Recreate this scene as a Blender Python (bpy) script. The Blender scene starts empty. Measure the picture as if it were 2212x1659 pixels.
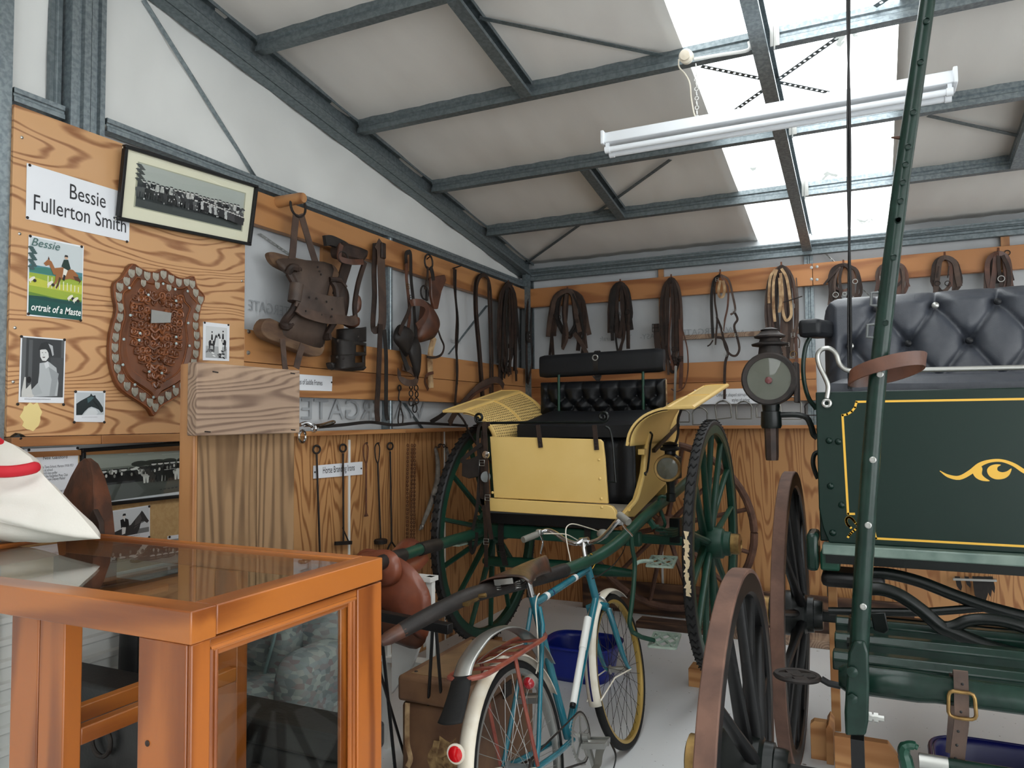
import bpy, math, random
from mathutils import Vector, Matrix
from math import sin, cos, pi, radians
random.seed(7)
V = Vector
scene = bpy.context.scene
col = scene.collection

# ---------------------------------------------------------------- camera
FPX, YAW, PITCH, ROLL = 1630.0, 0.4443, 0.0487, -0.0088
CAM = V((2.684, -5.921, 1.5))
_F = V((-sin(YAW)*cos(PITCH), cos(YAW)*cos(PITCH), sin(PITCH)))
_R0 = V((cos(YAW), sin(YAW), 0)); _U0 = _R0.cross(_F)
_R = _R0*cos(ROLL) + _U0*sin(ROLL); _U = _U0*cos(ROLL) - _R0*sin(ROLL)
cd = bpy.data.cameras.new('camera'); cam = bpy.data.objects.new('camera', cd); col.objects.link(cam)
cd.sensor_fit = 'HORIZONTAL'; cd.sensor_width = 36; cd.lens = FPX*36/2212; cd.clip_start = .05
cam.matrix_world = Matrix(((_R.x, _U.x, -_F.x, CAM.x), (_R.y, _U.y, -_F.y, CAM.y), (_R.z, _U.z, -_F.z, CAM.z), (0, 0, 0, 1)))
scene.camera = cam
scene.render.resolution_x, scene.render.resolution_y = 2212, 1659

# ---------------------------------------------------------------- world, light, exposure
world = bpy.data.worlds.new('overcast_sky'); scene.world = world; world.use_nodes = True
bg = world.node_tree.nodes['Background']
bg.inputs[0].default_value = (.95, .98, 1.0, 1); bg.inputs[1].default_value = 2.0
vs = scene.view_settings
vs.view_transform = 'Standard'; vs.look = 'None'; vs.gamma = 1; vs.use_curve_mapping = False
vs.exposure = 1.36
scene.cycles.max_bounces = 8; scene.cycles.diffuse_bounces = 4; scene.cycles.glossy_bounces = 3
scene.cycles.use_adaptive_sampling = True; scene.cycles.adaptive_threshold = .03
scene.cycles.transparent_max_bounces = 8; scene.cycles.transmission_bounces = 4
scene.cycles.sample_clamp_indirect = 6; scene.cycles.caustics_reflective = False; scene.cycles.caustics_refractive = False
def portal(loc, rot, sx, sy):
    l = bpy.data.lights.new('sky_portal', 'AREA'); l.shape = 'RECTANGLE'; l.size = sx; l.size_y = sy
    l.cycles.is_portal = True
    o = bpy.data.objects.new('sky_portal', l); o.location = loc; o.rotation_euler = rot; col.objects.link(o)

# ---------------------------------------------------------------- photograph pixel -> point on a plane of the room
def ray(x, y): return _F + _R*((x-1106)/FPX) + _U*((829.5-y)/FPX)
def PX(x, y, X=0.0):                     # on plane X
    d = ray(x, y); return CAM + d*((X-CAM.x)/d.x)
def PY(x, y, Y=0.0):
    d = ray(x, y); return CAM + d*((Y-CAM.y)/d.y)
def PZ(x, y, Z=0.0):
    d = ray(x, y); return CAM + d*((Z-CAM.z)/d.z)

# ---------------------------------------------------------------- materials
def _nt(name):
    m = bpy.data.materials.new(name); m.use_nodes = True
    nt = m.node_tree; return m, nt, nt.nodes['Principled BSDF']
def _n(nt, t, **kw):
    n = nt.nodes.new(t)
    for k, v in kw.items(): setattr(n, k, v)
    return n
def lin(c):
    f = lambda u: u/12.92 if u <= .04045 else ((u+.055)/1.055)**2.4
    return tuple(f(u/255) for u in c) + (1,)
def ramp(nt, stops):
    r = _n(nt, 'ShaderNodeValToRGB'); e = r.color_ramp.elements
    while len(e) < len(stops): e.new(.5)
    for i, (p, c) in enumerate(stops): e[i].position = p; e[i].color = c if len(c) == 4 else lin(c)
    return r
def mat(name, c, rough=.5, metal=0, c2=None, scale=8, stretch=(1, 1, 1), lo=.35, hi=.65, detail=5, bump=0, bscale=None, coat=0, spec=.5, dist=.3):
    m, nt, b = _nt(name); L = nt.links
    b.inputs['Base Color'].default_value = lin(c); b.inputs['Roughness'].default_value = rough; b.inputs['Metallic'].default_value = metal
    b.inputs['Coat Weight'].default_value = coat; b.inputs['Coat Roughness'].default_value = .08; b.inputs['Specular IOR Level'].default_value = spec
    if c2 or bump:
        tc = _n(nt, 'ShaderNodeTexCoord'); mp = _n(nt, 'ShaderNodeMapping'); mp.inputs['Scale'].default_value = stretch
        L.new(tc.outputs['Object'], mp.inputs[0])
        nz = _n(nt, 'ShaderNodeTexNoise'); nz.inputs['Scale'].default_value = scale; nz.inputs['Detail'].default_value = detail; nz.inputs['Distortion'].default_value = dist
        L.new(mp.outputs[0], nz.inputs['Vector'])
        if c2:
            r = ramp(nt, [(lo, c), (hi, c2)]); L.new(nz.outputs['Fac'], r.inputs[0]); L.new(r.outputs[0], b.inputs['Base Color'])
        if bump:
            n2 = nz
            if bscale:
                n2 = _n(nt, 'ShaderNodeTexNoise'); n2.inputs['Scale'].default_value = bscale; n2.inputs['Detail'].default_value = 4; L.new(mp.outputs[0], n2.inputs['Vector'])
            bp = _n(nt, 'ShaderNodeBump'); bp.inputs['Strength'].default_value = bump; bp.inputs['Distance'].default_value = .004
            L.new(n2.outputs['Fac'], bp.inputs['Height']); L.new(bp.outputs[0], b.inputs['Normal'])
    return m
def wood(name, light, dark, grain='Y', freq=16, rough=.55, coat=0, warp=1.2, contrast=(.25, .75), knots=0, stain=None, bump=.15, along=.12, knotcol=(70, 40, 20), kscale=2.2):
    """growth-ring bands running along axis `grain`, bent by low noise, optional knots"""
    m, nt, b = _nt(name); L = nt.links
    tc = _n(nt, 'ShaderNodeTexCoord'); mp = _n(nt, 'ShaderNodeMapping')
    s = [1, 1, 1]; s['XYZ'.index(grain)] = along; mp.inputs['Scale'].default_value = s
    oi = _n(nt, 'ShaderNodeObjectInfo'); ad = _n(nt, 'ShaderNodeVectorMath', operation='ADD'); mu = _n(nt, 'ShaderNodeMath', operation='MULTIPLY'); mu.inputs[1].default_value = 7
    L.new(oi.outputs['Random'], mu.inputs[0]); L.new(tc.outputs['Object'], ad.inputs[0]); L.new(mu.outputs[0], ad.inputs[1]); L.new(ad.outputs[0], mp.inputs[0])
    nz = _n(nt, 'ShaderNodeTexNoise'); nz.inputs['Scale'].default_value = 2.6; nz.inputs['Detail'].default_value = 3; nz.inputs['Roughness'].default_value = .45
    L.new(mp.outputs[0], nz.inputs['Vector'])
    m1 = _n(nt, 'ShaderNodeMath', operation='MULTIPLY'); m1.inputs[1].default_value = freq*warp; L.new(nz.outputs['Fac'], m1.inputs[0])
    fine = _n(nt, 'ShaderNodeTexNoise'); fine.inputs['Scale'].default_value = 55; fine.inputs['Detail'].default_value = 3; L.new(mp.outputs[0], fine.inputs['Vector'])
    m2 = _n(nt, 'ShaderNodeMath', operation='SINE'); 
    m3 = _n(nt, 'ShaderNodeMath', operation='MULTIPLY'); m3.inputs[1].default_value = 1.0; L.new(m1.outputs[0], m3.inputs[0]); L.new(m3.outputs[0], m2.inputs[0])
    m4 = _n(nt, 'ShaderNodeMath', operation='MULTIPLY_ADD'); m4.inputs[1].default_value = .36; m4.inputs[2].default_value = .38; L.new(m2.outputs[0], m4.inputs[0])
    m5 = _n(nt, 'ShaderNodeMath', operation='MULTIPLY_ADD'); m5.inputs[1].default_value = .3; L.new(fine.outputs['Fac'], m5.inputs[0]); L.new(m4.outputs[0], m5.inputs[2])
    r = ramp(nt, [(contrast[0], light), (contrast[1], dark)]); r.color_ramp.interpolation = 'EASE'
    L.new(m5.outputs[0], r.inputs[0]); out = r.outputs[0]
    if knots:
        vo = _n(nt, 'ShaderNodeTexVoronoi'); vo.inputs['Scale'].default_value = kscale; vo.inputs['Randomness'].default_value = 1
        mk = _n(nt, 'ShaderNodeMapping'); s2 = [1, 1, 1]; s2['XYZ'.index(grain)] = .55; mk.inputs['Scale'].default_value = s2; L.new(ad.outputs[0], mk.inputs[0]); L.new(mk.outputs[0], vo.inputs['Vector'])
        kr = ramp(nt, [(0, (1, 1, 1, 1)), (knots, (0, 0, 0, 1))]); L.new(vo.outputs['Distance'], kr.inputs[0])
        mx = _n(nt, 'ShaderNodeMix', data_type='RGBA'); L.new(kr.outputs[0], mx.inputs[0]); L.new(out, mx.inputs[6]); mx.inputs[7].default_value = lin(knotcol); out = mx.outputs[2]
    if stain:
        ns = _n(nt, 'ShaderNodeTexNoise'); ns.inputs['Scale'].default_value = 3; ns.inputs['Detail'].default_value = 6; L.new(ad.outputs[0], ns.inputs['Vector'])
        sr = ramp(nt, [(.5, (0, 0, 0, 1)), (.72, (1, 1, 1, 1))]); L.new(ns.outputs['Fac'], sr.inputs[0])
        mx = _n(nt, 'ShaderNodeMix', data_type='RGBA'); L.new(sr.outputs[0], mx.inputs[0]); L.new(out, mx.inputs[6]); mx.inputs[7].default_value = lin(stain); out = mx.outputs[2]
    L.new(out, b.inputs['Base Color']); b.inputs['Roughness'].default_value = rough; b.inputs['Coat Weight'].default_value = coat; b.inputs['Coat Roughness'].default_value = .12
    bp = _n(nt, 'ShaderNodeBump'); bp.inputs['Strength'].default_value = bump; bp.inputs['Distance'].default_value = .002; L.new(m5.outputs[0], bp.inputs['Height']); L.new(bp.outputs[0], b.inputs['Normal'])
    return m
def glass(name, tint=(250, 252, 251), rough=.0, alpha=.14):
    m, nt, b = _nt(name); L = nt.links; nt.nodes.remove(b)
    t = _n(nt, 'ShaderNodeBsdfTransparent'); t.inputs[0].default_value = lin(tint)
    g = _n(nt, 'ShaderNodeBsdfGlossy'); g.inputs['Roughness'].default_value = rough
    lw = _n(nt, 'ShaderNodeLayerWeight'); lw.inputs[0].default_value = .5
    pw = _n(nt, 'ShaderNodeMath', operation='POWER'); pw.inputs[1].default_value = 5; L.new(lw.outputs['Facing'], pw.inputs[0])
    ad = _n(nt, 'ShaderNodeMath', operation='MULTIPLY_ADD'); ad.inputs[1].default_value = .9; ad.inputs[2].default_value = alpha; L.new(pw.outputs[0], ad.inputs[0])
    mx = _n(nt, 'ShaderNodeMixShader'); L.new(ad.outputs[0], mx.inputs[0]); L.new(t.outputs[0], mx.inputs[1]); L.new(g.outputs[0], mx.inputs[2])
    L.new(mx.outputs[0], nt.nodes['Material Output'].inputs[0]); return m
def printmat(name, rough=.35, coat=0):
    """printed paper: the ink colour of every face is its colour attribute"""
    m, nt, b = _nt(name); a = _n(nt, 'ShaderNodeVertexColor'); a.layer_name = 'ink'
    nt.links.new(a.outputs[0], b.inputs['Base Color']); b.inputs['Roughness'].default_value = rough; b.inputs['Coat Weight'].default_value = coat
    return m

# ---------------------------------------------------------------- mesh builder
def frame_for(t, hint=None):
    t = t.normalized(); h = V(hint) if hint is not None else (V((0, 0, 1)) if abs(t.z) < .9 else V((1, 0, 0)))
    u = h - t*h.dot(t)
    if u.length < 1e-6: u = V((0, 1, 0)) - t*t.y
    u.normalize(); return u, t.cross(u)
def cr(pts, k=6, closed=False):
    """Catmull-Rom through the points"""
    P = [V(p) for p in pts]; n = len(P); out = []
    rng = range(n) if closed else range(n-1)
    for i in rng:
        p1, p2 = P[i], P[(i+1) % n]
        p0 = P[(i-1) % n] if (closed or i > 0) else p1*2-p2
        p3 = P[(i+2) % n] if (closed or i < n-2) else p2*2-p1
        for j in range(k):
            t = j/k
            out.append(.5*((2*p1)+(p2-p0)*t+(2*p0-5*p1+4*p2-p3)*t*t+(3*p1-p0-3*p2+p3)*t**3))
    if not closed: out.append(P[-1])
    return out
class MB:
    def __init__(s): s.v = []; s.f = []; s.c = []
    def add(s, vs, fs, ink=None):
        o = len(s.v); s.v += [V(p) for p in vs]; s.f += [tuple(i+o for i in f) for f in fs]; s.c += [ink]*len(fs); return s
    def box(s, lo, hi):
        x0, y0, z0 = lo; x1, y1, z1 = hi
        if x0 > x1: x0, x1 = x1, x0
        if y0 > y1: y0, y1 = y1, y0
        if z0 > z1: z0, z1 = z1, z0
        return s.add([(x0, y0, z0), (x1, y0, z0), (x1, y1, z0), (x0, y1, z0), (x0, y0, z1), (x1, y0, z1), (x1, y1, z1), (x0, y1, z1)],
                     [(0, 3, 2, 1), (4, 5, 6, 7), (0, 1, 5, 4), (1, 2, 6, 5), (2, 3, 7, 6), (3, 0, 4, 7)])
    def bar(s, p0, p1, w, h, hint=None, w1=None, h1=None):
        """rectangular bar from p0 to p1; h along hint, w across"""
        p0, p1 = V(p0), V(p1); u, v = frame_for(p1-p0, hint); vs = []
        for p, a, b in ((p0, w, h), (p1, w1 or w, h1 or h)):
            for i, j in ((-1, -1), (1, -1), (1, 1), (-1, 1)): vs.append(p+v*(i*a/2)+u*(j*b/2))
        return s.add(vs, [(0, 1, 2, 3), (7, 6, 5, 4), (0, 4, 5, 1), (1, 5, 6, 2), (2, 6, 7, 3), (3, 7, 4, 0)])
    def tube(s, pts, r, n=8, closed=False, hint=None, flat=1.0):
        P = [V(p) for p in pts]; m = len(P); vs = []; fs = []
        rs = r if isinstance(r, (list, tuple)) else [r]*m
        u = None
        for i, p in enumerate(P):
            a = P[(i-1) % m] if (closed or i) else p; b = P[(i+1) % m] if (closed or i < m-1) else p
            t = (b-a).normalized() if (b-a).length > 1e-9 else V((0, 0, 1))
            if u is None: u, w = frame_for(t, hint)
            else:
                u = u - t*u.dot(t); u.normalize(); w = t.cross(u)
            for k in range(n):
                q = 2*pi*k/n; vs.append(p+u*(cos(q)*rs[i])+w*(sin(q)*rs[i]*flat))
        for i in range(m if closed else m-1):
            j = (i+1) % m
            for k in range(n):
                l = (k+1) % n; fs.append((i*n+k, i*n+l, j*n+l, j*n+k))
        if not closed: fs += [tuple(range(n-1, -1, -1)), tuple((m-1)*n+k for k in range(n))]
        return s.add(vs, fs)
    def strap(s, pts, w, t=.004, side=(1, 0, 0)):
        """flat leather strap: width along `side` (vector, or one per point), thickness t"""
        P = [V(p) for p in pts]; m = len(P); vs = []; fs = []
        ws = w if isinstance(w, (list, tuple)) else [w]*m
        for i, p in enumerate(P):
            d = (P[min(i+1, m-1)]-P[max(i-1, 0)]).normalized()
            sd = V(side[i]) if isinstance(side, list) else V(side)
            sd = sd-d*sd.dot(d); sd.normalize() if sd.length > 1e-6 else None
            nn = d.cross(sd)
            for a, b in ((-1, -1), (1, -1), (1, 1), (-1, 1)): vs.append(p+sd*(a*ws[i]/2)+nn*(b*t/2))
        for i in range(m-1):
            for k in range(4):
                l = (k+1) % 4; fs.append((i*4+k, i*4+l, i*4+4+l, i*4+4+k))
        fs += [(3, 2, 1, 0), tuple(4*(m-1)+k for k in range(4))]
        return s.add(vs, fs)
    def lathe(s, prof, o, axis, n=16, hint=None):
        """prof: (radius, height along axis)"""
        o, ax = V(o), V(axis).normalized(); u, w = frame_for(ax, hint); vs = []; fs = []; m = len(prof)
        for r, h in prof:
            for k in range(n):
                q = 2*pi*k/n; vs.append(o+ax*h+u*(cos(q)*r)+w*(sin(q)*r))
        for i in range(m-1):
            for k in range(n):
                l = (k+1) % n; fs.append((i*n+k, i*n+l, i*n+n+l, i*n+n+k))
        if prof[0][0] > 1e-6: fs.append(tuple(range(n-1, -1, -1)))
        if prof[-1][0] > 1e-6: fs.append(tuple((m-1)*n+k for k in range(n)))
        return s.add(vs, fs)
    def ringsec(s, prof, o, axis, n=48, hint=None):
        """closed cross-section (radius, height) swept round the axis"""
        o, ax = V(o), V(axis).normalized(); u, w = frame_for(ax, hint); vs = []; fs = []; m = len(prof)
        for k in range(n):
            q = 2*pi*k/n; d = u*cos(q)+w*sin(q)
            for r, h in prof: vs.append(o+ax*h+d*r)
        for k in range(n):
            l = (k+1) % n
            for i in range(m):
                j = (i+1) % m; fs.append((k*m+i, l*m+i, l*m+j, k*m+j))
        return s.add(vs, fs)
    def prism(s, poly, ext):
        """planar polygon (3-D points) extruded by vector ext"""
        P = [V(p) for p in poly]; e = V(ext); n = len(P)
        return s.add(P+[p+e for p in P], [tuple(range(n-1, -1, -1)), tuple(range(n, 2*n))]+[(i, (i+1) % n, (i+1) % n+n, i+n) for i in range(n)])
    def torus(s, c, axis, R, r, n=20, m=8, a0=0, a1=2*pi, hint=None, sy=1.0):
        c, ax = V(c), V(axis).normalized(); u, w = frame_for(ax, hint); full = abs(a1-a0) > 2*pi-1e-3
        pts = [c+u*(cos(a0+(a1-a0)*k/n)*R)+w*(sin(a0+(a1-a0)*k/n)*R*sy) for k in range(n if full else n+1)]
        return s.tube(pts, r, m, closed=full)
    def grid(s, fn, nu, nv, cu=False):
        vs = [fn(i/nu, j/nv) for i in range(nu+(0 if cu else 1)) for j in range(nv+1)]; N = nu if cu else nu+1
        return s.add(vs, [(i*(nv+1)+j, ((i+1) % N)*(nv+1)+j, ((i+1) % N)*(nv+1)+j+1, i*(nv+1)+j+1) for i in range(nu) for j in range(nv)])
    def ball(s, c, r, n=10, m=6, sc=(1, 1, 1)):
        c = V(c); pr = [(max(sin(pi*i/m), 0)*1, -cos(pi*i/m)) for i in range(m+1)]; o = len(s.v)
        vs = [c+V((cos(2*pi*k/n)*a*r*sc[0], sin(2*pi*k/n)*a*r*sc[1], h*r*sc[2])) for a, h in pr for k in range(n)]
        return s.add(vs, [(i*n+k, i*n+(k+1) % n, (i+1)*n+(k+1) % n, (i+1)*n+k) for i in range(m) for k in range(n)])
    def csec(s, p0, p1, h, w, up, side, t=.004, lip=.018, rib=.012):
        """cold-formed lipped channel: web of height h along `up`, flanges of width w towards `side`, a stiffening groove along the web"""
        p0, p1 = V(p0), V(p1); up, sd = V(up).normalized(), V(side).normalized()
        o = [(0, -h/2), (w, -h/2), (w, -h/2+lip), (w-t, -h/2+lip), (w-t, -h/2+t), (t, -h/2+t), (t, -h*.16), (t+rib, -h*.08), (t+rib, h*.08), (t, h*.16),
             (t, h/2-t), (w-t, h/2-t), (w-t, h/2-lip), (w, h/2-lip), (w, h/2), (0, h/2), (0, h*.16), (rib, h*.08), (rib, -h*.08), (0, -h*.16)]
        n = len(o); vs = [p+sd*a+up*b for p in (p0, p1) for a, b in o]
        fs = [(i, (i+1) % n, (i+1) % n+n, i+n) for i in range(n)]+[tuple(range(n-1, -1, -1)), tuple(range(n, 2*n))]
        return s.add(vs, fs)

# ---------------------------------------------------------------- objects
WPOS = {}
def _tag(o, label=None, cat=None, group=None, kind=None):
    if label: o['label'] = label
    if cat: o['category'] = cat
    if group: o['group'] = group
    if kind: o['kind'] = kind
    return o
def thing(name, loc, label, cat, group=None):
    o = bpy.data.objects.new(name, None); col.objects.link(o); o.location = loc; o.empty_display_size = .1; WPOS[o.name] = V(loc)
    return _tag(o, label, cat, group)
def obj(name, mb, m, parent=None, label=None, cat=None, group=None, kind=None, bev=0, solid=0, sub=0, flat=False, angle=38, soff=0):
    lo = V((min(p.x for p in mb.v), min(p.y for p in mb.v), min(p.z for p in mb.v))); hi = V((max(p.x for p in mb.v), max(p.y for p in mb.v), max(p.z for p in mb.v)))
    c = V(((lo.x+hi.x)/2, (lo.y+hi.y)/2, lo.z if parent is None else (lo.z+hi.z)/2))
    me = bpy.data.meshes.new(name); me.from_pydata([p-c for p in mb.v], [], mb.f)
    if isinstance(m, (list, tuple)):
        for x in m: me.materials.append(x)
    else: me.materials.append(m)
    if any(x is not None for x in mb.c) and m in INKS:
        a = me.color_attributes.new('ink', 'FLOAT_COLOR', 'CORNER'); k = 0
        for p, ink in zip(me.polygons, mb.c):
            cc = lin(ink or (255, 255, 255))
            for _ in p.vertices: a.data[k].color = cc; k += 1
    me.validate()
    if not flat:
        me.polygons.foreach_set('use_smooth', [True]*len(me.polygons)); me.set_sharp_from_angle(angle=radians(angle))
    o = bpy.data.objects.new(name, me); col.objects.link(o)
    WPOS[o.name] = c
    if parent is not None:
        o.parent = parent; o.location = c-WPOS[parent.name]
    else: o.location = c
    if solid:
        md = o.modifiers.new('thickness', 'SOLIDIFY'); md.thickness = solid; md.offset = soff
    if bev:
        md = o.modifiers.new('edge', 'BEVEL'); md.width = bev; md.segments = 2; md.limit_method = 'ANGLE'; md.angle_limit = radians(40)
    if sub:
        md = o.modifiers.new('smooth', 'SUBSURF'); md.levels = sub; md.render_levels = sub
    return _tag(o, label, cat, group, kind)
def dup(o, d, parent=None, label=None, group=None):
    """copy of an object and of its parts, moved by d (world)"""
    c = o.copy(); col.objects.link(c); WPOS[c.name] = WPOS[o.name]+V(d)
    if parent is not None: c.parent = parent; c.location = WPOS[c.name]-WPOS[parent.name]
    else: c.location = WPOS[c.name]
    if label: c['label'] = label
    if group: c['group'] = group
    for ch in list(o.children):
        k = dup(ch, d, c)
    return c
INKS = []
def text(name, s, m, parent, origin, right, up, size, align='CENTER', shear=0, squash=1.0, off=.0012, bold=0, spacing=1.0):
    """printed lettering as a thin mesh: origin is the baseline point"""
    cu = bpy.data.curves.new(name, 'FONT'); cu.body = s; cu.size = size; cu.align_x = align; cu.shear = shear; cu.offset = bold; cu.resolution_u = 3; cu.space_line = spacing
    t = bpy.data.objects.new(name, cu); col.objects.link(t); dg = bpy.context.evaluated_depsgraph_get(); dg.update()
    me = bpy.data.meshes.new_from_object(t.evaluated_get(dg)); bpy.data.objects.remove(t); bpy.data.curves.remove(cu)
    r, u = V(right).normalized(), V(up).normalized(); n = r.cross(u)
    mb = MB(); mb.add([V(origin)+r*(p.co.x*squash)+u*p.co.y+n*off for p in me.vertices], [tuple(p.vertices) for p in me.polygons]); bpy.data.meshes.remove(me)
    return obj(name, mb, m, parent, flat=True)
# ---------------------------------------------------------------- palette
M = {}
M['concrete'] = mat('painted_concrete', (214, 216, 218), .5, c2=(224, 226, 226), scale=1.6, lo=.3, hi=.7, bump=.05, bscale=90)
def add_specks(m, colr, scale, thr):
    nt = m.node_tree; L = nt.links; b = nt.nodes['Principled BSDF']; src = b.inputs['Base Color'].links[0].from_socket
    tc = _n(nt, 'ShaderNodeTexCoord'); nz = _n(nt, 'ShaderNodeTexNoise'); nz.inputs['Scale'].default_value = scale; nz.inputs['Detail'].default_value = 2
    L.new(tc.outputs['Object'], nz.inputs['Vector']); r = ramp(nt, [(thr, (0, 0, 0, 1)), (thr+.03, (1, 1, 1, 1))]); L.new(nz.outputs['Fac'], r.inputs[0])
    mx = _n(nt, 'ShaderNodeMix', data_type='RGBA'); L.new(r.outputs[0], mx.inputs[0]); L.new(src, mx.inputs[6]); mx.inputs[7].default_value = lin(colr); L.new(mx.outputs[2], b.inputs['Base Color'])
add_specks(M['concrete'], (120, 115, 108), 38, .72)
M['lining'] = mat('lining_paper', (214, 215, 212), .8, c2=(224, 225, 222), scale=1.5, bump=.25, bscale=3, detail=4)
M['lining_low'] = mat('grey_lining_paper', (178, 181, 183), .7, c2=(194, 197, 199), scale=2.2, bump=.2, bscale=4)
M['roof_lining'] = mat('roof_lining_paper', (216, 212, 206), .8, c2=(224, 221, 215), scale=3.5, stretch=(1, .25, 1), bump=.25, bscale=9)
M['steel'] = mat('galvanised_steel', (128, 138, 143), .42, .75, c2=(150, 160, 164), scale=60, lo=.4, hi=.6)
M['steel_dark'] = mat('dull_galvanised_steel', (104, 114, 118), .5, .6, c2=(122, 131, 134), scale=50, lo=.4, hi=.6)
M['ply'] = wood('plywood_face', (200, 154, 108), (136, 86, 50), 'Y', 150, .5, warp=1.5, contrast=(.58, 1.02), knots=.05, coat=.1, along=.2)
M['ply_v'] = wood('plywood_face_upright', (184, 136, 88), (130, 82, 44), 'Z', 150, .5, warp=1.6, contrast=(.5, 1.2), knots=.05, coat=.1)
M['ply_x'] = wood('plywood_back_wall', (188, 138, 88), (140, 88, 48), 'Z', 150, .5, warp=1.7, contrast=(.5, 1.2), knots=.045, coat=.1)
M['rail_y'] = wood('pine_rail', (178, 126, 78), (140, 90, 50), 'Y', 50, .5, warp=1, contrast=(.4, 1.15), knots=.05, coat=.1)
M['rail_x'] = wood('pine_rail_back', (174, 118, 70), (138, 84, 44), 'X', 50, .5, warp=1, contrast=(.4, 1.15), knots=.05, coat=.1)
M['rail_z'] = wood('pine_post', (178, 128, 82), (140, 90, 52), 'Z', 50, .5, warp=1, contrast=(.4, 1.15), coat=.1)
M['rough_z'] = wood('rough_old_board', (142, 112, 80), (94, 70, 46), 'Z', 110, .8, warp=1.3, contrast=(.4, 1.7), knots=.03, stain=(120, 92, 62), bump=.5)
M['rough_y'] = wood('weathered_sawn_board', (152, 128, 108), (108, 86, 72), 'Y', 170, .85, warp=1.4, contrast=(.4, 1.8), stain=(178, 150, 124), bump=.6)
M['case'] = wood('orange_stained_wood', (172, 100, 40), (122, 62, 18), 'Y', 45, .32, coat=.18, contrast=(.3, 1.15), bump=.05)
M['case_x'] = wood('orange_stained_wood_x', (172, 100, 40), (122, 62, 18), 'X', 45, .32, coat=.18, contrast=(.3, 1.15), bump=.05)
M['case_z'] = wood('orange_stained_wood_z', (170, 96, 38), (120, 60, 18), 'Z', 45, .32, coat=.18, contrast=(.3, 1.15), bump=.05)
M['dirty_wood'] = wood('dirty_old_plank', (110, 78, 56), (58, 38, 28), 'X', 70, .75, contrast=(.2, .95), stain=(40, 28, 24), bump=.5)
M['chock'] = wood('fresh_pine_block', (188, 138, 88), (158, 106, 60), 'X', 60, .6, contrast=(.2, 1.0))
M['leather'] = mat('dark_brown_leather', (58, 42, 34), .58, spec=.35, c2=(36, 27, 23), scale=14, bump=.25, bscale=60)
M['leather_mid'] = mat('worn_brown_leather', (86, 66, 54), .6, c2=(58, 43, 36), scale=9, bump=.3, bscale=50)
M['leather_red'] = mat('reddish_leather', (98, 60, 42), .45, c2=(66, 40, 30), scale=9, bump=.2, bscale=50)
M['leather_tan'] = mat('saddle_leather', (134, 72, 48), .38, c2=(104, 54, 38), scale=5, bump=.1, bscale=70, coat=.2)
M['leather_black'] = mat('black_harness_leather', (28, 25, 24), .55, spec=.35, c2=(42, 37, 34), scale=14, bump=.25, bscale=60)
M['rawhide'] = mat('pale_rawhide', (190, 160, 120), .7, c2=(120, 86, 56), scale=16, bump=.4)
M['iron'] = mat('black_iron', (36, 33, 32), .6, .4, c2=(52, 44, 40), scale=24, bump=.3, bscale=60)
M['rust'] = mat('rusty_iron', (112, 68, 46), .85, .1, c2=(74, 48, 36), scale=14, bump=.5, bscale=50)
M['rust_tyre'] = mat('rusty_iron_tyre', (112, 82, 68), .75, .1, c2=(86, 62, 52), scale=10, bump=.2, bscale=60)
M['chrome'] = mat('chrome', (200, 200, 200), .16, 1)
M['zinc'] = mat('zinc_plated', (176, 176, 172), .35, .9)
M['stirrup_steel'] = mat('dull_nickel', (128, 126, 120), .3, .7)
M['brass'] = mat('old_brass', (150, 122, 74), .4, .8, c2=(110, 84, 52), scale=20)
M['green'] = mat('dark_green_gloss_paint', (8, 34, 27), .35, coat=.08, spec=.3)
M['green_b'] = mat('bottle_green_paint', (20, 58, 44), .42, c2=(27, 70, 55), scale=9, coat=.08, spec=.35, bump=.08, bscale=30)
M['green_pole'] = mat('worn_green_black_paint', (13, 35, 28), .26, spec=.3, c2=(22, 46, 38), scale=14, coat=.05, bump=.12, bscale=40)
M['green_black'] = mat('black_green_paint', (9, 15, 13), .36, coat=.05, spec=.3, bump=.1, bscale=40)
M['green_step'] = mat('pale_green_step_paint', (172, 186, 172), .5, c2=(134, 156, 142), scale=16)
M['yellow'] = mat('primrose_yellow_paint', (234, 200, 126), .34, c2=(228, 192, 114), scale=3, coat=.1)
M['gold_line'] = mat('gold_lining_paint', (226, 176, 60), .4)
M['vinyl'] = mat('black_vinyl', (16, 18, 22), .48, spec=.35, c2=(22, 24, 28), scale=5, bump=.12, bscale=28)
M['vinyl_grey'] = mat('slate_grey_vinyl', (54, 58, 66), .42, c2=(60, 63, 70), scale=40, bump=.15, bscale=240)
M['rubber'] = mat('black_rubber', (20, 20, 20), .7, spec=.3, bump=.2, bscale=120)
M['black'] = mat('black_paint', (14, 14, 15), .4, spec=.35)
M['black_trunk'] = mat('black_trunk_cloth', (22, 22, 23), .5, c2=(34, 34, 34), scale=12, bump=.2, bscale=90)
M['white'] = mat('white_paint', (226, 226, 222), .4)
M['white_old'] = mat('aged_white_enamel', (222, 214, 198), .42, c2=(196, 178, 150), scale=9, lo=.5, hi=.85, coat=.2)
M['enamel'] = mat('lamp_white_enamel', (232, 236, 240), .3, coat=.2)
M['teal'] = mat('teal_bicycle_paint', (22, 96, 112), .22, c2=(30, 110, 126), scale=8, coat=.5)
M['red_rack'] = mat('red_brown_rack_paint', (118, 50, 42), .4, c2=(142, 74, 54), scale=16, coat=.2)
M['red'] = mat('red_lens', (196, 18, 26), .15, coat=.6)
M['red_trim'] = mat('red_piping', (190, 24, 40), .7)
M['blue'] = mat('blue_plastic', (10, 32, 128), .35)
M['navy'] = mat('navy_plastic', (12, 16, 78), .35)
M['grip'] = mat('grey_grip', (122, 120, 112), .6)
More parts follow.
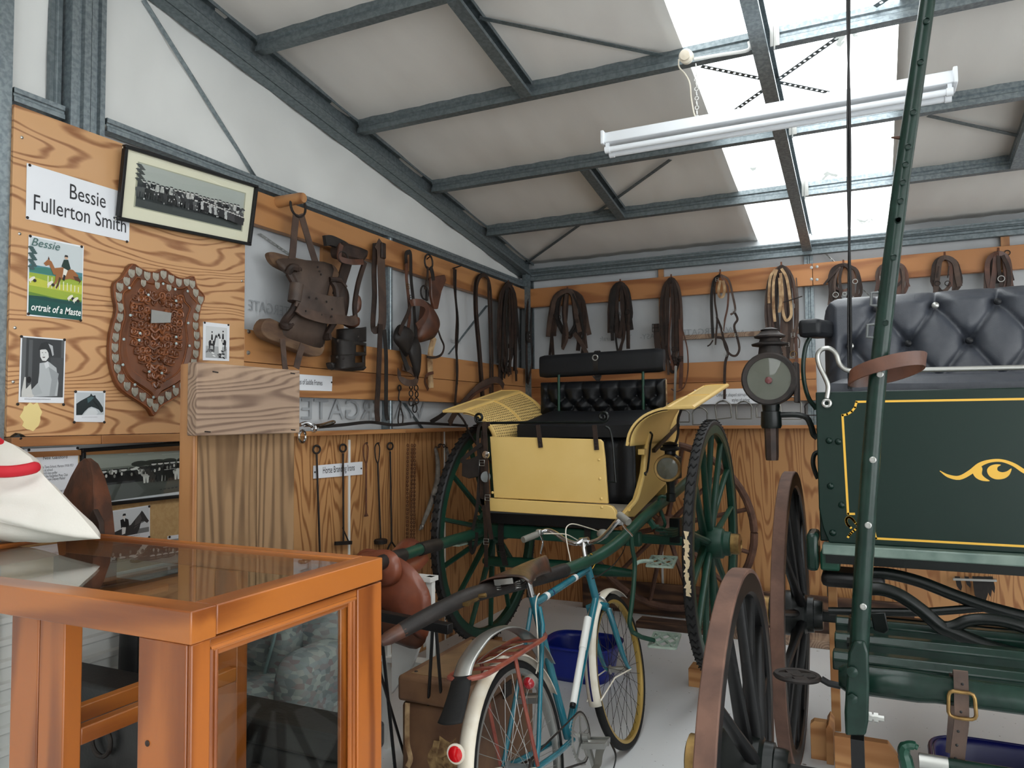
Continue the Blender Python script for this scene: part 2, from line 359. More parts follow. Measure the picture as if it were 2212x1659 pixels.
M['trunk'] = mat('old_trunk_leather', (116, 84, 58), .6, c2=(84, 56, 40), scale=5, bump=.4, bscale=24)
M['trunk_torn'] = mat('torn_trunk_board', (168, 138, 92), .9, c2=(96, 68, 42), scale=26, bump=.8)
M['cloth'] = mat('white_cotton', (232, 228, 220), .85, c2=(222, 216, 206), scale=4, bump=.15, bscale=200)
M['mat_board'] = mat('cream_mount_board', (236, 230, 206), .8)
M['pinboard'] = mat('tan_pinboard', (196, 162, 112), .9, c2=(184, 148, 98), scale=60)
M['paper'] = mat('white_paper', (226, 228, 232), .35, coat=.25)
M['ink'] = mat('black_ink', (38, 38, 42), .5)
M['ink_grey'] = mat('faded_ink', (96, 98, 102), .6)
M['ink_pale'] = mat('pale_stencil_ink', (154, 158, 161), .8)
M['ink_white'] = mat('white_ink', (238, 240, 236), .5)
M['ink_green'] = mat('green_ink', (70, 104, 100), .5)
M['silver'] = mat('tarnished_silver', (196, 190, 176), .3, .9, c2=(160, 152, 138), scale=30)
M['paua'] = mat('shell_inlay', (150, 176, 176), .2, .3, c2=(196, 206, 204), scale=60)
M['carved'] = mat('carved_brown_wood', (118, 68, 38), .38, c2=(86, 48, 26), scale=12, stretch=(1, 1, .3), coat=.3)
M['carved_light'] = mat('carved_pale_wood', (140, 82, 46), .4, c2=(116, 66, 36), scale=14, coat=.25)
M['mirror'] = mat('lamp_reflector', (176, 164, 132), .22, 1)
M['lamp_liner'] = mat('lamp_liner', (92, 90, 80), .35, .6)
M['cane'] = mat('woven_cane', (234, 204, 136), .5, c2=(218, 186, 118), scale=60)
M['gap'] = mat('painted_gap_shade', (92, 70, 40), .8)  # dark tone painting the shade inside the holes of the cane
M['grey_paint'] = mat('grey_paint', (96, 100, 100), .5)
M['gold_rim'] = mat('golden_rim', (176, 146, 76), .35, .4)
M['glass'] = glass('clear_glass', alpha=.04)
M['glass_case'] = glass('dusty_glass', (240, 243, 240), .01, .022)
M['print'] = printmat('photo_print'); INKS.append(M['print'])
def skylight_mat():
    m, nt, b = _nt('skylight_sheet'); L = nt.links; nt.nodes.remove(b)
    t = _n(nt, 'ShaderNodeBsdfTransparent'); t.inputs[0].default_value = (.85, .87, .87, 1)
    tl = _n(nt, 'ShaderNodeBsdfTranslucent'); tl.inputs[0].default_value = (.9, .9, .88, 1)
    df = _n(nt, 'ShaderNodeBsdfTranslucent'); df.inputs[0].default_value = (.16, .17, .16, 1)
    mx = _n(nt, 'ShaderNodeMixShader'); mx.inputs[0].default_value = .45; L.new(t.outputs[0], mx.inputs[1]); L.new(tl.outputs[0], mx.inputs[2])
    tc = _n(nt, 'ShaderNodeTexCoord'); vo = _n(nt, 'ShaderNodeTexVoronoi'); vo.inputs['Scale'].default_value = 2.6; L.new(tc.outputs['Object'], vo.inputs['Vector'])
    nz = _n(nt, 'ShaderNodeTexNoise'); nz.inputs['Scale'].default_value = 26; nz.inputs['Detail'].default_value = 5; L.new(tc.outputs['Object'], nz.inputs['Vector'])
    ad = _n(nt, 'ShaderNodeMath', operation='MULTIPLY_ADD'); ad.inputs[1].default_value = .42; L.new(nz.outputs['Fac'], ad.inputs[0]); L.new(vo.outputs['Distance'], ad.inputs[2])
    r = ramp(nt, [(.31, (1, 1, 1, 1)), (.36, (0, 0, 0, 1))]); L.new(ad.outputs[0], r.inputs[0])
    m2 = _n(nt, 'ShaderNodeMixShader'); L.new(r.outputs[0], m2.inputs[0]); L.new(mx.outputs[0], m2.inputs[1]); L.new(df.outputs[0], m2.inputs[2])
    L.new(m2.outputs[0], nt.nodes['Material Output'].inputs[0]); return m
M['skylight'] = skylight_mat()
def zigzag_rubber():
    m, nt, b = _nt('chevron_tread_rubber'); L = nt.links
    tc = _n(nt, 'ShaderNodeTexCoord'); 
    b.inputs['Base Color'].default_value = lin((30, 30, 31)); b.inputs['Roughness'].default_value = .6
    return m
M['tread'] = zigzag_rubber()
# ================================================================ THE SETTING
SL = .152                                   # roof pitch
Z0 = 2.88                                   # roof lining height at the back wall
YR = -4.6                                   # ridge
def roofz(y, z0=Z0): return z0+SL*(-y if y > YR else -(2*YR-y))
def PR(x, y, z0):                           # pixel -> point on a plane parallel to the roof
    d = ray(x, y); t = (z0-SL*CAM.y-CAM.z)/(d.z+SL*d.y); return CAM+d*t
XE, YF = 9.1, -9.2
def struct(name, mb, m, parent=None, **k):
    return obj(name, mb, m, parent, kind='structure' if parent is None else None, **k)
mb = MB(); mb.box((-.2, YF-2, -.1), (XE+.2, .2, 0)); floor = struct('floor', mb, M['concrete'])
# left gable wall: loose lining paper with soft billows
def wl(u, v):
    y = YF+(0.1-YF)*u; z = roofz(y)*v
    b = .010*sin(9*y+3*z)*sin(5*z+y) + .006*sin(17*y-11*z) if z > 2.7 else .004*sin(8*y)*sin(7*z)
    return V((-.085+b, y, z))
mb = MB(); mb.grid(wl, 90, 30); wall_left = struct('wall_left', mb, M['lining'], solid=.004)
def wbk(u, v):
    x = -.1+(XE+.1)*u; z = Z0*v
    return V((x, .085+.004*sin(6*x+5*z)*sin(4*z), z))
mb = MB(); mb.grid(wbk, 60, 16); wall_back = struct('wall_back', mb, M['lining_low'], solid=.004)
mb = MB(); mb.box((XE, -3.6, 0), (XE+.1, .1, 3.6)).box((XE, YF, 2.7), (XE+.1, -3.6, 3.6)).box((XE, YF, 0), (XE+.1, -8.9, 2.7)); wall_right = struct('wall_right', mb, M['lining'])  # doorway opening out of view, added to let daylight in from the right
mb = MB(); mb.box((-.1, YF-.1, 0), (4.6, YF, 3.0)).box((4.6, YF-.1, 2.75), (8.8, YF, 3.0)).box((8.8, YF-.1, 0), (XE, YF, 3.0))  # unseen front doorway, added for low daylight on walls and ceiling
wall_front = struct('wall_front', mb, M['lining'])
# ceiling lining, bay by bay, open where the skylight sheets are
def lining(x0, x1, y0, y1):
    mb = MB()
    def f(u, v):
        x = x0+(x1-x0)*u; y = y0+(y1-y0)*v
        return V((x, y, roofz(y)+.006*sin(7.85*y)*(1+.4*sin(9*x))+.003*sin(31*x+4*y)))
    mb.grid(f, max(8, int((x1-x0)*16)), 40); return mb
SK = ((1.93, 2.84), (6.5, 7.41))
ceiling = struct('ceiling', lining(-.1, SK[0][0], YR, .1), M['roof_lining'], solid=.004)
for x0, x1, y0, y1 in ((SK[0][1], SK[1][0], YR, .1), (SK[1][1], XE, YR, .1), (-.1, SK[0][0], YF, YR), (SK[0][1], SK[1][0], YF, YR), (SK[1][1], XE, YF, YR)):
    obj('lining_sheet', lining(x0, x1, y0, y1), M['roof_lining'], ceiling, solid=.004)
k = 0
for x0, x1 in SK:
    for y0, y1 in ((YR, .1), (YF, YR)):
        k += 1; mb = MB()
        mb.grid(lambda u, v: V((x0+(x1-x0)*u, y0+(y1-y0)*v, roofz(y0+(y1-y0)*v)+.03+.009*sin(u*(x1-x0)*2*pi/.076))), 72, 2)
        struct('window_%d' % k, mb, M['skylight'])
        ym = (y0+y1)/2; portal(((x0+x1)/2, ym, roofz(ym)+.08), (-math.atan(SL) if y1 > YR else math.atan(SL), 0, 0), x1-x0, abs(y1-y0))
portal((6.7, YF-.05, 1.37), (pi/2, 0, 0), 4.2, 2.75)
portal((XE+.05, -6.25, 1.35), (pi/2, 0, pi/2), 5.3, 2.7)

# ---------------------------------------------------------------- steel frame
UP = V((0, SL, 1)).normalized(); DN = V((0, -1, SL)).normalized()
def beam(name, mb, label, m='steel_dark', group=None, **k): return obj(name, mb, M[m], None, label, 'beam', group, **k)
mb = MB(); mb.csec((0, .06, 2.81+.0), (0, -4.6, 2.81+4.6*SL), .125, .065, UP, (-1, 0, 0))
mb.csec((.006, .06, 2.81), (.006, -4.6, 2.81+4.6*SL), .125, .05, UP, (1, 0, 0), lip=.02)
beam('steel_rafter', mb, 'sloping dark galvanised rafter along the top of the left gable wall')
mb = MB(); mb.csec((2.255, .04, 2.80), (2.255, -4.6, 2.80+4.6*SL), .15, .066, UP, (1, 0, 0))
beam('steel_rafter', mb, 'sloping steel rafter crossing the middle of the bright skylight', 'steel')
mb = MB(); mb.csec((4.55, .04, 2.80), (4.55, -4.6, 2.80+4.6*SL), .15, .066, UP, (1, 0, 0))
beam('steel_rafter', mb, 'sloping steel rafter at the right end of the purlins, beyond the wagon', 'steel')
PYS = [-.83, -1.63, -2.44, -3.24, -4.04]
PW = ['lowest', 'second lowest', 'third from the back wall', 'fourth from the back wall', 'topmost']
for i, y in enumerate(PYS):
    z = 2.835-SL*y
    for x0, x1, side, gl in ((.056, 2.25, 'left bay', 'purlins of the left bay'), (2.325, 4.55, 'bay right of the middle rafter', 'purlins of the right bay')):
        mb = MB(); mb.csec((x0, y, z), (x1, y, z), .088, .05, UP, (0, 1, 0), rib=.009)
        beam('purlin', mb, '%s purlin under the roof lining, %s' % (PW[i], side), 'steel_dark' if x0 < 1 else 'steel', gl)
        if x0 > 2:
            mb = MB(); mb.box((2.322, y-.012, z-.05), (2.362, y-.006, z+.05)); mb.tube([(2.34, y-.016, z-.07), (2.342, y-.016, z+.12)], .004, 6)
            obj('cleat', mb, M['zinc'], bpy.data.objects['steel_rafter.001'])
# bridging struts between purlins, mid-bay
for (ya, yb), lb in zip(((-.83, -1.63), (-2.44, -3.24)), ('short strut between the two lowest purlins of the left bay', 'short strut between the upper purlins of the left bay')):
    mb = MB(); mb.csec((1.10, ya-.01, 2.83-SL*ya), (1.10, yb+.04, 2.83-SL*yb), .085, .06, UP, (1, 0, 0), rib=.006); beam('bridging_strut', mb, lb)
mb = MB(); mb.csec((3.44, -.83, 2.83+.83*SL), (3.44, -1.63, 2.83+1.63*SL), .085, .06, UP, (1, 0, 0), rib=.006); beam('bridging_strut', mb, 'short strut between purlins at the far right edge', 'steel')
# flat strap bracing under the lining
def strapb(name, p, q, label, holes=0, m='steel_dark', w=.024):
    mb = MB(); d = (q-p).normalized(); n = UP
    if holes:
        L = (q-p).length; k = int(L/.03)
        sd = d.cross(n).normalized()
        for i in range(k):
            a = p+d*(L*i/k); b = p+d*(L*(i+.62)/k); mb.bar(a, b, w, .002, n)
            c = p+d*(L*(i+1)/k); mb.bar(b+sd*(w*.38), c+sd*(w*.38), w*.26, .002, n); mb.bar(b-sd*(w*.38), c-sd*(w*.38), w*.26, .002, n)
    else: mb.bar(p, q, w, .003, n)
    return obj(name, mb, M[m], None, label, 'strap brace')
zz = 2.86
strapb('strap_brace', PR(1035, 38, zz), PR(1430, 120, zz), 'diagonal flat steel strap under the lining above the upper purlin')
strapb('strap_brace', PR(1448, 345, zz), PR(1135, 570, zz), 'diagonal flat steel strap running down to the back left corner')
strapb('strap_brace', PR(1515, 143, zz), PR(1790, 200, zz), 'punched strap sloping down to the right against the bright skylight', 1)
strapb('strap_brace', PR(1588, 238, zz), PR(1808, 82, zz), 'punched strap sloping up to the right against the bright skylight', 1)
strapb('strap_brace', PR(1890, 14, zz), PR(1960, -30, zz), 'short punched strap at the top edge above the skylight', 1)
strapb('strap_brace', PR(2005, 250, zz), PR(2230, 300, zz), 'diagonal flat steel strap under the lining at the right edge')
strapb('strap_brace', PX(310, 0, -.06), PX(552, 385, -.06), 'diagonal steel strap across the white gable lining', m='steel')
# back eave beam
mb = MB(); mb.csec((-.02, .0, 2.755), (4.6, .0, 2.755), .095, .05, (0, 0, 1), (0, 1, 0), rib=.01)
mb.csec((-.02, -.022, 2.79), (4.6, -.022, 2.79), .03, .022, (0, 0, 1), (0, 1, 0), lip=.006, rib=.004)
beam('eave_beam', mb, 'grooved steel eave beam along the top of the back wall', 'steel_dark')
# girt and columns on the left wall
y0, y1 = PX(236, 280).y, -.02
mb = MB(); mb.csec((-.012, y0, 2.686), (-.012, y1, 2.686), .052, .045, (0, 0, 1), (-1, 0, 0), lip=.01, rib=.005); beam('steel_girt', mb, 'long galvanised girt above the timber rail on the left wall', 'steel')
mb = MB(); ya, yb = PX(42, 210).y, PX(152, 250).y
mb.csec((-.03, ya, 2.675), (-.03, yb, 2.675), .05, .045, (0, 0, 1), (-1, 0, 0), lip=.01, rib=.005); beam('steel_girt', mb, 'short galvanised girt between the two steel columns at far left', 'steel')
def column(ya, yb, zt, label, zb=2.6, xo=-.012, d=.07):
    mb = MB(); w = yb-ya
    mb.csec((xo, ya+w/2, zb), (xo, ya+w/2, zt), w, d, (0, 1, 0), (-1, 0, 0), lip=.015, rib=.014)
    return beam('steel_column', mb, label, 'steel')
column(PX(-60, 500).y, PX(24, 500).y, 3.45, 'broad galvanised column at the left edge of the photo', 0)
column(PX(160, 100).y, PX(202, 100).y, 3.42, 'left one of the twin galvanised posts above the plywood board', 2.56)
column(PX(203, 100).y, PX(234, 100).y, 3.40, 'right one of the twin galvanised posts above the plywood board', 2.56)
mb = MB(); mb.csec((-.06, PX(144, 100).y, 2.64), (-.06, PX(144, 100).y, 3.43), .045, .02, (0, 1, 0), (-1, 0, 0), lip=.006, rib=.003); beam('steel_stud', mb, 'thin grey stud beside the twin galvanised posts', 'steel_dark')
mb = MB(); mb.csec((-.02, PX(849, 650).y, 0), (-.02, PX(849, 650).y, 2.7), .05, .05, (0, 1, 0), (-1, 0, 0), lip=.012, rib=.006); beam('steel_stud', mb, 'upright steel stud behind the straps on the left wall', 'steel')
mb = MB(); mb.csec((.0, .03, 0), (.0, .03, 2.8), .09, .05, (0, 1, 0), (1, 0, 0), rib=.01); beam('steel_column', mb, 'dark steel column in the back left corner', 'steel_dark')
mb = MB(); mb.csec((2.29, .06, 0), (2.29, .06, 2.8), .062, .05, (1, 0, 0), (0, 1, 0), rib=.006); beam('steel_column', mb, 'galvanised column on the back wall behind the wagon seat', 'steel')
mb = MB(); mb.box((-.012, -.03, 2.66), (.03, -.02, 2.80)); mb.box((.03, -.055, 2.68), (.035, .05, 2.8)); obj('corner_bracket', mb, M['steel_dark'], None, 'folded steel bracket joining rafter and eave beam in the corner', 'bracket')
strapb('strap_brace', PX(560, 505, -.05), PX(662, 575, -.05), 'short punched strap behind the saddle tree on the left wall', 1, 'zinc')
strapb('strap_brace', PX(1052, 660, -.06), PX(968, 765, -.06), 'diagonal steel strap behind the hanging reins on the left wall')
strapb('strap_brace', PX(872, 870, -.06), PX(912, 925, -.06), 'diagonal steel strap low behind the straps on the left wall')
strapb('strap_brace', PY(1770, 535, .05), PY(1880, 640, .05), 'punched zinc strap behind the bridles beside the wagon seat', 1, 'zinc')

# ---------------------------------------------------------------- lower lining, boards and rails on the left wall
def lowlin(name, f, n, m, parent): mb = MB(); mb.grid(f, 40, 10); return obj(name, mb, m, parent, solid=.003)
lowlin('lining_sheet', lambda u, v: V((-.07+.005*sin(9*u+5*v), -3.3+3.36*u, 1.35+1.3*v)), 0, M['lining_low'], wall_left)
lb = M['ply']; y0 = PX(22, 600).y; y1 = PX(528, 700).y
mb = MB(); mb.box((-.018, y0, 1.46), (0, y1, 2.625)); boardL = obj('plywood_board', mb, M['ply'], None, 'bold-grained plywood display board on the left wall behind the pictures', 'board', bev=.001)
for px, py in ((47, 297), (42, 505), (32, 708), (522, 607), (28, 825)):
    p = PX(px, py); mb = MB(); mb.lathe([(.0055, 0), (.0055, .002), (.003, .004), (0, .0045)], p, (1, 0, 0), 10); obj('screw', mb, M['zinc'], boardL)
# pale filler patch with a shape of its own
def blob(c, ry, rz, n=18, jag=.2, x=.0012, seed=1):
    R = random.Random(seed); return [V((x, c.y+ry*cos(2*pi*i/n)*(1+R.uniform(-jag, jag)), c.z+rz*sin(2*pi*i/n)*(1+R.uniform(-jag, jag)))) for i in range(n)]
mb = MB(); mb.prism(blob(PX(68, 900), .036, .053), (-.001, 0, 0)); obj('filler_patch', mb, mat('cream_filler', (226, 205, 140), .7), boardL)
yb = PX(391, 940).y
for a, b in ((y0, PX(208, 940).y), (PX(208, 940).y+.002, -3.25)):
    mb = MB(); mb.box((-.018, a, 1.425), (.03, b, 1.458)); obj('board_ledge', mb, M['rail_y'], None, 'timber edging under the plywood board, %s piece' % ('left' if a == y0 else 'right'), 'ledge', bev=.002)
def rail(name, lo, hi, m, label, bolts=(), group=None):
    mb = MB(); mb.box(lo, hi); o = obj(name, mb, M[m], None, label, 'rail', group, bev=.002)
    for p, ax in bolts:
        mb = MB(); mb.lathe([(.011, 0), (.011, .0015), (.007, .002), (.0065, .007), (0, .008)], p, ax, 8); obj('bolt', mb, M['zinc'], o)
    return o
bt = lambda px, py: (PX(px, py), (1, 0, 0))
railL1 = rail('timber_rail', (-.045, -3.225, 2.47), (0, -.0, 2.635), 'rail_y', 'upper pine rail on the left wall carrying the saddle trees', (bt(545, 428), bt(544, 463)))
railL2 = rail('timber_rail', (-.045, -3.24, 1.793), (0, -.0, 1.948), 'rail_y', 'middle pine rail on the left wall, upper plank of the pair', (bt(537, 716), bt(536, 762)))
railL3 = rail('timber_rail', (-.045, -3.24, 1.633), (0, -.0, 1.790), 'rail_y', 'middle pine rail on the left wall, lower plank of the pair')
mb = MB(); mb.box((-.10, PX(712, 600).y, 1.9), (-.046, PX(757, 600).y, 2.5)); obj('timber_stud', mb, M['rail_z'], None, 'pale timber stud behind the second saddle tree', 'stud')
# plywood dado and ledge
def sheet(lo, hi, m, label): mb = MB(); mb.box(lo, hi); return obj('plywood_sheet', mb, M[m], None, label, 'board', 'plywood dado sheets', bev=.0015)
jy = PX(757, 1050).y
shL1 = sheet((-.03, -3.3, 0), (-.012, jy-.004, 1.43), 'ply_v', 'knotty plywood dado sheet under the ledge, nearer the pinboard')
sheet((-.03, jy+.004, 0), (-.012, PX(963, 1050).y-.004, 1.43), 'ply_v', 'fine-grained plywood dado sheet behind the branding irons')
sheet((-.03, PX(963, 1050).y+.004, 0), (-.012, .0, 1.43), 'ply_v', 'dark plywood dado sheet in the corner behind the gig wheel')
mb = MB(); mb.box((-.012, jy-.008, .0), (-.006, jy+.008, 1.40)); obj('joint_strip', mb, M['white'], None, 'white joint strip between the dado sheets near the branding irons', 'strip')
mb = MB(); mb.box((-.012, PX(963, 1050).y-.006, 0), (-.006, PX(963, 1050).y+.006, 1.43)); obj('joint_strip', mb, M['white'], None, 'white joint strip beside the gig wheel on the left wall', 'strip')
lm = PX(858, 930).y
for a, b, w in ((-3.2, lm, 'nearer the plywood post'), (lm+.002, 0, 'running into the corner')):
    mb = MB(); mb.box((-.04, a, 1.43), (.062, b, 1.455)); obj('wall_ledge', mb, M['rail_y'], None, 'narrow timber ledge on the left wall, piece %s' % w, 'ledge', bev=.002)
# pinboard strip and white cladding beside the display case
mb = MB(); mb.box((-.05, -4.6, .9), (-.035, -3.30, 1.382)); pinb = obj('pinboard', mb, M['pinboard'], None, 'tan pinboard under the plywood board behind the display case', 'board')
mb = MB(); mb.box((-.05, -4.4, 1.384), (-.025, -3.30, 1.404)); obj('pinboard_edge', mb, M['rail_y'], None, 'thin timber strip along the top of the tan pinboard', 'strip')
prof = []
z = .02
while z < .9:
    prof += [(0, z), (0, z+.040), (.012, z+.048), (.012, z+.066), (0, z+.074)]; z += .075
mb = MB(); n = len(prof)
mb.add([V((-.045+a, y, h)) for y in (-5.6, -3.0) for a, h in prof], [(i, i+1, i+1+n, i+n) for i in range(n-1)])
clad = obj('cladding', mb, M['white'], None, 'white ribbed cladding low on the left wall seen through the display case', 'cladding', solid=.002, flat=True)
# ---------------------------------------------------------------- back wall boards
rail('timber_rail', (.03, 0, 2.475), (2.318, .045, 2.637), 'rail_x', 'upper pine rail on the back wall left of the steel column', [(PY(px, py), (0, -1, 0)) for px, py in ((1753, 578), (1753, 603))])
rail('timber_rail', (2.322, 0, 2.475), (4.6, .045, 2.637), 'rail_x', 'upper pine rail on the back wall above the wagon seat', [(PY(px, py), (0, -1, 0)) for px, py in ((1765, 576), (1765, 604))])
rail('timber_rail', (.03, 0, 1.785), (2.325, .045, 1.942), 'rail_x', 'middle pine rail on the back wall, upper plank')
rail('timber_rail', (.03, 0, 1.630), (2.325, .045, 1.782), 'rail_x', 'middle pine rail on the back wall, lower plank')
mb = MB(); mb.box((1.16, .046, 1.9), (1.20, .075, 2.75)); obj('timber_stud', mb, M['rail_z'], None, 'pale timber stud behind the harness on the back wall', 'stud')
p = PY(2172, 520, 0).x; mb = MB(); mb.box((p-.02, .046, 1.9), (p+.03, .075, 2.75)); obj('timber_stud', mb, M['rail_z'], None, 'timber stud above the back rail at the right edge', 'stud')
mb = MB(); mb.box((1.28, .04, 2.13), (2.28, .075, 2.165)); obj('timber_dwang', mb, M['rough_y'], None, 'thin weathered batten on the back wall behind the bridles', 'batten')
mb = MB(); mb.box((.03, -.062, 1.425), (4.6, .03, 1.45)); obj('wall_ledge', mb, M['rail_x'], None, 'narrow timber ledge along the back wall under the stirrups', 'ledge', bev=.002)
xs = [-.01, 1.16, 2.36, 3.56, 4.6]
nm = ['in the left corner behind the gig', 'behind the gig wheel and leaning wooden wheel', 'under the wagon', 'beyond the wagon']
for i in range(4): sheet((xs[i]+.004, .012, 0), (xs[i+1]-.004, .03, 1.425), 'ply_x', 'plywood dado sheet on the back wall, '+nm[i])
mb = MB(); mb.box((xs[1]-.008, .006, 0), (xs[1]+.008, .012, 1.425)); obj('joint_strip', mb, M['white'], None, 'white joint strip on the back wall under the gig', 'strip')
mb = MB(); p = PY(1985, 1280, 0).x; mb.box((p-.07, -.0, 0), (p+.05, .012, 1.42)); obj('timber_post', mb, M['rail_z'], None, 'flat pale timber upright on the back wall seen below the wagon', 'post')
# mirrored maker's print showing through the lining paper
def stencil(s, c, axis, size, parent, sq=1.0):
    if axis == 'L': text('stencil_print', s, M['ink_pale'], parent, c, (0, -1, 0), (0, 0, 1), size, off=-.0, squash=sq)
    else: text('stencil_print', s, M['ink_pale'], parent, c, (-1, 0, 0), (0, 0, 1), size, off=.0, squash=sq)
stencil('WATERGATE', PX(600, 680, -.058), 'L', .075, wall_left, .9)
stencil('WATERGATE', PX(800, 905, -.055), 'L', .16, wall_left, 1.3)
stencil('NZ Ltd', PX(985, 742, -.058), 'L', .05, wall_left)
for s, px, py, z in (('Thermakraft', 1330, 735, .055), ('EASY-', 1402, 732, .06), ('WATERGATE', 1530, 722, .07), ('Thermakraft Industries NZ Ltd', 1660, 720, .055)):
    stencil(s, PY(px, py, .076), 'B', z, wall_back)
# ================================================================ YELLOW GIG
def wheel(root, c, s, R, fel, tyre, ns, hub, spoke, m_fel, m_sp, m_hub, m_tyre, dish=.03, cap=None, lab=None, felr=None):
    """wooden spoked wheel in a plane X = const: part `wheel` (felloe ring) with tyre, hub and spokes; s = +1 outward to +X"""
    c = V(c); ax = V((s, 0, 0)); fh, fw = fel; th, tw = tyre
    Ri = R-th
    mb = MB(); b = .008
    mb.ringsec([(Ri-fh+b, -fw/2), (Ri, -fw/2), (Ri, fw/2), (Ri-fh+b, fw/2), (Ri-fh, fw/2-b), (Ri-fh, -fw/2+b)], c, ax, 64)
    w = obj('wheel', mb, m_fel, root, label=lab)
    mb = MB()
    if m_tyre is M['tread']:
        mb.ringsec([(Ri, -tw/2), (R-.010, -tw/2), (R-.002, -tw*.34), (R, 0), (R-.002, tw*.34), (R-.010, tw/2), (Ri, tw/2)], c, ax, 64)
    else: mb.ringsec([(Ri, -tw/2), (R-.003, -tw/2), (R, -tw/2+.003), (R, tw/2-.003), (R-.003, tw/2), (Ri, tw/2)], c, ax, 64)
    ty = obj('tyre', mb, m_tyre, w)
    hr, hl = hub
    mb = MB(); h = hl/2
    mb.lathe([(hr*.55, -h), (hr*.62, -h), (hr*.66, -h+.01), (hr*.68, -h*.72), (hr*.78, -h*.7), (hr*.8, -h*.5), (hr*.95, -h*.42), (hr, -h*.2), (hr, h*.2), (hr*.95, h*.42), (hr*.78, h*.5), (hr*.76, h*.75), (hr*.62, h*.8), (hr*.6, h)], c, ax, 24)
    hb = obj('hub', mb, m_hub, w)
    cm = cap or M['brass']; mb = MB(); mb.lathe([(hr*.60, h-.03), (hr*.66, h-.03), (hr*.66, h+.018), (hr*.5, h+.024), (hr*.3, h+.026), (hr*.28, h+.015), (0, h+.015)], c, ax, 18); obj('hub_cap', mb, cm, w)
    first = None
    for i in range(ns):
        q = 2*pi*(i+.5)/ns; d = V((0, cos(q), sin(q)))
        st = .012*(1 if i % 2 else -1)
        mb = MB(); p0 = c+d*(hr*.85)+ax*(dish+st)*-1; p1 = c+d*(Ri-fh*.6)
        mb.tube([p0, p0+(p1-p0)*.12, p0+(p1-p0)*.55, p0+(p1-p0)*.94, p1], [spoke*1.15, spoke*1.25, spoke, spoke*.95, spoke*.8], 8, hint=ax, flat=.8)
        obj('spoke', mb, m_sp, w)
    return w, ty
AX, AZ = -1.54, .80
gig = thing('horse_gig', (1.12, AX, 0), 'yellow two-wheeled horse gig with black seat and dark green wheels', 'gig')
for X, s in ((.43, -1), (1.855, 1)):
    w, ty = wheel(gig, (X, AX, AZ), s, .695, (.055, .045), (.028, .05), 14, (.088, .25), .018, M['green_b'], M['green_b'], M['green_b'], M['tread'])
    mb = MB(); N = 84; R = .6955                                     # chevron ribs of the tread
    for k in range(N):
        q = 2*pi*k/N
        for row in range(3):
            y0 = -.021+.014*row
            for (a, b) in ((q, q+.03),):
                P = lambda ang, off, rr=R: V((X+off, AX+cos(ang)*rr, AZ+sin(ang)*rr))
                dirn = 1 if row % 2 else -1
                a0, a1 = (q, q+.036) if dirn > 0 else (q+.036, q)
                p, r_ = P(a0, y0), P(a1, y0+.014)
                mb.bar(p, r_, .006, .005, V((0, cos(q), sin(q))))
    obj('tread_ribs', mb, M['rubber'], w, kind='stuff')
    if s > 0:
        mb = MB(); R_ = random.Random(3)                             # torn pale canvas patch
        for i in range(16):
            q0 = pi+radians(-13+1.6*i); x0 = R_.uniform(-.018, -.002); x1 = R_.uniform(.004, .02)
            pts = [V((X+xx, AX+cos(qq)*.7, AZ+sin(-qq)*-.7)) for xx, qq in ((x0, q0), (x1, q0+.004), (R_.uniform(.002, .02), q0+.034), (R_.uniform(-.02, 0), q0+.03))]
            mb.prism(pts, (0, -.0015, 0))
        obj('torn_canvas', mb, mat('pale_canvas', (226, 204, 166), .8), w)
# axle, cross bars
mb = MB(); mb.bar((.5, AX, AZ), (1.80, AX, AZ), .05, .05); obj('axle', mb, M['green_b'], gig, bev=.006)
a, b = PY(1048, 1143, -2.05), PY(1332, 1165, -2.05)
mb = MB(); mb.bar(V((.62, -2.05, a.z-.003)), V((1.58, -2.05, a.z-.003)), .05, .075); obj('splinter_bar', mb, M['green_b'], gig, bev=.008)
a = PY(1055, 1212, -1.95); mb = MB(); mb.tube([(.60, -1.95, a.z), (.64, -1.95, a.z), (.85, -1.95, a.z+.005), (1.1, -1.95, a.z+.005), (1.35, -1.95, a.z), (1.5, -1.95, a.z-.004)], [.018, .028, .032, .034, .032, .02], 10); obj('swingletree', mb, M['green_b'], gig)
for px in (1083, 1270):
    p = PY(px, 1150, -2.08); mb = MB(); mb.strap([p+V((0, 0, .055)), p+V((0, -.008, .02)), p+V((0, -.008, -.06)), p+V((0, .02, -.13)), p+V((.005, .04, -.19))], .034, .006); st = obj('hanging_strap', mb, M['leather_black'], gig)
    mb = MB(); q = p+V((0, -.014, -.085)); mb.tube([q+V(d) for d in ((-.022, 0, -.02), (.022, 0, -.02), (.022, 0, .02), (-.022, 0, .02))], .004, 6, closed=True); obj('buckle', mb, M['iron'], st)
# body
X0, X1, YD = .69, 1.505, -2.15
def pyl(pts, Y): return [PY(x, y, Y) for x, y in pts]
mb = MB(); mb.prism(pyl([(1058, 943), (1180, 946), (1296, 949), (1302, 955), (1306, 990), (1310, 1045), (1313, 1088), (1067, 1075)], YD), (0, .02, 0)); dash = obj('dashboard', mb, M['yellow'], gig, bev=.003)
mb = MB(); mb.prism(pyl([(1040, 1074), (1067, 1077), (1200, 1085), (1312, 1091), (1322, 1095), (1329, 1104), (1331, 1122), (1180, 1112), (1040, 1103)], YD-.012), (0, .035, 0)); toe = obj('toe_board', mb, M['yellow'], gig, bev=.004)
for px, py in ((1294, 993), (1296, 1034), (1299, 1077), (1300, 1096), (1064, 1064), (1065, 1080)):
    p = PY(px, py, YD-.001 if py < 1085 else YD-.012); mb = MB(); mb.lathe([(.008, 0), (.008, .002), (.005, .005), (0, .006)], p, (0, -1, 0), 10); obj('bolt', mb, M['yellow'], dash)
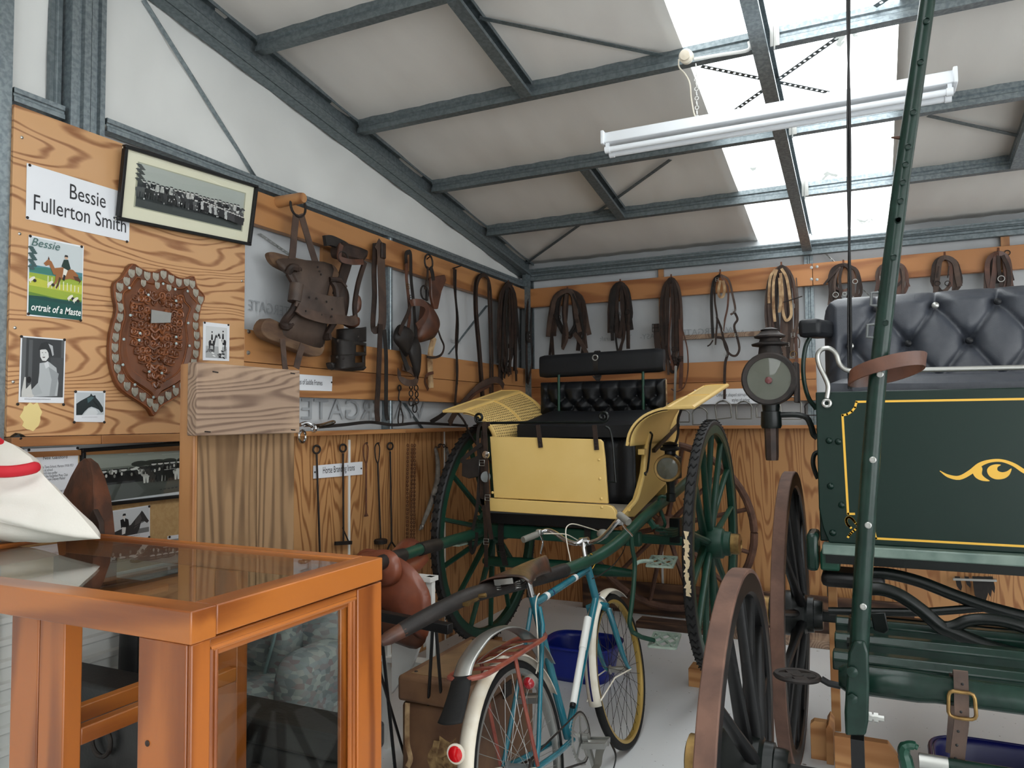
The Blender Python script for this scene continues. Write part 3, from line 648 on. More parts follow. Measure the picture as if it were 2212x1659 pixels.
zr = PY(1170, 913, -2.17).z
xl, xr = PY(1045, 912, -2.17).x, PY(1292, 915, -2.17).x
def scroll(c, r0, turns, s, Y):
    return [V((c.x+s*cos(pi/2*-1+t*turns*2*pi)*r0*(1-.75*t), Y, c.z+sin(-pi/2+t*turns*2*pi)*r0*(1-.75*t))) for t in [i/30 for i in range(31)]]
mb = MB(); cl = V((xl-.028, 0, zr+.030)); crr = V((xr+.028, 0, zr+.030))
mb.tube(list(reversed(scroll(cl, .030, 1.35, -1, -2.17)))+[V((xl+.05, -2.17, zr)), V(((xl+xr)/2, -2.17, zr+.002)), V((xr-.05, -2.17, zr))]+scroll(crr, .030, 1.35, 1, -2.17), .0075, 8); rl = obj('rein_rail', mb, M['green_black'], gig)
for px0, px1, yb in ((1162, 1168, 967), (1284, 1289, 972)):
    a, b = PY(px0, 918, -2.165), PY(px1, yb, -2.158); mb = MB(); mb.strap([a, a.lerp(b, .5), b], .024, .007); k = obj('rail_bracket', mb, M['leather'], rl)
    for f in (.72, .9):
        mb = MB(); mb.lathe([(.006, 0), (.004, .004), (0, .005)], a.lerp(b, f)+V((0, -.004, 0)), (0, -1, 0), 8); obj('rivet', mb, M['iron'], k)
mb = MB(); mb.tube(cr([PY(x, y, -2.155) for x, y in ((1308, 921), (1318, 930), (1324, 960), (1327, 1000), (1330, 1038), (1329, 1041), (1313, 1040))], 4), .006, 8); obj('grab_iron', mb, M['green_black'], gig)
# sides of the tub: right side read from the photograph, left side mirrored
def side(X, flip):
    pts = [PX(x, y, 1.505) for x, y in ((1343, 1116), (1371, 1117), (1418, 1068), (1440, 1044), (1466, 1000), (1467, 884), (1452, 886), (1436, 893), (1419, 903), (1408, 916), (1401, 935), (1397, 955), (1393, 985), (1390, 1020), (1384, 1045), (1374, 1078), (1358, 1098))]
    mb = MB(); mb.prism([V((X, p.y, p.z)) for p in pts], (.022 if flip else -.022, 0, 0)); return mb
sr = obj('body_side', side(X1, 0), M['yellow'], gig, bev=.004)
obj('body_side', side(X0, 1), M['yellow'], gig, bev=.004)
mb = MB(); e = [PX(x, y, X1+.004) for x, y in ((1358, 1100), (1374, 1080), (1384, 1046), (1390, 1020), (1393, 985), (1397, 955), (1401, 935), (1408, 916), (1419, 903), (1436, 893))]
mb.tube(cr(e, 3), .012, 8); obj('edge_bead', mb, M['yellow'], sr)
mb = MB(); mb.bar(PX(1412, 974, X1+.01), PX(1465, 918, X1+.01), .02, .022); obj('side_rail', mb, M['leather'], sr)
mb = MB(); mb.tube(cr([PX(x, y, X1+.02) for x, y in ((1405, 934), (1409, 940), (1405, 960), (1402, 990), (1398, 1018), (1393, 1022), (1395, 1026))], 3), .006, 8); obj('latch', mb, M['green_black'], sr)
mb = MB(); p = PX(1391, 976, X1+.012); mb.box(p-V((.03, .02, .016)), p+V((.008, .03, .016))); obj('hinge_block', mb, M['yellow'], sr, bev=.003)
mb = MB(); mb.box((X0+.01, YD+.03, .985), (X1-.01, -1.1, 1.01)); obj('floor_board', mb, M['grey_paint'], gig)
mb = MB(); mb.box((X0+.05, YD+.04, 1.011), (X1-.03, -1.75, 1.02)); obj('floor_mat', mb, mat('pebble_mat', (176, 168, 156), .9, c2=(150, 142, 130), scale=90), gig)
mb = MB(); mb.box((X0+.03, YD+.02, .93), (X1-.06, -1.2, .985)); obj('under_frame', mb, M['black'], gig)
mb = MB(); mb.box((X0+.022, -1.12, 1.0), (X1-.022, -1.10, 1.56)); obj('tail_board', mb, M['yellow'], gig)
# seat
def cushion(lo, hi, dz, puff=.012, n=14):
    mb = MB()
    def top(u, v):
        x = lo[0]+(hi[0]-lo[0])*u; y = lo[1]+(hi[1]-lo[1])*v
        e = min(1, 6*min(u, 1-u))*min(1, 6*min(v, 1-v))
        return V((x, y, hi[2]+dz*v+puff*e-.012*(1-min(1, 30*min(u, 1-u, v, 1-v)))-.01*sin(pi*u)))
    mb.grid(top, n*2, n); bx = MB(); bx.box(lo, (hi[0], hi[1], hi[2]-.004)); 
    # skirt down from the outline
    out = [(i/(n*2), 0) for i in range(n*2)]+[(1, j/n) for j in range(n)]+[(1-i/(n*2), 1) for i in range(n*2)]+[(0, 1-j/n) for j in range(n)]
    P = [top(u, v) for u, v in out]; Q = [V((p.x, p.y, lo[2])) for p in P]; m_ = len(P)
    mb.add(P+Q, [(i, i+m_, (i+1) % m_+m_, (i+1) % m_) for i in range(m_)]+[tuple(range(m_, 2*m_))]); return mb
fl, fr = PY(1117, 914, -1.78), PY(1402, 912, -1.78)
obj('seat_cushion', cushion((max(fl.x, X0+.026), -1.78, fl.z-.085), (X1-.026, -1.24, fl.z), .085, .006), M['vinyl'], gig, angle=60)
mb = MB(); mb.grid(lambda u, v: V((X0+.04+(X1-X0-.08)*u, -1.74+.006*sin(46*u)*(1-v*.3), 1.01+(fl.z-.085-1.01)*v)), 60, 6); obj('seat_skirt', mb, M['vinyl'], gig, solid=.006)
mb = MB()
for i in range(14): mb.ball((X0+.06+(X1-X0-.12)*i/13, -1.75, fl.z-.105), .006, 8, 5)
obj('skirt_studs', mb, M['iron'], gig, kind='stuff')
def tuft(x0, x1, z0, z1, Y, nx, rows, depth, thick, zrow, xb=None, pt=None, pleat_top=True, nu=120, nv=40, curve=0.0, rcorner=0, tilt=0):
    """buttoned upholstery facing -Y; rows of buttons at heights zrow, alternate rows shifted half a pitch; returns mesh and button points"""
    pitch = pt or (x1-x0)/nx; B = []
    for r, zb in enumerate(zrow):
        for i in range(-3 if xb is not None else 0, nx+4 if xb is not None else nx+1):
            xq = (xb[r]+pitch*i) if xb is not None else x0+pitch*(i+(.5 if r % 2 == 0 else 0))
            if x0+.03 < xq < x1-.03: B.append((xq, zb))
    def seg(px, pz, a, b):
        ax_, az = a; bx, bz = b; dx, dz = bx-ax_, bz-az; t = max(0, min(1, ((px-ax_)*dx+(pz-az)*dz)/(dx*dx+dz*dz))); return math.hypot(px-ax_-dx*t, pz-az-dz*t)
    S = []
    dz_ = abs(zrow[0]-zrow[1]) if len(zrow) > 1 else 0
    for i, a in enumerate(B):
        for b in B[i+1:]:
            if abs(abs(a[0]-b[0])-pitch/2) < pitch*.2 and abs(abs(a[1]-b[1])-dz_) < dz_*.2: S.append((a, b))
    for a in B:
        if pleat_top and abs(a[1]-max(zrow)) < 1e-4: S.append((a, (a[0], z1)))
        if abs(a[1]-min(zrow)) < 1e-4: S.append((a, (a[0]-pitch/2, a[1]-dz_))); S.append((a, (a[0]+pitch/2, a[1]-dz_)))
    def f(u, v):
        x = x0+(x1-x0)*u; z = z0+(z1-z0)*v
        e = min(u*(x1-x0), (1-u)*(x1-x0), v*(z1-z0), (1-v)*(z1-z0)); p = thick*min(1, (e/.05))**.5 if e < .05 else thick
        db = min([math.hypot(x-a, z-b) for a, b in B] or [9]); ds = min([seg(x, z, a, b) for a, b in S] or [9])
        p -= depth*math.exp(-(db/.035)**2)+depth*.38*math.exp(-(ds/.012)**2)+depth*.25*math.exp(-(ds/.04)**2)
        if rcorner and z > z1-rcorner and x < x0+rcorner:
            dd = math.hypot(x-(x0+rcorner), z-(z1-rcorner))
            if dd > rcorner: k = rcorner/dd; x = x0+rcorner+(x-(x0+rcorner))*k; z = z1-rcorner+(z-(z1-rcorner))*k
        return V((x, Y-p+tilt*(z-z0), z))
    mb = MB(); mb.grid(f, nu, nv)
    return mb, [V((a, Y-thick+depth*.8+tilt*(b-z0), b)) for a, b in B]
bx0, bx1 = PY(1165, 850, -1.18).x, PY(1437, 850, -1.18).x; bz0, bz1 = PY(1165, 890, -1.18).z, PY(1165, 826, -1.18).z
mb, bt_ = tuft(bx0, bx1, bz0-.02, bz1, -1.15, 7, None, .028, .06, (bz0+.095, bz0+.035), nu=140, nv=40)
o = obj('seat_back', mb, M['vinyl'], gig, angle=80)
for p in bt_: mb = MB(); mb.ball(p, .008, 8, 5, (1, .5, 1)); obj('button', mb, M['vinyl'], o)
mb = MB(); mb.box((bx0, -1.15, bz0-.02), (bx1, -1.12, bz1)); obj('seat_back_board', mb, M['vinyl'], gig, bev=.01)
mb = MB(); mb.tube(cr([(bx1+.002, -1.16, bz0+.02+i*.035+0) if i % 2 else (bx1+.006, -1.175, bz0+.02+i*.035) for i in range(6)], 3), .005, 6); obj('frayed_edge', mb, M['rawhide'], o)
hz0, hz1 = PY(1300, 810, -1.17).z, PY(1300, 760, -1.17).z; hx0, hx1 = PY(1168, 790, -1.17).x, PY(1434, 780, -1.17).x
mb = MB()
def roll(u, v):
    x = hx0+(hx1-hx0)*u; q = 2*pi*v; s = 1 if .03 < u < .97 else .9
    cx, cz = cos(q), sin(q); n = 5; r = (abs(cx)**n+abs(cz)**n)**(-1/n)
    return V((x, -1.16+.04*r*cx*s, (hz0+hz1)/2+(hz1-hz0)/2*r*cz*s+.012*(u-.5)))
mb.grid(roll, 24, 24); ends = [[roll(e, j/24) for j in range(24)] for e in (0, 1)]
for e in ends: mb.add(e, [tuple(range(24))])
hr = obj('back_roll', mb, M['vinyl'], gig, angle=50)
xm = (hx0+hx1)/2-.02
mb = MB(); mb.strap([V((xm, -1.16+.046*cos(q), (hz0+hz1)/2+((hz1-hz0)/2+.008)*sin(q))) for q in [2*pi*i/24 for i in range(25)]]+[V((xm+.01, -1.2, hz0-.02)), V((xm+.012, -1.2, hz0-.03))], .034, .005); st = obj('roll_strap', mb, M['leather_black'], hr)
mb = MB(); mb.torus((xm, -1.208, hz1-.04), (0, 1, 0), .018, .004, 14, 6); obj('buckle', mb, M['zinc'], st)
mb = MB(); mb.prism([V((xm-.03, -1.19, hz0-.005)), V((xm+.035, -1.19, hz0-.005)), V((xm+.02, -1.19, hz0-.04)), V((xm, -1.19, hz0-.04))], (0, .01, 0)); obj('strap_tip', mb, M['leather_black'], hr)
for px in (1207, 1389):
    p = PY(px, 812, -1.2); mb = MB(); mb.tube([V((p.x, -1.2, hz0+.01)), V((p.x, -1.205, fl.z+.05))], .0095, 10); obj('roll_post', mb, M['green_b'], gig)
# wings over the wheels
prof = [(.0, 1.36), (.012, 1.42), (.045, 1.475), (.10, 1.52), (.17, 1.548), (.235, 1.556), (.36, 1.558)]
def wing(xb, s):
    ya, yb = -1.98, -1.12
    C = cr([V((a, 0, b)) for a, b in prof], 4)
    def surf(u, v, lift=0):
        t = v*(len(C)-1); i = min(int(t), len(C)-2); p = C[i].lerp(C[i+1], t-i)
        tg = (C[i+1]-C[i]).normalized(); return V((xb+s*((p.x-.01)*(1+.1*u)-tg.z*lift), ya+(yb-ya)*u, p.z+.15*u*min(1, v*1.2)+tg.x*lift))
    vc = .80
    mb = MB()
    for k in range(33):
        u = .03+.94*k/32
        mb.strap([surf(u, vc*j/14, .001) for j in range(15)], .010, .002, (0, 1, 0))
    for k in range(19):
        v = vc*(.03+.95*k/18)
        mb.strap([surf(j/10, v, -.0015) for j in range(11)], .011, .002, (surf(.5, min(1, v+.02))-surf(.5, v)).normalized())
    wg = obj('cane_wing', mb, M['cane'], gig, kind='stuff')
    mb = MB(); mb.grid(lambda u, v: surf(u, vc+(1-vc)*v), 10, 4); obj('wing_board', mb, M['yellow'], wg, solid=.014, bev=.003)
    mb = MB(); mb.grid(lambda u, v: surf(u, vc*v, -.006), 10, 14); obj('gap_shade_sheet', mb, M['gap'], wg, solid=.002)  # added dark sheet: paints shade into the holes of the weave
    mb = MB(); mb.grid(lambda u, v: surf(u, vc*v, -.011), 10, 14); obj('wing_underside', mb, M['yellow'], wg, solid=.003)
    mb = MB()
    for u in (0, .5, 1): mb.strap([surf(u, j/18*.99, .004) for j in range(19)], .022, .012, (0, 1, 0))
    for v in (.03, vc, .985): mb.tube([surf(j/10, v, .003) for j in range(11)], .010, 6)
    obj('wing_frame', mb, M['yellow'], wg)
    mb = MB(); a = surf(.05, .9, -.01); mb.tube(cr([a, a+V((-.03*s, .04, -.06)), a+V((-.05*s, .1, -.16)), V((xb+s*.12, a.y+.2, 1.22))], 4), .007, 6); obj('wing_stay', mb, M['iron'], wg)
wing(X1, 1); wing(X0, -1)
# springs and steps
for X, s in ((1.64, 1), (.60, -1)):
    mb = MB()
    for k in range(4):
        L = .46-.09*k
        mb.strap([V((X, AX+L*t, .905-.028*k*0-.07*(t*t)*(L/.46)**2*-1-.07-.012*k+.04)) for t in [i/8-1 for i in range(17)]], .045, .010)
    sp = obj('leaf_spring', mb, M['green_b'], gig)
    mb = MB(); mb.box((X-.03, AX-.03, .79), (X+.03, AX+.03, .93)); obj('spring_clip', mb, M['green_black'], sp, bev=.004)
    for yy in (-.46, .46):
        mb = MB(); mb.bar((X, AX+yy, .93), (X-.05*s, AX+yy*.98, 1.0), .03, .02); obj('spring_shackle', mb, M['green_b'], sp)
def steppad(c, ux, uy, w, l, parent):
    mb = MB(); c = V(c)
    def P(a, b): return c+V(ux)*(a*w/2)+V(uy)*(b*l/2)
    for a, b in (((-1, -1), (1, -1)), ((1, -1), (1, 1)), ((1, 1), (-1, 1)), ((-1, 1), (-1, -1)), ((-1, -1), (1, 1)), ((1, -1), (-1, 1)), ((-1, 0), (0, 1)), ((0, -1), (1, 0)), ((0, -1), (-1, 0)), ((1, 0), (0, 1))):
        mb.bar(P(*a), P(*b), .012, .01, (0, 0, 1))
    return obj('step_pad', mb, M['green_step'], parent)
mb = MB(); XS = 1.585
mb.tube(cr([PX(x, y, XS) for x, y in ((1362, 1150), (1366, 1185), (1371, 1215), (1369, 1260), (1364, 1310), (1360, 1345), (1366, 1365))], 4)+[PX(1385, 1376, 1.62), PX(1412, 1383, 1.66)], [.012]*27, 8)
si = obj('step_iron', mb, M['green_b'], gig)
c1 = PX(1430, 1213, 1.66); c2 = PX(1436, 1383, 1.70)
mb = MB(); mb.tube(cr([PX(1371, 1220, XS), PX(1380, 1214, 1.6), PX(1392, 1212, 1.62), PX(1408, 1212, 1.64)], 4), .01, 8); obj('step_arm', mb, M['green_step'], si)
steppad(c1, (1, .1, 0), (-.1, 1, .12), .13, .18, si); steppad(c2, (1, .1, 0), (-.1, 1, .1), .13, .19, si)
c3 = PX(990, 1172, .55); steppad(c3, (1, -.1, 0), (.1, 1, 0), .12, .17, gig)
mb = MB(); mb.tube(cr([c3+V((.06, 0, 0)), c3+V((.1, .05, 0)), V((.64, c3.y+.15, .82))], 4), .012, 8); obj('step_arm', mb, M['green_b'], gig)
# shafts: measured on the photograph, nearer the middle of the gig towards the tips
R1 = [(1497, 1030, 1.63), (1450, 1070, 1.62), (1400, 1110, 1.60), (1345, 1163, 1.56), (1310, 1190, 1.53), (1270, 1212, 1.50), (1200, 1238, 1.47), (1110, 1262, 1.44), (1020, 1285, 1.40), (960, 1312, 1.36), (900, 1344, 1.31), (868, 1362, 1.28)]
pts = cr([PX(x, y, X) for x, y, X in R1], 4); n = len(pts)
rs = [.030-.008*i/n for i in range(n)]
cut = int(n*.53)
mb = MB(); mb.tube(pts[:cut+1], rs[:cut+1], 12); sh = obj('shaft', mb, M['green_b'], gig)
mb = MB(); mb.tube(pts[cut:], [r+.004 for r in rs[cut:]], 12); obj('leather_sleeve', mb, M['leather_black'], sh)
e = pts[-1]; d = (pts[-1]-pts[-3]).normalized(); mb = MB(); mb.tube([e-d*.01, e+d*.05, e+d*.075], [.026, .023, .015], 10); obj('shaft_tip', mb, M['leather_red'], sh)
tipR = e
mb = MB(); p = PX(1080, 1290, 1.44); mb.bar(pts[int(n*.74)]+V((.026, -.04, -.012)), pts[int(n*.74)]+V((.026, .06, -.005)), .02, .012); mb.lathe([(.006, 0), (.008, .02), (.008, .035), (0, .038)], pts[int(n*.74)]+V((.03, .04, 0)), (1, 0, .2), 8); obj('tug_stop', mb, M['brass'], sh)
L1 = [(1090, 1128, .60), (1040, 1148, .64), (985, 1165, .67), (955, 1174, .69), (915, 1184, .71), (880, 1196, .73), (840, 1208, .75), (800, 1228, .78), (770, 1250, .80)]
pl = cr([PX(x, y, X) for x, y, X in L1], 4); n2 = len(pl)
mb = MB(); mb.tube(pl, [.031-.007*i/n2 for i in range(n2)], 12); sl = obj('shaft', mb, M['green_b'], gig)
for i0, i1 in ((13, 17), (21, 32)):
    mb = MB(); mb.tube(pl[i0:i1+1], .034-.004*i0/n2, 12); obj('leather_sleeve', mb, M['leather_black'], sl)
# lamp of the gig
def round_lamp(root, c, r, m_rim, depth=.10):
    """lens barrel facing -Y; c is the centre of the lens"""
    c = V(c); mb = MB(); mb.ringsec([(r, 0), (r*1.06, .006), (r*1.04, .02), (r*.9, .03), (r*.84, .012), (r*.84, .002)], c, (0, 1, 0), 32); rim = obj('lens_rim', mb, m_rim, root)
    mb = MB(); mb.lathe([(0, -.004), (r*.4, -.002), (r*.84, .006)], c, (0, 1, 0), 24); obj('lens_glass', mb, M['glass'], rim)
    mb = MB(); mb.lathe([(r*.86, .010), (r*.62, .030)], c, (0, 1, 0), 24); obj('lamp_liner', mb, M['lamp_liner'], rim)
    mb = MB(); mb.lathe([(r*.62, .030), (r*.56, .046), (r*.42, .062), (r*.2, .072), (0, .075)], c, (0, 1, 0), 24); obj('reflector', mb, M['mirror'], rim)
    mb = MB(); mb.tube([c+V((0, .03, -r*.5)), c+V((0, .03, -r*.05))], r*.1, 8); mb.ball(c+V((0, .028, 0)), r*.14, 8, 6); obj('burner', mb, M['brass'], rim)
    return rim
lc = PX(1441, 1012, 1.68); gl = thing('gig_lamp', lc-V((0, 0, .16)), 'small square black carriage lamp with oval brass rim on the yellow gig', 'lamp')
round_lamp(gl, lc, .070, M['brass'])
mb = MB(); mb.box(lc+V((-.045, .03, -.06)), lc+V((.05, .13, .06))); obj('lamp_body', mb, M['black'], gl, bev=.006)
mb = MB(); t = lc+V((0, .075, .06)); mb.lathe([(.048, 0), (.03, .015), (.03, .03), (.052, .036), (.056, .048), (.04, .058), (.046, .066), (.03, .078), (0, .084)], t, (0, 0, 1), 20); obj('lamp_chimney', mb, M['black'], gl)
mb = MB(); t = lc+V((0, .075, -.06)); mb.lathe([(.03, 0), (.022, -.04), (.022, -.075), (.026, -.08), (.026, -.12), (.02, -.125)], t, (0, 0, 1), 16); obj('lamp_socket', mb, M['green_black'], gl)
mb = MB(); mb.tube(cr([t+V((-.02, 0, -.1)), t+V((-.06, -.01, -.10)), t+V((-.065, 0, -.16)), t+V((-.04, .02, -.25)), V((1.60, t.y+.04, t.z-.29))], 4), .009, 8); obj('lamp_bracket', mb, M['green_b'], gl)
# ================================================================ GREEN WAGON
YP = -3.0; WX0, WX1 = PY(1766, 1000, YP).x, 3.9; WC = (WX0+WX1)/2
wagon = thing('horse_wagon', (WC, -3.0, 0), 'dark green four-wheeled wagon with gold lining and grey buttoned seat', 'wagon')
zt, zb = PY(1766, 847, YP).z, PY(1785, 1172, YP).z
mb = MB(); mb.prism([V((WX0, YP, zt)), V((WX0, YP, zb+.12)), V((WX0+.012, YP, zb+.05)), V((WX0+.03, YP, zb)), V((WX1, YP, zb)), V((WX1, YP, zt))], (0, .03, 0)); fp = obj('front_panel', mb, M['green'], wagon, bev=.004)
for X in (WX0+.015, WX1-.015):
    mb = MB(); mb.box((X-.015, YP+.031, zb), (X+.015, -1.2, zt-.12)); obj('side_panel', mb, M['green'], wagon, bev=.004)
mb = MB(); mb.box((WX0+.03, -1.24, zb), (WX1-.03, -1.21, zt-.12)); obj('tail_board', mb, M['green'], wagon, bev=.004)
mb = MB(); mb.box((WX0+.03, YP+.031, zb), (WX1-.03, -1.245, zb+.03)); obj('floor_board', mb, M['green_black'], wagon)
# gold lining and ornaments (thin paint lines)
def line(pts, w, name='gold_line'):
    mb = MB(); mb.strap(pts, w, .0015, [V((0, 0, 1)) if abs((pts[min(i+1, len(pts)-1)]-pts[max(i-1, 0)]).normalized().z) < .7 else V((1, 0, 0)) for i in range(len(pts))]); return mb
def gline(pts, w=.0075, closed=False):
    P = [V((p.x, YP-.001, p.z)) for p in pts]; mb = MB(); n = len(P)
    for i in range(n-1): 
        d = (P[i+1]-P[i]).normalized(); mb.bar(P[i]-d*w*.4, P[i+1]+d*w*.4, w, .0012, (0, 1, 0))
    return mb
gp = lambda *a: [PY(x, y, YP) for x, y in a]
arc = gp((1820, 897), (1830, 895), (1840, 889), (1847, 880), (1850, 869))
tl = gp((1850, 868), (2212, 857)); tlr = V((2*WC-tl[0].x, YP, tl[0].z))
bl = gp((1892, 1163)); zb_l = bl[0].z
lines = [gp((1820, 897), (1832, 1110), (1845, 1110)), arc, [tl[0], tlr], [bl[0], V((2*WC-bl[0].x, YP, zb_l))],
         gp((1892, 1163), (1889, 1150), (1884, 1140), (1875, 1134)), cr(gp((1838, 1140), (1830, 1132), (1828, 1122), (1834, 1117), (1842, 1122), (1850, 1132), (1866, 1146), (1876, 1152)), 3), cr(gp((1832, 1160), (1840, 1150), (1855, 1138), (1868, 1126), (1880, 1115)), 3)]
for L in lines: obj('gold_line', gline(L), M['gold_line'], fp)
for L in (lines[0], lines[1], lines[4], lines[5], lines[6]): obj('gold_line', gline([V((2*WC-p.x, p.y, p.z)) for p in L]), M['gold_line'], fp)
def orn(pts): return [V((p.x, YP, p.z)) for p in cr(gp(*pts), 4, closed=True)]
def ribbon(px, wd):
    P = cr(gp(*px), 4); n_ = len(P); W_ = [wd[min(int(i/4), len(wd)-2)]*(1-(i % 4)/4)+wd[min(int(i/4)+1, len(wd)-1)]*((i % 4)/4) for i in range(n_)]; mb = MB(); vs_ = []
    for i, p in enumerate(P):
        d = (P[min(i+1, n_-1)]-P[max(i-1, 0)]).normalized(); s_ = V((-d.z, 0, d.x)); vs_ += [V((p.x, YP-.0012, p.z))+s_*(W_[i]/2), V((p.x, YP-.0012, p.z))-s_*(W_[i]/2)]
    mb.add(vs_, [(2*i, 2*i+1, 2*i+3, 2*i+2) for i in range(n_-1)]); return mb
orns = [ribbon([(2030, 1017), (2048, 1028), (2072, 1032), (2096, 1020), (2116, 1004), (2138, 996), (2164, 995), (2190, 1004), (2212, 1018), (2236, 1028)], [.002, .010, .014, .015, .014, .010, .009, .011, .013, .015])]
mb = MB(); mb.prism(orn([(2101, 1016), (2116, 1006), (2122, 1012), (2121, 1024), (2128, 1032), (2138, 1039), (2120, 1038), (2106, 1030)]), (0, -.0014, 0)); orns.append(mb)
mb = MB(); mb.prism(orn([(2132, 1016), (2138, 1007), (2150, 1003), (2162, 1004), (2155, 1009), (2155, 1016), (2164, 1020), (2175, 1018), (2185, 1012), (2180, 1026), (2168, 1034), (2150, 1035), (2137, 1028)]), (0, -.0014, 0)); orns.append(mb)
for mb in orns:
    obj('gold_scroll', mb, M['gold_line'], fp); m2 = MB(); m2.add([V((2*WC-p.x, p.y, p.z)) for p in mb.v], [tuple(reversed(f)) for f in mb.f]); obj('gold_scroll', m2, M['gold_line'], fp)
for px, py in ((1791, 952), (1811, 954), (1794, 1050), (1818, 1091), (1799, 1151)):
    p = PY(px, py, YP); mb = MB(); mb.lathe([(.012, 0), (.0115, .004), (.007, .009), (0, .011)], p, (0, -1, 0), 12); obj('coach_bolt', mb, M['green'], fp)
mb = MB(); mb.box((WX0+.01, YP-.05, zb-.035), (WX1-.01, YP+.03, zb)); obj('front_sill', mb, M['green_step'] if 0 else mat('chipped_grey_green_paint', (120, 138, 128), .35, c2=(84, 106, 98), scale=10, coat=.3), wagon, bev=.005)
mb = MB(); mb.box((WX0+.02, YP-.04, zb-.065), (WX1-.02, YP+.05, zb-.036)); obj('sill_lining', mb, M['green_black'], wagon)
# bolster end and the irons below
p0, p1 = PY(1742, 1150, YP-.02), PY(1772, 1232, YP-.02)
mb = MB(); mb.box((p0.x, YP-.05, p1.z), (p1.x-.004, YP+.10, p0.z)); obj('bolster_end', mb, M['green_pole'], wagon, bev=.012)
p0, p1 = PY(1772, 1188, YP), PY(1815, 1232, YP)
mb = MB(); mb.box((p0.x, YP-.03, p1.z), (p1.x, YP+.12, p0.z)); obj('sill_block', mb, M['green_b'], wagon, bev=.008)
p0, p1 = PY(1760, 1232, YP), PY(1885, 1275, YP)
mb = MB(); mb.box((p0.x+.02, YP-.02, p1.z), (p1.x+.04, YP+.14, p0.z-.001)); obj('turntable_block', mb, M['black'], wagon, bev=.02)
# seat
YS = -2.52; sx0 = PY(1778, 700, YS).x; sz0, sz1 = PY(1900, 850, YS).z, PY(1800, 640, YS).z
pitch = PY(2095, 740, YS).x-PY(1962, 740, YS).x
b1 = PY(1962, 741, YS); b0 = PY(2022, 657, YS)
nx = 5; sx0_ = sx0+.02
mb, bt_ = tuft(sx0_-.02, sx0_-.02+pitch*nx, sz0, sz1+.005, YS+.06, nx, None, .04, .09, (b0.z, b1.z), xb=(b0.x, b1.x), pt=pitch, nu=150, nv=60, rcorner=.09, tilt=.12)
sb = obj('seat_back', mb, M['vinyl_grey'], wagon, angle=85)
for i, p in enumerate(bt_):
    mb = MB(); mb.lathe([(.014, 0), (.013, -.005), (.007, -.01), (0, -.011)], p+V((0, -.004, 0)), (0, 1, 0), 14); obj('button', mb, M['zinc'] if i % 3 == 1 else M['vinyl'], sb)
xe = sx0_-.02+pitch*nx
mb = MB(); mb.prism([V((sx0_-.02+.02, YS+.05, sz0)), V((xe, YS+.05, sz0)), V((xe, YS+.05+.05, sz1)), V((sx0_+.05, YS+.1, sz1)), V((sx0_, YS+.1, sz1-.08))], (0, .05, 0)); obj('seat_back_board', mb, M['vinyl_grey'], wagon, bev=.01)
mb = cushion((sx0_+.02, YP+.07, zt-.05), (xe-.02, YS-.02, zt+.045), .02, .02); obj('seat_cushion', mb, M['vinyl_grey'], wagon, angle=60)
mb = MB(); mb.box((sx0_+.03, YP+.08, zb+.05), (xe-.03, YS+.04, zt-.06)); obj('seat_box', mb, M['green'], wagon)
# arm rest
ya = -2.72
q0, q1 = PY(1729, 700, ya), PY(1784, 730, ya)
mb = MB(); mb.bar(V((PY(1750, 715, ya).x, ya-.06, PY(1750, 712, ya).z)), V((PY(1772, 700, ya).x, ya+.25, PY(1772, 704, ya).z+.01)), .085, .072); obj('arm_rest', mb, M['vinyl'], wagon, bev=.018)
mb = MB(); mb.tube(cr([PY(x, y, ya) for x, y in ((1750, 728), (1740, 750), (1735, 790), (1738, 830), (1748, 862), (1764, 884))], 4), .0085, 8); obj('arm_iron', mb, M['green_pole'], wagon)
mb = MB(); mb.tube(cr([PY(x, y, YP+.05) for x, y in ((1768, 976), (1759, 982), (1756, 1000), (1761, 1020), (1767, 1034))], 4), .008, 8); obj('side_staple', mb, M['green_black'], wagon)
# silver rein rail
yr = YP-.02
rp = cr([PY(x, y, yr) for x, y in ((1786, 860), (1789, 835), (1782, 815), (1770, 790), (1766, 768), (1775, 755), (1792, 753), (1806, 765), (1813, 785), (1826, 798), (1848, 802), (1900, 801))], 4)
mb = MB(); mb.tube(rp+[V((WC, yr, PY(2212, 794, yr).z)), V((2*WC-rp[-1].x, yr, rp[-1].z))], .0085, 10); rr = obj('rein_rail', mb, M['zinc'], wagon)
mb = MB(); mb.torus(PY(1786, 871, yr), (0, 1, 0), .012, .006, 18, 8); obj('rail_eye', mb, M['zinc'], rr)
mb = MB(); rp2 = [V((2*WC-p.x, p.y, p.z)) for p in rp]; mb.tube(rp2, .0085, 10); obj('rail_end', mb, M['zinc'], rr)
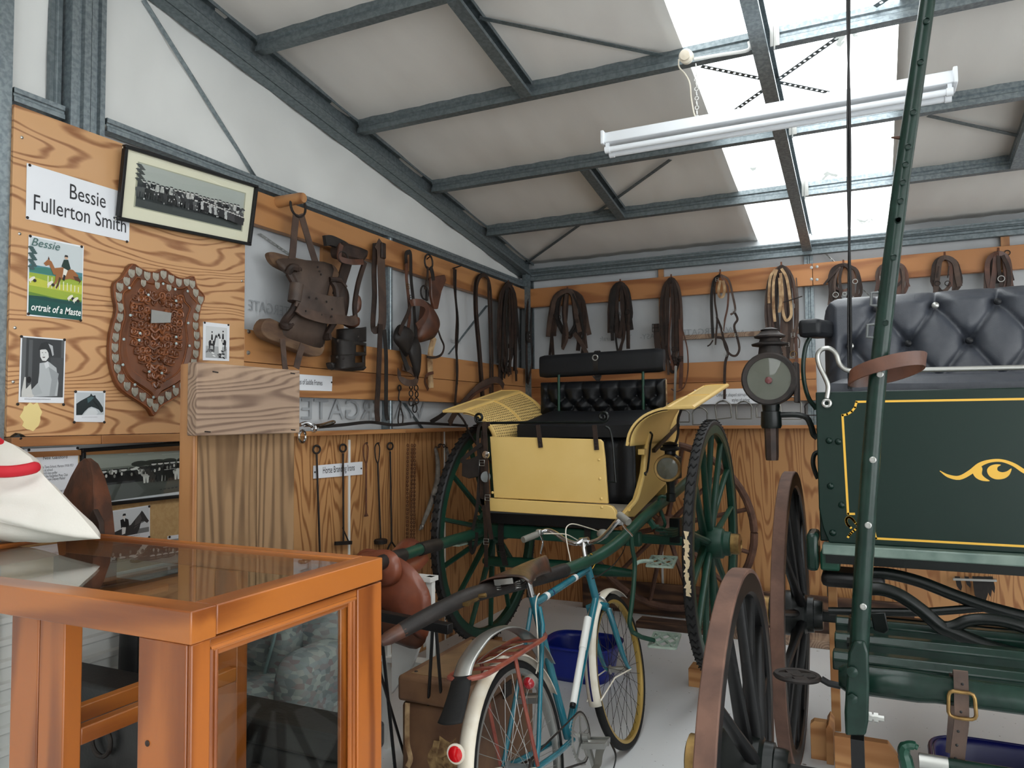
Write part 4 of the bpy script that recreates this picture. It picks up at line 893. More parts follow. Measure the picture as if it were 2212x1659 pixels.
# wheels: the near pair in view, the far pair beyond the box
rt = (.012, .05)
for X, s, yy, R, lab in ((2.34, -1, -2.29, .63, 'tall rear wheel with rusty iron tyre'), (2.33, -1, -3.72, .537, 'smaller front wheel with rusty iron tyre nearest the camera'), (4.08, 1, -2.29, .63, None), (4.08, 1, -3.72, .537, None)):
    wheel(wagon, (X, yy, R), s, R, (.06, .048), rt, 14, (.098, .25), .017, M['black'], M['black'], M['green_black'], M['rust_tyre'], dish=.03, lab=lab, cap=M['brass'])
mb = MB(); mb.bar((2.42, -2.29, .63), (4.0, -2.29, .63), .045, .045); obj('rear_axle', mb, M['green_black'], wagon, bev=.006)
mb = MB(); mb.bar((2.40, -3.72, .537), (4.0, -3.72, .537), .05, .05); obj('front_axle', mb, M['green_black'], wagon, bev=.006)
for X in (2.62, 3.78):
    for yy, zc in ((-2.29, .80), (-3.28, .72)):
        mb = MB()
        for k in range(4):
            L = .42-.08*k; mb.strap([V((X, yy+L*t, zc-.08+.09*t*t*(L/.42)**2-.0-.010*k)) for t in [i/8-1 for i in range(17)]], .045, .009)
        for k in range(4):
            L = .42-.08*k; mb.strap([V((X, yy+L*t, zc+.1-.09*t*t*(L/.42)**2+.010*k)) for t in [i/8-1 for i in range(17)]], .045, .009)
        obj('elliptic_spring', mb, M['green_black'], wagon)
# slatted platform in front and its cross bar
zs = .835
ends = [(1806, 1338), (1804, 1372), (1800, 1412)]
for px, py in ends:
    p = PZ(px, py, zs); mb = MB(); mb.prism([V((p.x+.0, p.y-.05, zs-.03)), V((p.x, p.y+.02, zs-.03)), V((p.x, p.y+.035, zs-.01)), V((p.x, p.y+.02, zs+.012)), V((p.x, p.y-.035, zs+.018)), V((p.x, p.y-.055, zs))], (1.3, 0, 0)); o = obj('platform_slat', mb, M['green_b'] if 0 else M['green_pole'], wagon, bev=.004)
p = PY(1812, 1462, -3.74); zc = p.z
mb = MB(); mb.tube([(p.x, -3.74, zc), (p.x+.02, -3.74, zc), (p.x+.18, -3.74, zc), (p.x+.22, -3.74, zc), (3.7, -3.74, zc), (3.72, -3.74, zc)], [.025, .038, .038, .034, .034, .03], 14); cb = obj('cross_bar', mb, M['green_pole'], wagon)
# black forked irons under the box
def iron(px, Y, r, name='fork_iron', m='green_black'):
    mb = MB(); mb.tube(cr([PY(x, y, Y) for x, y in px], 5), r, 10); return obj(name, mb, M[m], wagon)
iron(((1870, 1238), (1920, 1240), (1985, 1256), (2060, 1285), (2130, 1310), (2212, 1332), (2300, 1350)), -3.0, .020)
iron(((1870, 1272), (1905, 1273), (1945, 1287), (1990, 1318), (2030, 1352), (2060, 1366), (2130, 1395), (2212, 1418), (2300, 1440)), -3.25, .021)
iron(((2035, 1358), (2062, 1352), (2090, 1341), (2130, 1338), (2180, 1345), (2240, 1365)), -3.25, .018)
iron(((1790, 1320), (1900, 1322), (2000, 1322), (2130, 1312)), -3.0, .014)
p = PY(1905, 1340, -3.3); mb = MB(); mb.prism([PY(x, y, -3.3) for x, y in ((1880, 1325), (1912, 1323), (1920, 1362), (1910, 1370), (1888, 1362))], (0, .012, 0)); obj('iron_plate', mb, M['green_black'], wagon, bev=.003)
# oval step
sp = PY(1722, 1460, -3.74); mb = MB(); mb.ringsec([(.048, -.004), (.058, -.006), (.062, 0), (.058, .006), (.048, .004)], sp, (0, .05, 1), 32)
mb.lathe([(.016, -.004), (.016, .004)], sp, (0, .05, 1), 12)
ux, uy = V((1, 0, 0)), V((0, .999, -.05))
for a in range(4):
    q = a*pi/2+.4; mb.bar(sp+ux*cos(q)*.014+uy*sin(q)*.014, sp+ux*cos(q)*.058+uy*sin(q)*.058, .034, .006, (0, 0, 1))
so = obj('step_plate', mb, M['iron'], wagon)
mb = MB(); mb.tube([sp+V((.06, 0, 0)), PY(1790, 1476, -3.74), PY(1816, 1482, -3.74)], .009, 8); obj('step_arm', mb, M['black'], so)
# upright pole with its iron foot
YQ = -3.84
pp = cr([PY(x, y, YQ) for x, y in ((1846, 1560), (1851, 1470), (1857, 1380), (1866, 1220), (1878, 1040), (1893, 850), (1909, 700), (1926, 560), (1946, 400), (1968, 250), (1988, 110), (2004, 0), (2022, -140))], 4)
n = len(pp); mb = MB(); mb.tube(pp[4:], [.023-.006*i/(n-4) for i in range(n-4)], 14); pole = obj('pole', mb, M['green_pole'], wagon)
mb = MB(); mb.prism([V((q.x, YQ-.028, q.z)) for q in [PY(x, y, YQ-.028) for x, y in ((1829, 1455), (1832, 1410), (1845, 1385), (1868, 1385), (1876, 1410), (1878, 1480), (1876, 1560), (1870, 1590), (1826, 1590), (1824, 1540))]], (0, .05, 0)); pf = obj('pole_socket', mb, M['green_pole'], pole, bev=.006)
for px, py in ((1841, 1450), (1841, 1508)):
    q = PY(px, py, YQ-.03); mb = MB(); mb.lathe([(.013, 0), (.013, .008), (.007, .010), (0, .011)], q, (0, -1, 0), 6 if py > 1480 else 16); obj('bolt', mb, M['green_pole'], pf)
for px, py in ((1896, 575), (1887, 691), (1868, 830), (1866, 974), (1852, 1152), (1848, 1307), (1905, 490), (1934, 462), (1943, 432), (1949, 400), (1956, 366), (1960, 330), (1974, 260), (1988, 145), (2004, 62)):
    i = min(range(n), key=lambda k: abs(pp[k].z-PY(px, py, YQ).z)); q = pp[i]+V((.004, -.0215, 0)); mb = MB(); mb.lathe([(.008, -.004), (.008, .003), (.006, .004), (.0055, .001), (0, .001)], q, (0, -1, 0), 10); obj('bolt_head', mb, M['zinc'] if py > 800 else M['green_pole'], pole)
for py in (640, 690):
    i = min(range(n), key=lambda k: abs(pp[k].z-PY(1890, py, YQ).z)); q = pp[i]+V((-.02, 0, 0)); mb = MB(); mb.tube([q, q+V((-.016, 0, 0)), q+V((-.018, 0, -.03)), q+V((.0, 0, -.034))], .004, 6); obj('staple', mb, M['grey_paint'], pole)
mb = MB(); a = PY(1950, 225, YQ-.01); mb.bar(PY(1962, 220, YQ), PY(1945, 330, YQ), .006, .014, (1, 0, 0)); mb.tube([PY(1950, 298, YQ), PY(1925, 297, YQ)], [.006, .002], 6); obj('pole_spur', mb, M['rust'], pole)
mb = MB(); q = PY(1876, 1548, YQ+.02); mb.tube([q, q+V((.035, 0, 0))], .007, 6); mb.tube([q+V((.012, 0, 0)), q+V((.022, 0, 0))], .012, 6); mb.tube([q+V((.0, 0, 0)), q+V((.008, 0, 0))], .012, 6); obj('pivot_bolt', mb, M['zinc'], pf)
mb = MB(); q = PY(1852, 1590, YQ+.015); mb.bar(q, V((q.x, YQ+.015, .35)), .05, .03); obj('pole_iron', mb, M['black'], pole)
# leather loop round the pole
c0 = PY(1912, 805, YQ); mb = MB()
mb.strap(cr([V((c0.x+.085*cos(q)+.004, YQ+.012+.052*sin(q)*1.1, c0.z+.020*cos(q)-.035*sin(q)*.4+.008)) for q in [2*pi*i/16 for i in range(16)]], 2, closed=True)+[V((c0.x+.089, YQ+.012, c0.z+.028))], .034, .005, (.15, .1, 1)); obj('leather_loop', mb, M['leather_red'], None, 'brown leather loop strap slung round the upright green pole', 'strap')
# hanging strap with brass buckle on the cross bar, splinter bar below
YK = -3.785
mb = MB(); mb.strap(cr([PY(x, y, YK) for x, y in ((2075, 1450), (2076, 1480), (2077, 1520), (2077, 1560), (2072, 1600), (2068, 1640), (2066, 1680))], 3), .031, .006); hs = obj('buckled_strap', mb, M['leather_mid'], None, 'worn brown strap with a brass buckle hanging from the green cross bar', 'strap')
mb = MB(); c = PY(2078, 1524, YK-.008); mb.tube(cr([c+V(d) for d in ((-.026, 0, -.026), (0, 0, -.031), (.026, 0, -.026), (.028, 0, 0), (.024, 0, .028), (0, 0, .031), (-.024, 0, .028), (-.028, 0, 0))], 3, closed=True), .0045, 8, closed=True); obj('buckle', mb, M['brass'], hs)
mb = MB()
for px, py in ((2079, 1478), (2076, 1538), (2070, 1580), (2067, 1610), (2064, 1638)): mb.lathe([(.0035, 0), (0, .001)], PY(px, py, YK-.0035), (0, -1, 0), 8)
obj('strap_holes', mb, M['black'], hs, kind='stuff')
mb = MB(); mb.strap([V((PY(2075, 1450, YK).x, YK, PY(2075, 1450, YK).z)), V((PY(2075, 1450, YK).x, -3.75, zc+.044)), V((PY(2072, 1450, YK).x, -3.70, zc+.03)), V((PY(2068, 1450, YK).x, -3.70, zc-.06)), V((PY(2060, 1560, YK).x, -3.72, zc-.16))], .031, .005); obj('strap_return', mb, M['leather_mid'], hs)
bz = PY(2000, 1645, -3.8).z
mb = MB(); mb.tube([(PY(1985, 1645, -3.8).x, -3.8, bz), (3.05, -3.8, bz), (3.7, -3.8, bz)], .017, 12); sb_ = obj('splinter_bar', mb, M['green_pole'], wagon)
mb = MB(); mb.tube([(PY(1985, 1645, -3.8).x, -3.8, bz), (PY(2048, 1645, -3.8).x, -3.8, bz)], .0185, 12); obj('bar_ferrule', mb, M['zinc'], sb_)
mb = MB(); mb.tube(cr([PY(x, y, -3.8) for x, y in ((1962, 1665), (1956, 1640), (1952, 1622), (1958, 1611), (1972, 1610), (1982, 1615))], 4), [.016]*6+[.014]*6+[.011]*6+[.007]*3, 8, flat=1.2); obj('trace_hook', mb, M['green_b'], sb_)
# black rope from the roof down to the wagon
YT = -2.95; xr_ = PY(1833, 400, YT)
for dx in (-.004, .004):
    pass
rope = thing('hanging_rope', (PY(1836, 838, YT).x, YT, zt), 'black twin rope hanging from the roof down to the wagon seat', 'rope')
for k in range(2):
    mb = MB(); a, b = PY(1832, -60, YT), PY(1836, 840, YT); mb.tube([a.lerp(b, t/60)+V((.0042*cos(t*.12+k*pi), .0042*sin(t*.12+k*pi), 0)) for t in range(61)], .0042, 6); obj('strand', mb, M['black'], rope)
# lamp of the wagon
YL = -2.98; lc = PY(1660, 818, YL); wlp = thing('wagon_lamp', lc-V((0, 0, .32)), 'large round black carriage lamp on a bracket beside the green panel', 'lamp')
rim = round_lamp(wlp, lc, .094, M['iron'])
mb = MB(); mb.lathe([(.098, .03), (.10, .05), (.095, .12), (.06, .14), (0, .145)], lc, (0, 1, 0), 32); obj('lamp_drum', mb, M['black'], wlp)
mb = MB(); mb.ball(lc+V((0, .0, -.006)), .013, 12, 8, (1, .3, 1)); obj('red_jewel', mb, mat('dull_red_glass', (96, 36, 40), .3), wlp)
t = lc+V((0, .07, .09)); mb = MB(); mb.lathe([(.045, 0), (.04, .035), (.066, .04), (.068, .046), (.04, .054), (.036, .066), (.056, .07), (.058, .076), (.04, .086), (.03, .096), (.034, .100), (.014, .108), (0, .11)], t, (0, 0, 1), 24); obj('lamp_chimney', mb, M['iron'], wlp)
t = lc+V((0, .05, -.09)); mb = MB(); mb.lathe([(.035, .01), (.03, -.03), (.036, -.032), (.038, -.085), (.034, -.095)], t, (0, 0, 1), 18); obj('lamp_socket', mb, M['green_black'], wlp)
mb = MB(); mb.lathe([(.026, -.09), (.024, -.2), (.022, -.215)], t, (0, 0, 1), 8); obj('lamp_stem', mb, M['leather'], wlp)
mb = MB(); mb.box(lc+V((.085, .02, -.09)), lc+V((.10, .12, .06))); obj('lamp_door', mb, M['iron'], wlp, bev=.003)
mb = MB(); mb.tube(cr([V((t.x+.034, t.y, t.z-.045))]+[PY(x, y, YL+.05) for x, y in ((1720, 896), (1742, 902), (1752, 920), (1757, 938), (1766, 946))], 4), .0105, 8); obj('lamp_bracket', mb, M['green_black'], wlp)
# timber chocks and prop on the floor
def blk(name, pts, d, m, label, cat='block', **k): mb = MB(); mb.prism(pts, d); return obj(name, mb, M[m], None, label, cat, bev=.002, **k)
yc = PZ(1793, 1652, 0).y
a, b = PY(1745, 1530, yc+.25), PY(1800, 1597, yc+.25)
blk('timber_chock', [V((PY(x, 1560, yc+.03).x, yc+.03, z)) for x, z in ((1750, 0), (1750, .15), (1758, .165), (1786, .165), (1786, 0))], (0, .045, 0), 'chock', 'pine chock board behind the rear wagon wheel, left piece')
blk('timber_chock', [V((PY(x, 1560, yc).x, yc, z)) for x, z in ((1783, 0), (1783, .15), (1790, .175), (1799, .15), (1799, 0))], (0, .16, 0), 'chock', 'thin upright pine cross piece of the wheel chock')
ycc = yc-.10
blk('timber_chock', [V((PY(x, 1600, ycc).x, ycc, z)) for x, z in ((1802, 0), (1802, .165), (1918, .165), (1940, .115), (1940, 0))], (0, .045, 0), 'chock', 'wide pine chock board with clipped corner beside the pole foot')
p = PZ(1806, 1560, .05); mb = MB(); mb.box((p.x-.02, p.y+.02, 0), (p.x+.02, p.y+.055, .80)); obj('timber_prop', mb, M['chock'], None, 'pale timber stake propping up the green wagon', 'prop', bev=.002)
# ================================================================ BICYCLE leaning on the gig's shaft
BX, BT, BY, WB, WR = 1.641, .171, -3.577, 1.10, .342
Bn, Bw = V((cos(BT), 0, sin(BT))), V((-sin(BT), 0, cos(BT)))
def B(y, h, l=0): return V((BX, BY+y, 0))+Bw*h+Bn*l
def BI(px, py, l=0):
    d = ray(px, py); o = V((BX, 0, 0))+Bn*l; t = (o-CAM).dot(Bn)/d.dot(Bn); return CAM+d*t
bike = thing('bicycle', B(.5, 0), 'old teal bicycle with white mudguards and brown saddle', 'bicycle')
def btube(name, pts, r, m='teal', n=10, parent=None): mb = MB(); mb.tube(pts, r, n); return obj(name, mb, M[m], parent or bike)
BBp = (.42, .285); HT, HB, SC = (.925, .87), (.965, .70), (.318, .815)
tt = btube('top_tube', [B(*SC), B(.92, .835)], .0145)
for f in (.17, .28, .70, .735): 
    a, b = B(*SC), B(.92, .835); mb = MB(); mb.tube([a.lerp(b, f), a.lerp(b, f+(.045 if f in (.17, .70) else .012))], .0152, 10)
    if f != .735: obj('white_band' if f != .28 else 'dark_band', mb, M['white'] if f != .28 else M['navy'], tt)
dt = btube('down_tube', [B(*HB), B(*BBp)], .016)
btube('seat_tube', [B(*BBp), B(*SC), B(.312, .845)], .0155)
btube('head_tube', [B(*HB), B(*HT)], .0185)
hl = btube('head_lug', [B(.923, .875), B(.921, .895)], .021, 'chrome')
for s in (-1, 1):
    btube('seat_stay', [B(.322, .80, s*.018), B(.30, .74, s*.03), B(.05, .40, s*.06), B(.0, .345, s*.062)], .0085)
    btube('chain_stay', [B(.40, .285, s*.03), B(.2, .31, s*.05), B(.0, .34, s*.062)], .0105)
    btube('fork_blade', [B(.975, .655, s*.012), B(.982, .64, s*.045), B(1.0, .55, s*.052), B(1.035, .43, s*.055), B(1.07, .365, s*.056), B(1.10, .342, s*.056)], [.012, .0145, .014, .012, .009, .008])
btube('fork_crown', [B(.972, .655, -.05), B(.972, .668, 0), B(.972, .655, .05)], .017)
btube('seat_post', [B(.312, .84), B(.296, .92)], .0125, 'chrome')
# pump on the down tube
a, b = BI(1270, 1335, .03), BI(1238, 1520, .02)
pu = btube('pump', [a, a.lerp(b, .38)], .0165, 'white', 12); btube('pump_barrel', [a.lerp(b, .37), b], .0145, 'white', 12, pu); btube('pump_end', [b, b+(b-a).normalized()*.015], .012, 'black', 10, pu)
# wheels
def bwheel(y, name, m_rim, m_side):
    c = B(y, WR); mb = MB(); mb.ringsec([(.300, -.012), (.304, -.014), (.314, -.014), (.318, -.009), (.318, .009), (.314, .014), (.304, .014), (.300, .012), (.297, 0)], c, Bn, 64); w = obj(name, mb, m_rim, bike)
    mb = MB(); mb.ringsec([(.312, -.013), (.322, -.018), (.334, -.016), (.341, -.008), (.342, 0), (.341, .008), (.334, .016), (.322, .018), (.312, .013)], c, Bn, 64); obj('tyre', mb, m_side, w)
    mb = MB(); mb.lathe([(.006, -.066), (.006, -.05), (.022, -.045), (.022, -.04), (.014, -.036), (.014, .036), (.022, .04), (.022, .045), (.006, .05), (.006, .066)], c, Bn, 14); obj('hub', mb, M['grey_paint'] if y < .5 else M['zinc'], w)
    mb = MB(); u, v = Bw, V((0, 1, 0))
    for k in range(36):
        q = 2*pi*k/36; s = 1 if k % 2 else -1; q2 = q+(.75 if (k//2) % 2 else -.75)
        mb.tube([c+Bn*(s*.042)+(u*cos(q2)+v*sin(q2))*.021, c+(u*cos(q)+v*sin(q))*.30], .0011, 4)
    obj('spokes', mb, M['zinc'] if y < .5 else M['iron'], w, kind='stuff'); return w
rw = bwheel(0, 'rear_wheel', M['zinc'], M['rubber']); fw = bwheel(WB, 'front_wheel', M['gold_rim'], M['rubber'])
def guard(y, R, a0, a1, wid, n=30, drop=.012):
    mb = MB(); c = (y, WR)
    def f(u, v):
        q = radians(a0+(a1-a0)*u); t = (v-.5)*2; r = R-drop*t*t; return B(c[0]+r*cos(q), c[1]+r*sin(q), t*wid/2)
    mb.grid(f, n, 8); return mb
gr = obj('rear_mudguard', guard(0, .366, 22, 205, .056), M['white_old'], bike, solid=.0025)
gf = obj('front_mudguard', guard(WB, .366, 52, 188, .056), M['white_old'], bike, solid=.0025)
mb = MB(); mb.strap([B(WB+.368*cos(radians(q)), WR+.368*sin(radians(q)), -.004) for q in range(100, 187, 4)], .008, .0015, Bn); obj('guard_stripe', mb, M['navy'], gf)
for s in (-1, 1):
    mb = MB(); mb.tube([B(WB+.362*cos(radians(184)), WR+.362*sin(radians(184)), s*.03), B(WB-.2, WR+.02, s*.05), B(WB, WR, s*.062)], .0035, 6); obj('guard_stay', mb, M['white_old'], gf)
    mb = MB(); mb.tube([B(.36*cos(radians(170)), WR+.36*sin(radians(170)), s*.03), B(-.15, WR+.05, s*.05), B(0, WR, s*.064)], .0035, 6); obj('guard_stay', mb, M['white_old'], gr)
# rear reflector on the mudguard
p = B(.372*cos(radians(172)), WR+.372*sin(radians(172))+.0, 0); d = (p-B(0, WR)).normalized()
p = BI(988, 1626, 0)
mb = MB(); mb.lathe([(.026, 0), (.029, .006), (.029, .012), (.024, .013)], p, V((0, -1, .05)), 24); rf = obj('rear_reflector', mb, M['white_old'], bike)
mb = MB(); mb.lathe([(.024, .012), (.022, .016), (.012, .020), (0, .021)], p, V((0, -1, .05)), 20); obj('red_lens', mb, M['red'], rf)
# second tail light on the seat stay
p = BI(1143, 1475, .06); mb = MB(); mb.lathe([(.012, .03), (.022, .022), (.024, .0), (.02, -.004)], p, V((0, 1, .1)), 16); tl_ = obj('tail_lamp', mb, M['grip'], bike)
mb = MB(); mb.lathe([(.021, -.003), (.018, -.012), (.009, -.019), (0, -.02)], p, V((0, 1, .1)), 16); obj('red_lens', mb, mat('dark_red_lens', (150, 16, 28), .15, coat=.6), tl_)
# luggage rack
ra = thing_dummy = None
hr_ = .705
def RB(y, l, dh=0): return B(y, hr_+.11*(.30-y)*0+dh+.02*(.3-y), l)
mb = MB(); mb.tube(cr([RB(.30, .03), RB(.22, .062), RB(0, .066), RB(-.22, .066), RB(-.27, .04), RB(-.275, 0), RB(-.27, -.04), RB(-.22, -.066), RB(0, -.066), RB(.22, -.062), RB(.30, -.03)], 4), .0085, 8); rk = obj('luggage_rack', mb, M['red_rack'], bike)
for i, y in enumerate((.20, .11, .02, -.07, -.16)):
    mb = MB(); mb.bar(RB(y, -.064), RB(y, .064), .022, .006, Bw); obj('rack_slat', mb, M['red_rack'], rk)
for s in (-1, 1):
    mb = MB(); mb.tube([RB(-.03, s*.066), B(-.02, .55, s*.068), B(.0, .35, s*.07)], .007, 8); obj('rack_leg', mb, M['red_rack'], rk)
mb = MB(); mb.tube(cr([RB(.1, .04, .012), RB(.0, .03, .02), RB(-.1, .02, .014), RB(-.14, -.02, .012), RB(0, -.04, .018), RB(.1, -.05, .012)], 4), .002, 6); obj('spring_clip', mb, M['zinc'], rk)
# loose silver mudguard lying over the rack
sg = [BI(x, y, 0) for x, y in ((993, 1468), (1003, 1430), (1022, 1398), (1048, 1368), (1082, 1352), (1115, 1354), (1142, 1372), (1168, 1400), (1185, 1432))]
sp_ = cr(sg, 4); mb = MB(); ctr = B(.05, .5)
def f(u, v):
    t = u*(len(sp_)-1); i = min(int(t), len(sp_)-2); p = sp_[i].lerp(sp_[i+1], t-i); k = (v-.5)*2; return p+Bn*(k*.032)-(p-ctr).normalized()*(.010*k*k)
mb.grid(f, 32, 8); lg = obj('loose_mudguard', mb, M['zinc'], None, 'bare silver mudguard resting loose over the bicycle rack', 'mudguard', solid=.002)
fl_ = [BI(x, y, 0) for x, y in ((994, 1462), (986, 1500), (975, 1540), (966, 1566))]
sp2 = cr(fl_, 4); mb = MB()
def f(u, v):
    t = u*(len(sp2)-1); i = min(int(t), len(sp2)-2); p = sp2[i].lerp(sp2[i+1], t-i); k = (v-.5)*2; return p+Bn*(k*(.034+.008*u))+V((0, .016*k*k, 0))
mb.grid(f, 10, 8); obj('mud_flap', mb, M['rubber'], lg, solid=.004)
# saddle
nose, rear = BI(1177, 1200, 0), BI(1082, 1246, 0)
mb = MB(); fd = (nose-rear); up_ = Bw
def f(u, v):
    w = .078*(1-u)**1.3+.016+.02*math.exp(-(u/.25)**2); k = (v-.5)*2; c = rear+fd*u+up_*(.006*sin(pi*u)+.018*(1-u)*(1-abs(k))**.5*0)
    drop = .022*abs(k)**2.4*(1+.9*u)+.03*max(0, abs(k)-.75)*4*(.5+.4*u)
    return c+Bn*(k*w)-up_*drop
mb.grid(f, 18, 16); sd = obj('saddle', mb, mat('old_saddle_leather', (84, 52, 38), .35, c2=(46, 34, 28), scale=14, bump=.2, bscale=60, coat=.2), bike, solid=.004)
mb = MB(); r0 = rear+fd*.03-up_*.018; mb.strap([r0+Bn*(k*.075)+V((0, .012*k*k, 0))-up_*.002 for k in (-.5, -.25, 0, .25, .5)], .02, .003, list([up_]*5)); obj('saddle_plate', mb, M['zinc'], sd)
for s in (-1, 1):
    mb = MB(); mb.tube(cr([nose-up_*.03, rear+fd*.5-up_*.045+Bn*(s*.022), rear+fd*.2-up_*.05+Bn*(s*.03), rear+fd*.05-up_*.035+Bn*(s*.045)], 5), .0035, 6); obj('saddle_rail', mb, M['iron'], sd)
    mb = MB(); c = rear+fd*.1-up_*.04+Bn*(s*.04); mb.tube([c+Bn*(.010*cos(t))+fd.normalized()*(.01*sin(t))-up_*(.0009*t*1.3-.012) for t in [i*.6 for i in range(38)]], .0022, 5); obj('saddle_spring', mb, M['zinc'], sd)
mb = MB(); c = B(.296, .915); mb.tube([c-Bn*.03, c+Bn*.03], .012, 8); obj('saddle_clamp', mb, M['zinc'], sd)
# stem and handlebar
st = BI(1261, 1166, 0); btube('stem', [B(.921, .89), B(.925, .93), st], .0125, 'chrome', 12)
hbp = cr([BI(1134, 1164, -.27), BI(1165, 1152, -.235), BI(1182, 1146, -.21), BI(1200, 1152, -.16), BI(1222, 1167, -.09), BI(1245, 1174, -.03), st, BI(1275, 1172, .03), BI(1297, 1164, .09), BI(1315, 1148, .15), BI(1330, 1130, .20), BI(1345, 1118, .235)], 4)
hb = btube('handlebar', hbp, .0112, 'chrome', 12)
btube('grip', [BI(1130, 1166, -.275), BI(1160, 1154, -.238)], .0155, 'grip', 12, hb)
btube('grip', [BI(1338, 1112, .225), BI(1358, 1128, .27)], .0165, 'grip', 12, hb)
mb = MB(); q = BI(1262, 1170, 0); mb.tube([q-Bn*.022, q+Bn*.022], .019, 12); obj('bar_clamp', mb, M['chrome'], hb)
for pts, l in ((((1164, 1150), (1170, 1162), (1173, 1172), (1170, 1185), (1168, 1196)), -.23), (((1342, 1128), (1350, 1140), (1360, 1150), (1366, 1158)), .22)):
    mb = MB(); mb.tube(cr([BI(x, y, l) for x, y in pts], 4), .0055, 8, flat=.5); obj('brake_lever', mb, M['chrome'], hb)
    mb = MB(); c = BI(*pts[0], l); mb.box(c-V((.012, .012, .012)), c+V((.012, .012, .014))); obj('lever_clamp', mb, M['zinc'], hb, bev=.004)
# bell on the bar
mb = MB(); mb.ball(BI(1292, 1158, .02)+V((0, .07, .0)), .03, 14, 8, (1, 1, .8)); obj('bell', mb, M['grip'], hb)
for pts, l, m in ((((1300, 1150), (1270, 1140), (1240, 1132), (1226, 1136), (1222, 1150), (1226, 1180), (1232, 1210), (1234, 1235)), -.02, 'white_old'), (((1175, 1153), (1200, 1153), (1225, 1155), (1250, 1168)), -.1, 'white_old'),
                  (((1165, 1282), (1160, 1290), (1157, 1310), (1160, 1350), (1162, 1390), (1163, 1430), (1158, 1455)), .025, 'white_old'), (((1345, 1140), (1350, 1180), (1330, 1215), (1300, 1240), (1280, 1250)), .05, 'iron')):
    mb = MB(); mb.tube(cr([BI(x, y, l) for x, y in pts], 5), .0026, 6); obj('brake_cable', mb, M[m], bike)
for dx, c_ in ((0, 'red'), (.004, 'gold_line'), (-.004, 'white')):
    mb = MB(); mb.tube(cr([BI(1276, 1196, .02+dx), BI(1285, 1203, .02+dx), BI(1287, 1214, .02+dx), BI(1280, 1228, .02+dx)], 4), .0022, 5); obj('cable_wrap', mb, M[c_], bike)
# front brake caliper
mb = MB(); mb.torus(B(.985, .66, 0), V((0, 1, 0)), .04, .006, 16, 6, -.4, pi+.4); mb.box(B(1.0, .62, .04)-V((.012, .01, .02)), B(1.0, .62, .04)+V((.012, .01, .02))); obj('front_brake', mb, M['zinc'], bike)
# cranks, chain
mb = MB(); c = B(.42, .285, .055); mb.ringsec([(.078, -.0015), (.088, -.0015), (.092, 0), (.088, .0015), (.078, .0015)], c, Bn, 44)
for k in range(5):
    q = 2*pi*k/5; d = V((0, cos(q), 0))+Bw*sin(q); mb.bar(c+d*.018, c+d*.08, .012, .003, Bn)
mb.lathe([(.022, -.003), (.022, .004)], c, Bn, 16)
for k in range(44):
    q = 2*pi*k/44; d = V((0, cos(q), 0))+Bw*sin(q); mb.bar(c+d*.09, c+d*.096, .006, .002, Bn, w1=.003)
cw = obj('chainwheel', mb, M['zinc'], bike)
pc = BI(1256, 1600, .12)
mb = MB(); cc = B(.42, .285, .075); pe = B(.45, .125, .08); mb.bar(cc, pe, .022, .014, Bn, w1=.016); mb.lathe([(.016, -.01), (.016, .012)], cc, Bn, 14); obj('crank', mb, M['zinc'], cw)
mb = MB(); cc2 = B(.42, .285, -.06); pe2 = B(.39, .445, -.07); mb.bar(cc2, pe2, .02, .013, Bn); obj('crank', mb, M['zinc'], cw)
for pe_, s in ((B(.45, .285, .07)+Bn*.045+V((0, -.03, -.02)), 1), (pe2-Bn*.045, -1)):
    mb = MB(); mb.tube([pe_-Bn*.05, pe_+Bn*.05], .012, 10)
    for dy in (-.032, .032): mb.bar(pe_-Bn*.045+V((0, dy, 0)), pe_+Bn*.045+V((0, dy, 0)), .006, .02, (0, 0, 1))
    for dl in (-.045, .045): mb.bar(pe_+Bn*dl+V((0, -.034, 0)), pe_+Bn*dl+V((0, .034, 0)), .004, .018, (0, 0, 1))
    pd = obj('pedal', mb, M['zinc'], cw)
    if s > 0:
        mb = MB(); mb.strap(cr([pe_+Bn*.02+V((0, .03, -.01)), pe_+Bn*.0+V((0, .04, -.05)), pe_+V((.0, .02, -.085)), pe_+V((0, -.01, -.09))], 4), .03, .003, Bn); obj('toe_clip', mb, M['grip'], pd)
        mb = MB(); mb.strap(cr([pe_+Bn*.05+V((0, .03, -.01)), pe_+Bn*.07+V((0, .03, -.06)), pe_+Bn*.065+V((0, .0, -.11))], 4), .012, .003, (0, 1, 0)); obj('toe_strap', mb, M['black'], pd)
mb = MB(); r1, r2 = .09, .034; ch = [B(.42+r1*cos(q), .285+r1*sin(q), .055) for q in [pi/2-2*pi*.5*i/16 for i in range(17)]]+[B(r2*cos(q), WR+r2*sin(q), .055) for q in [-pi/2-pi*i/8 for i in range(9)]]
mb.tube(ch, .0042, 4, closed=True); obj('chain', mb, M['iron'], bike)
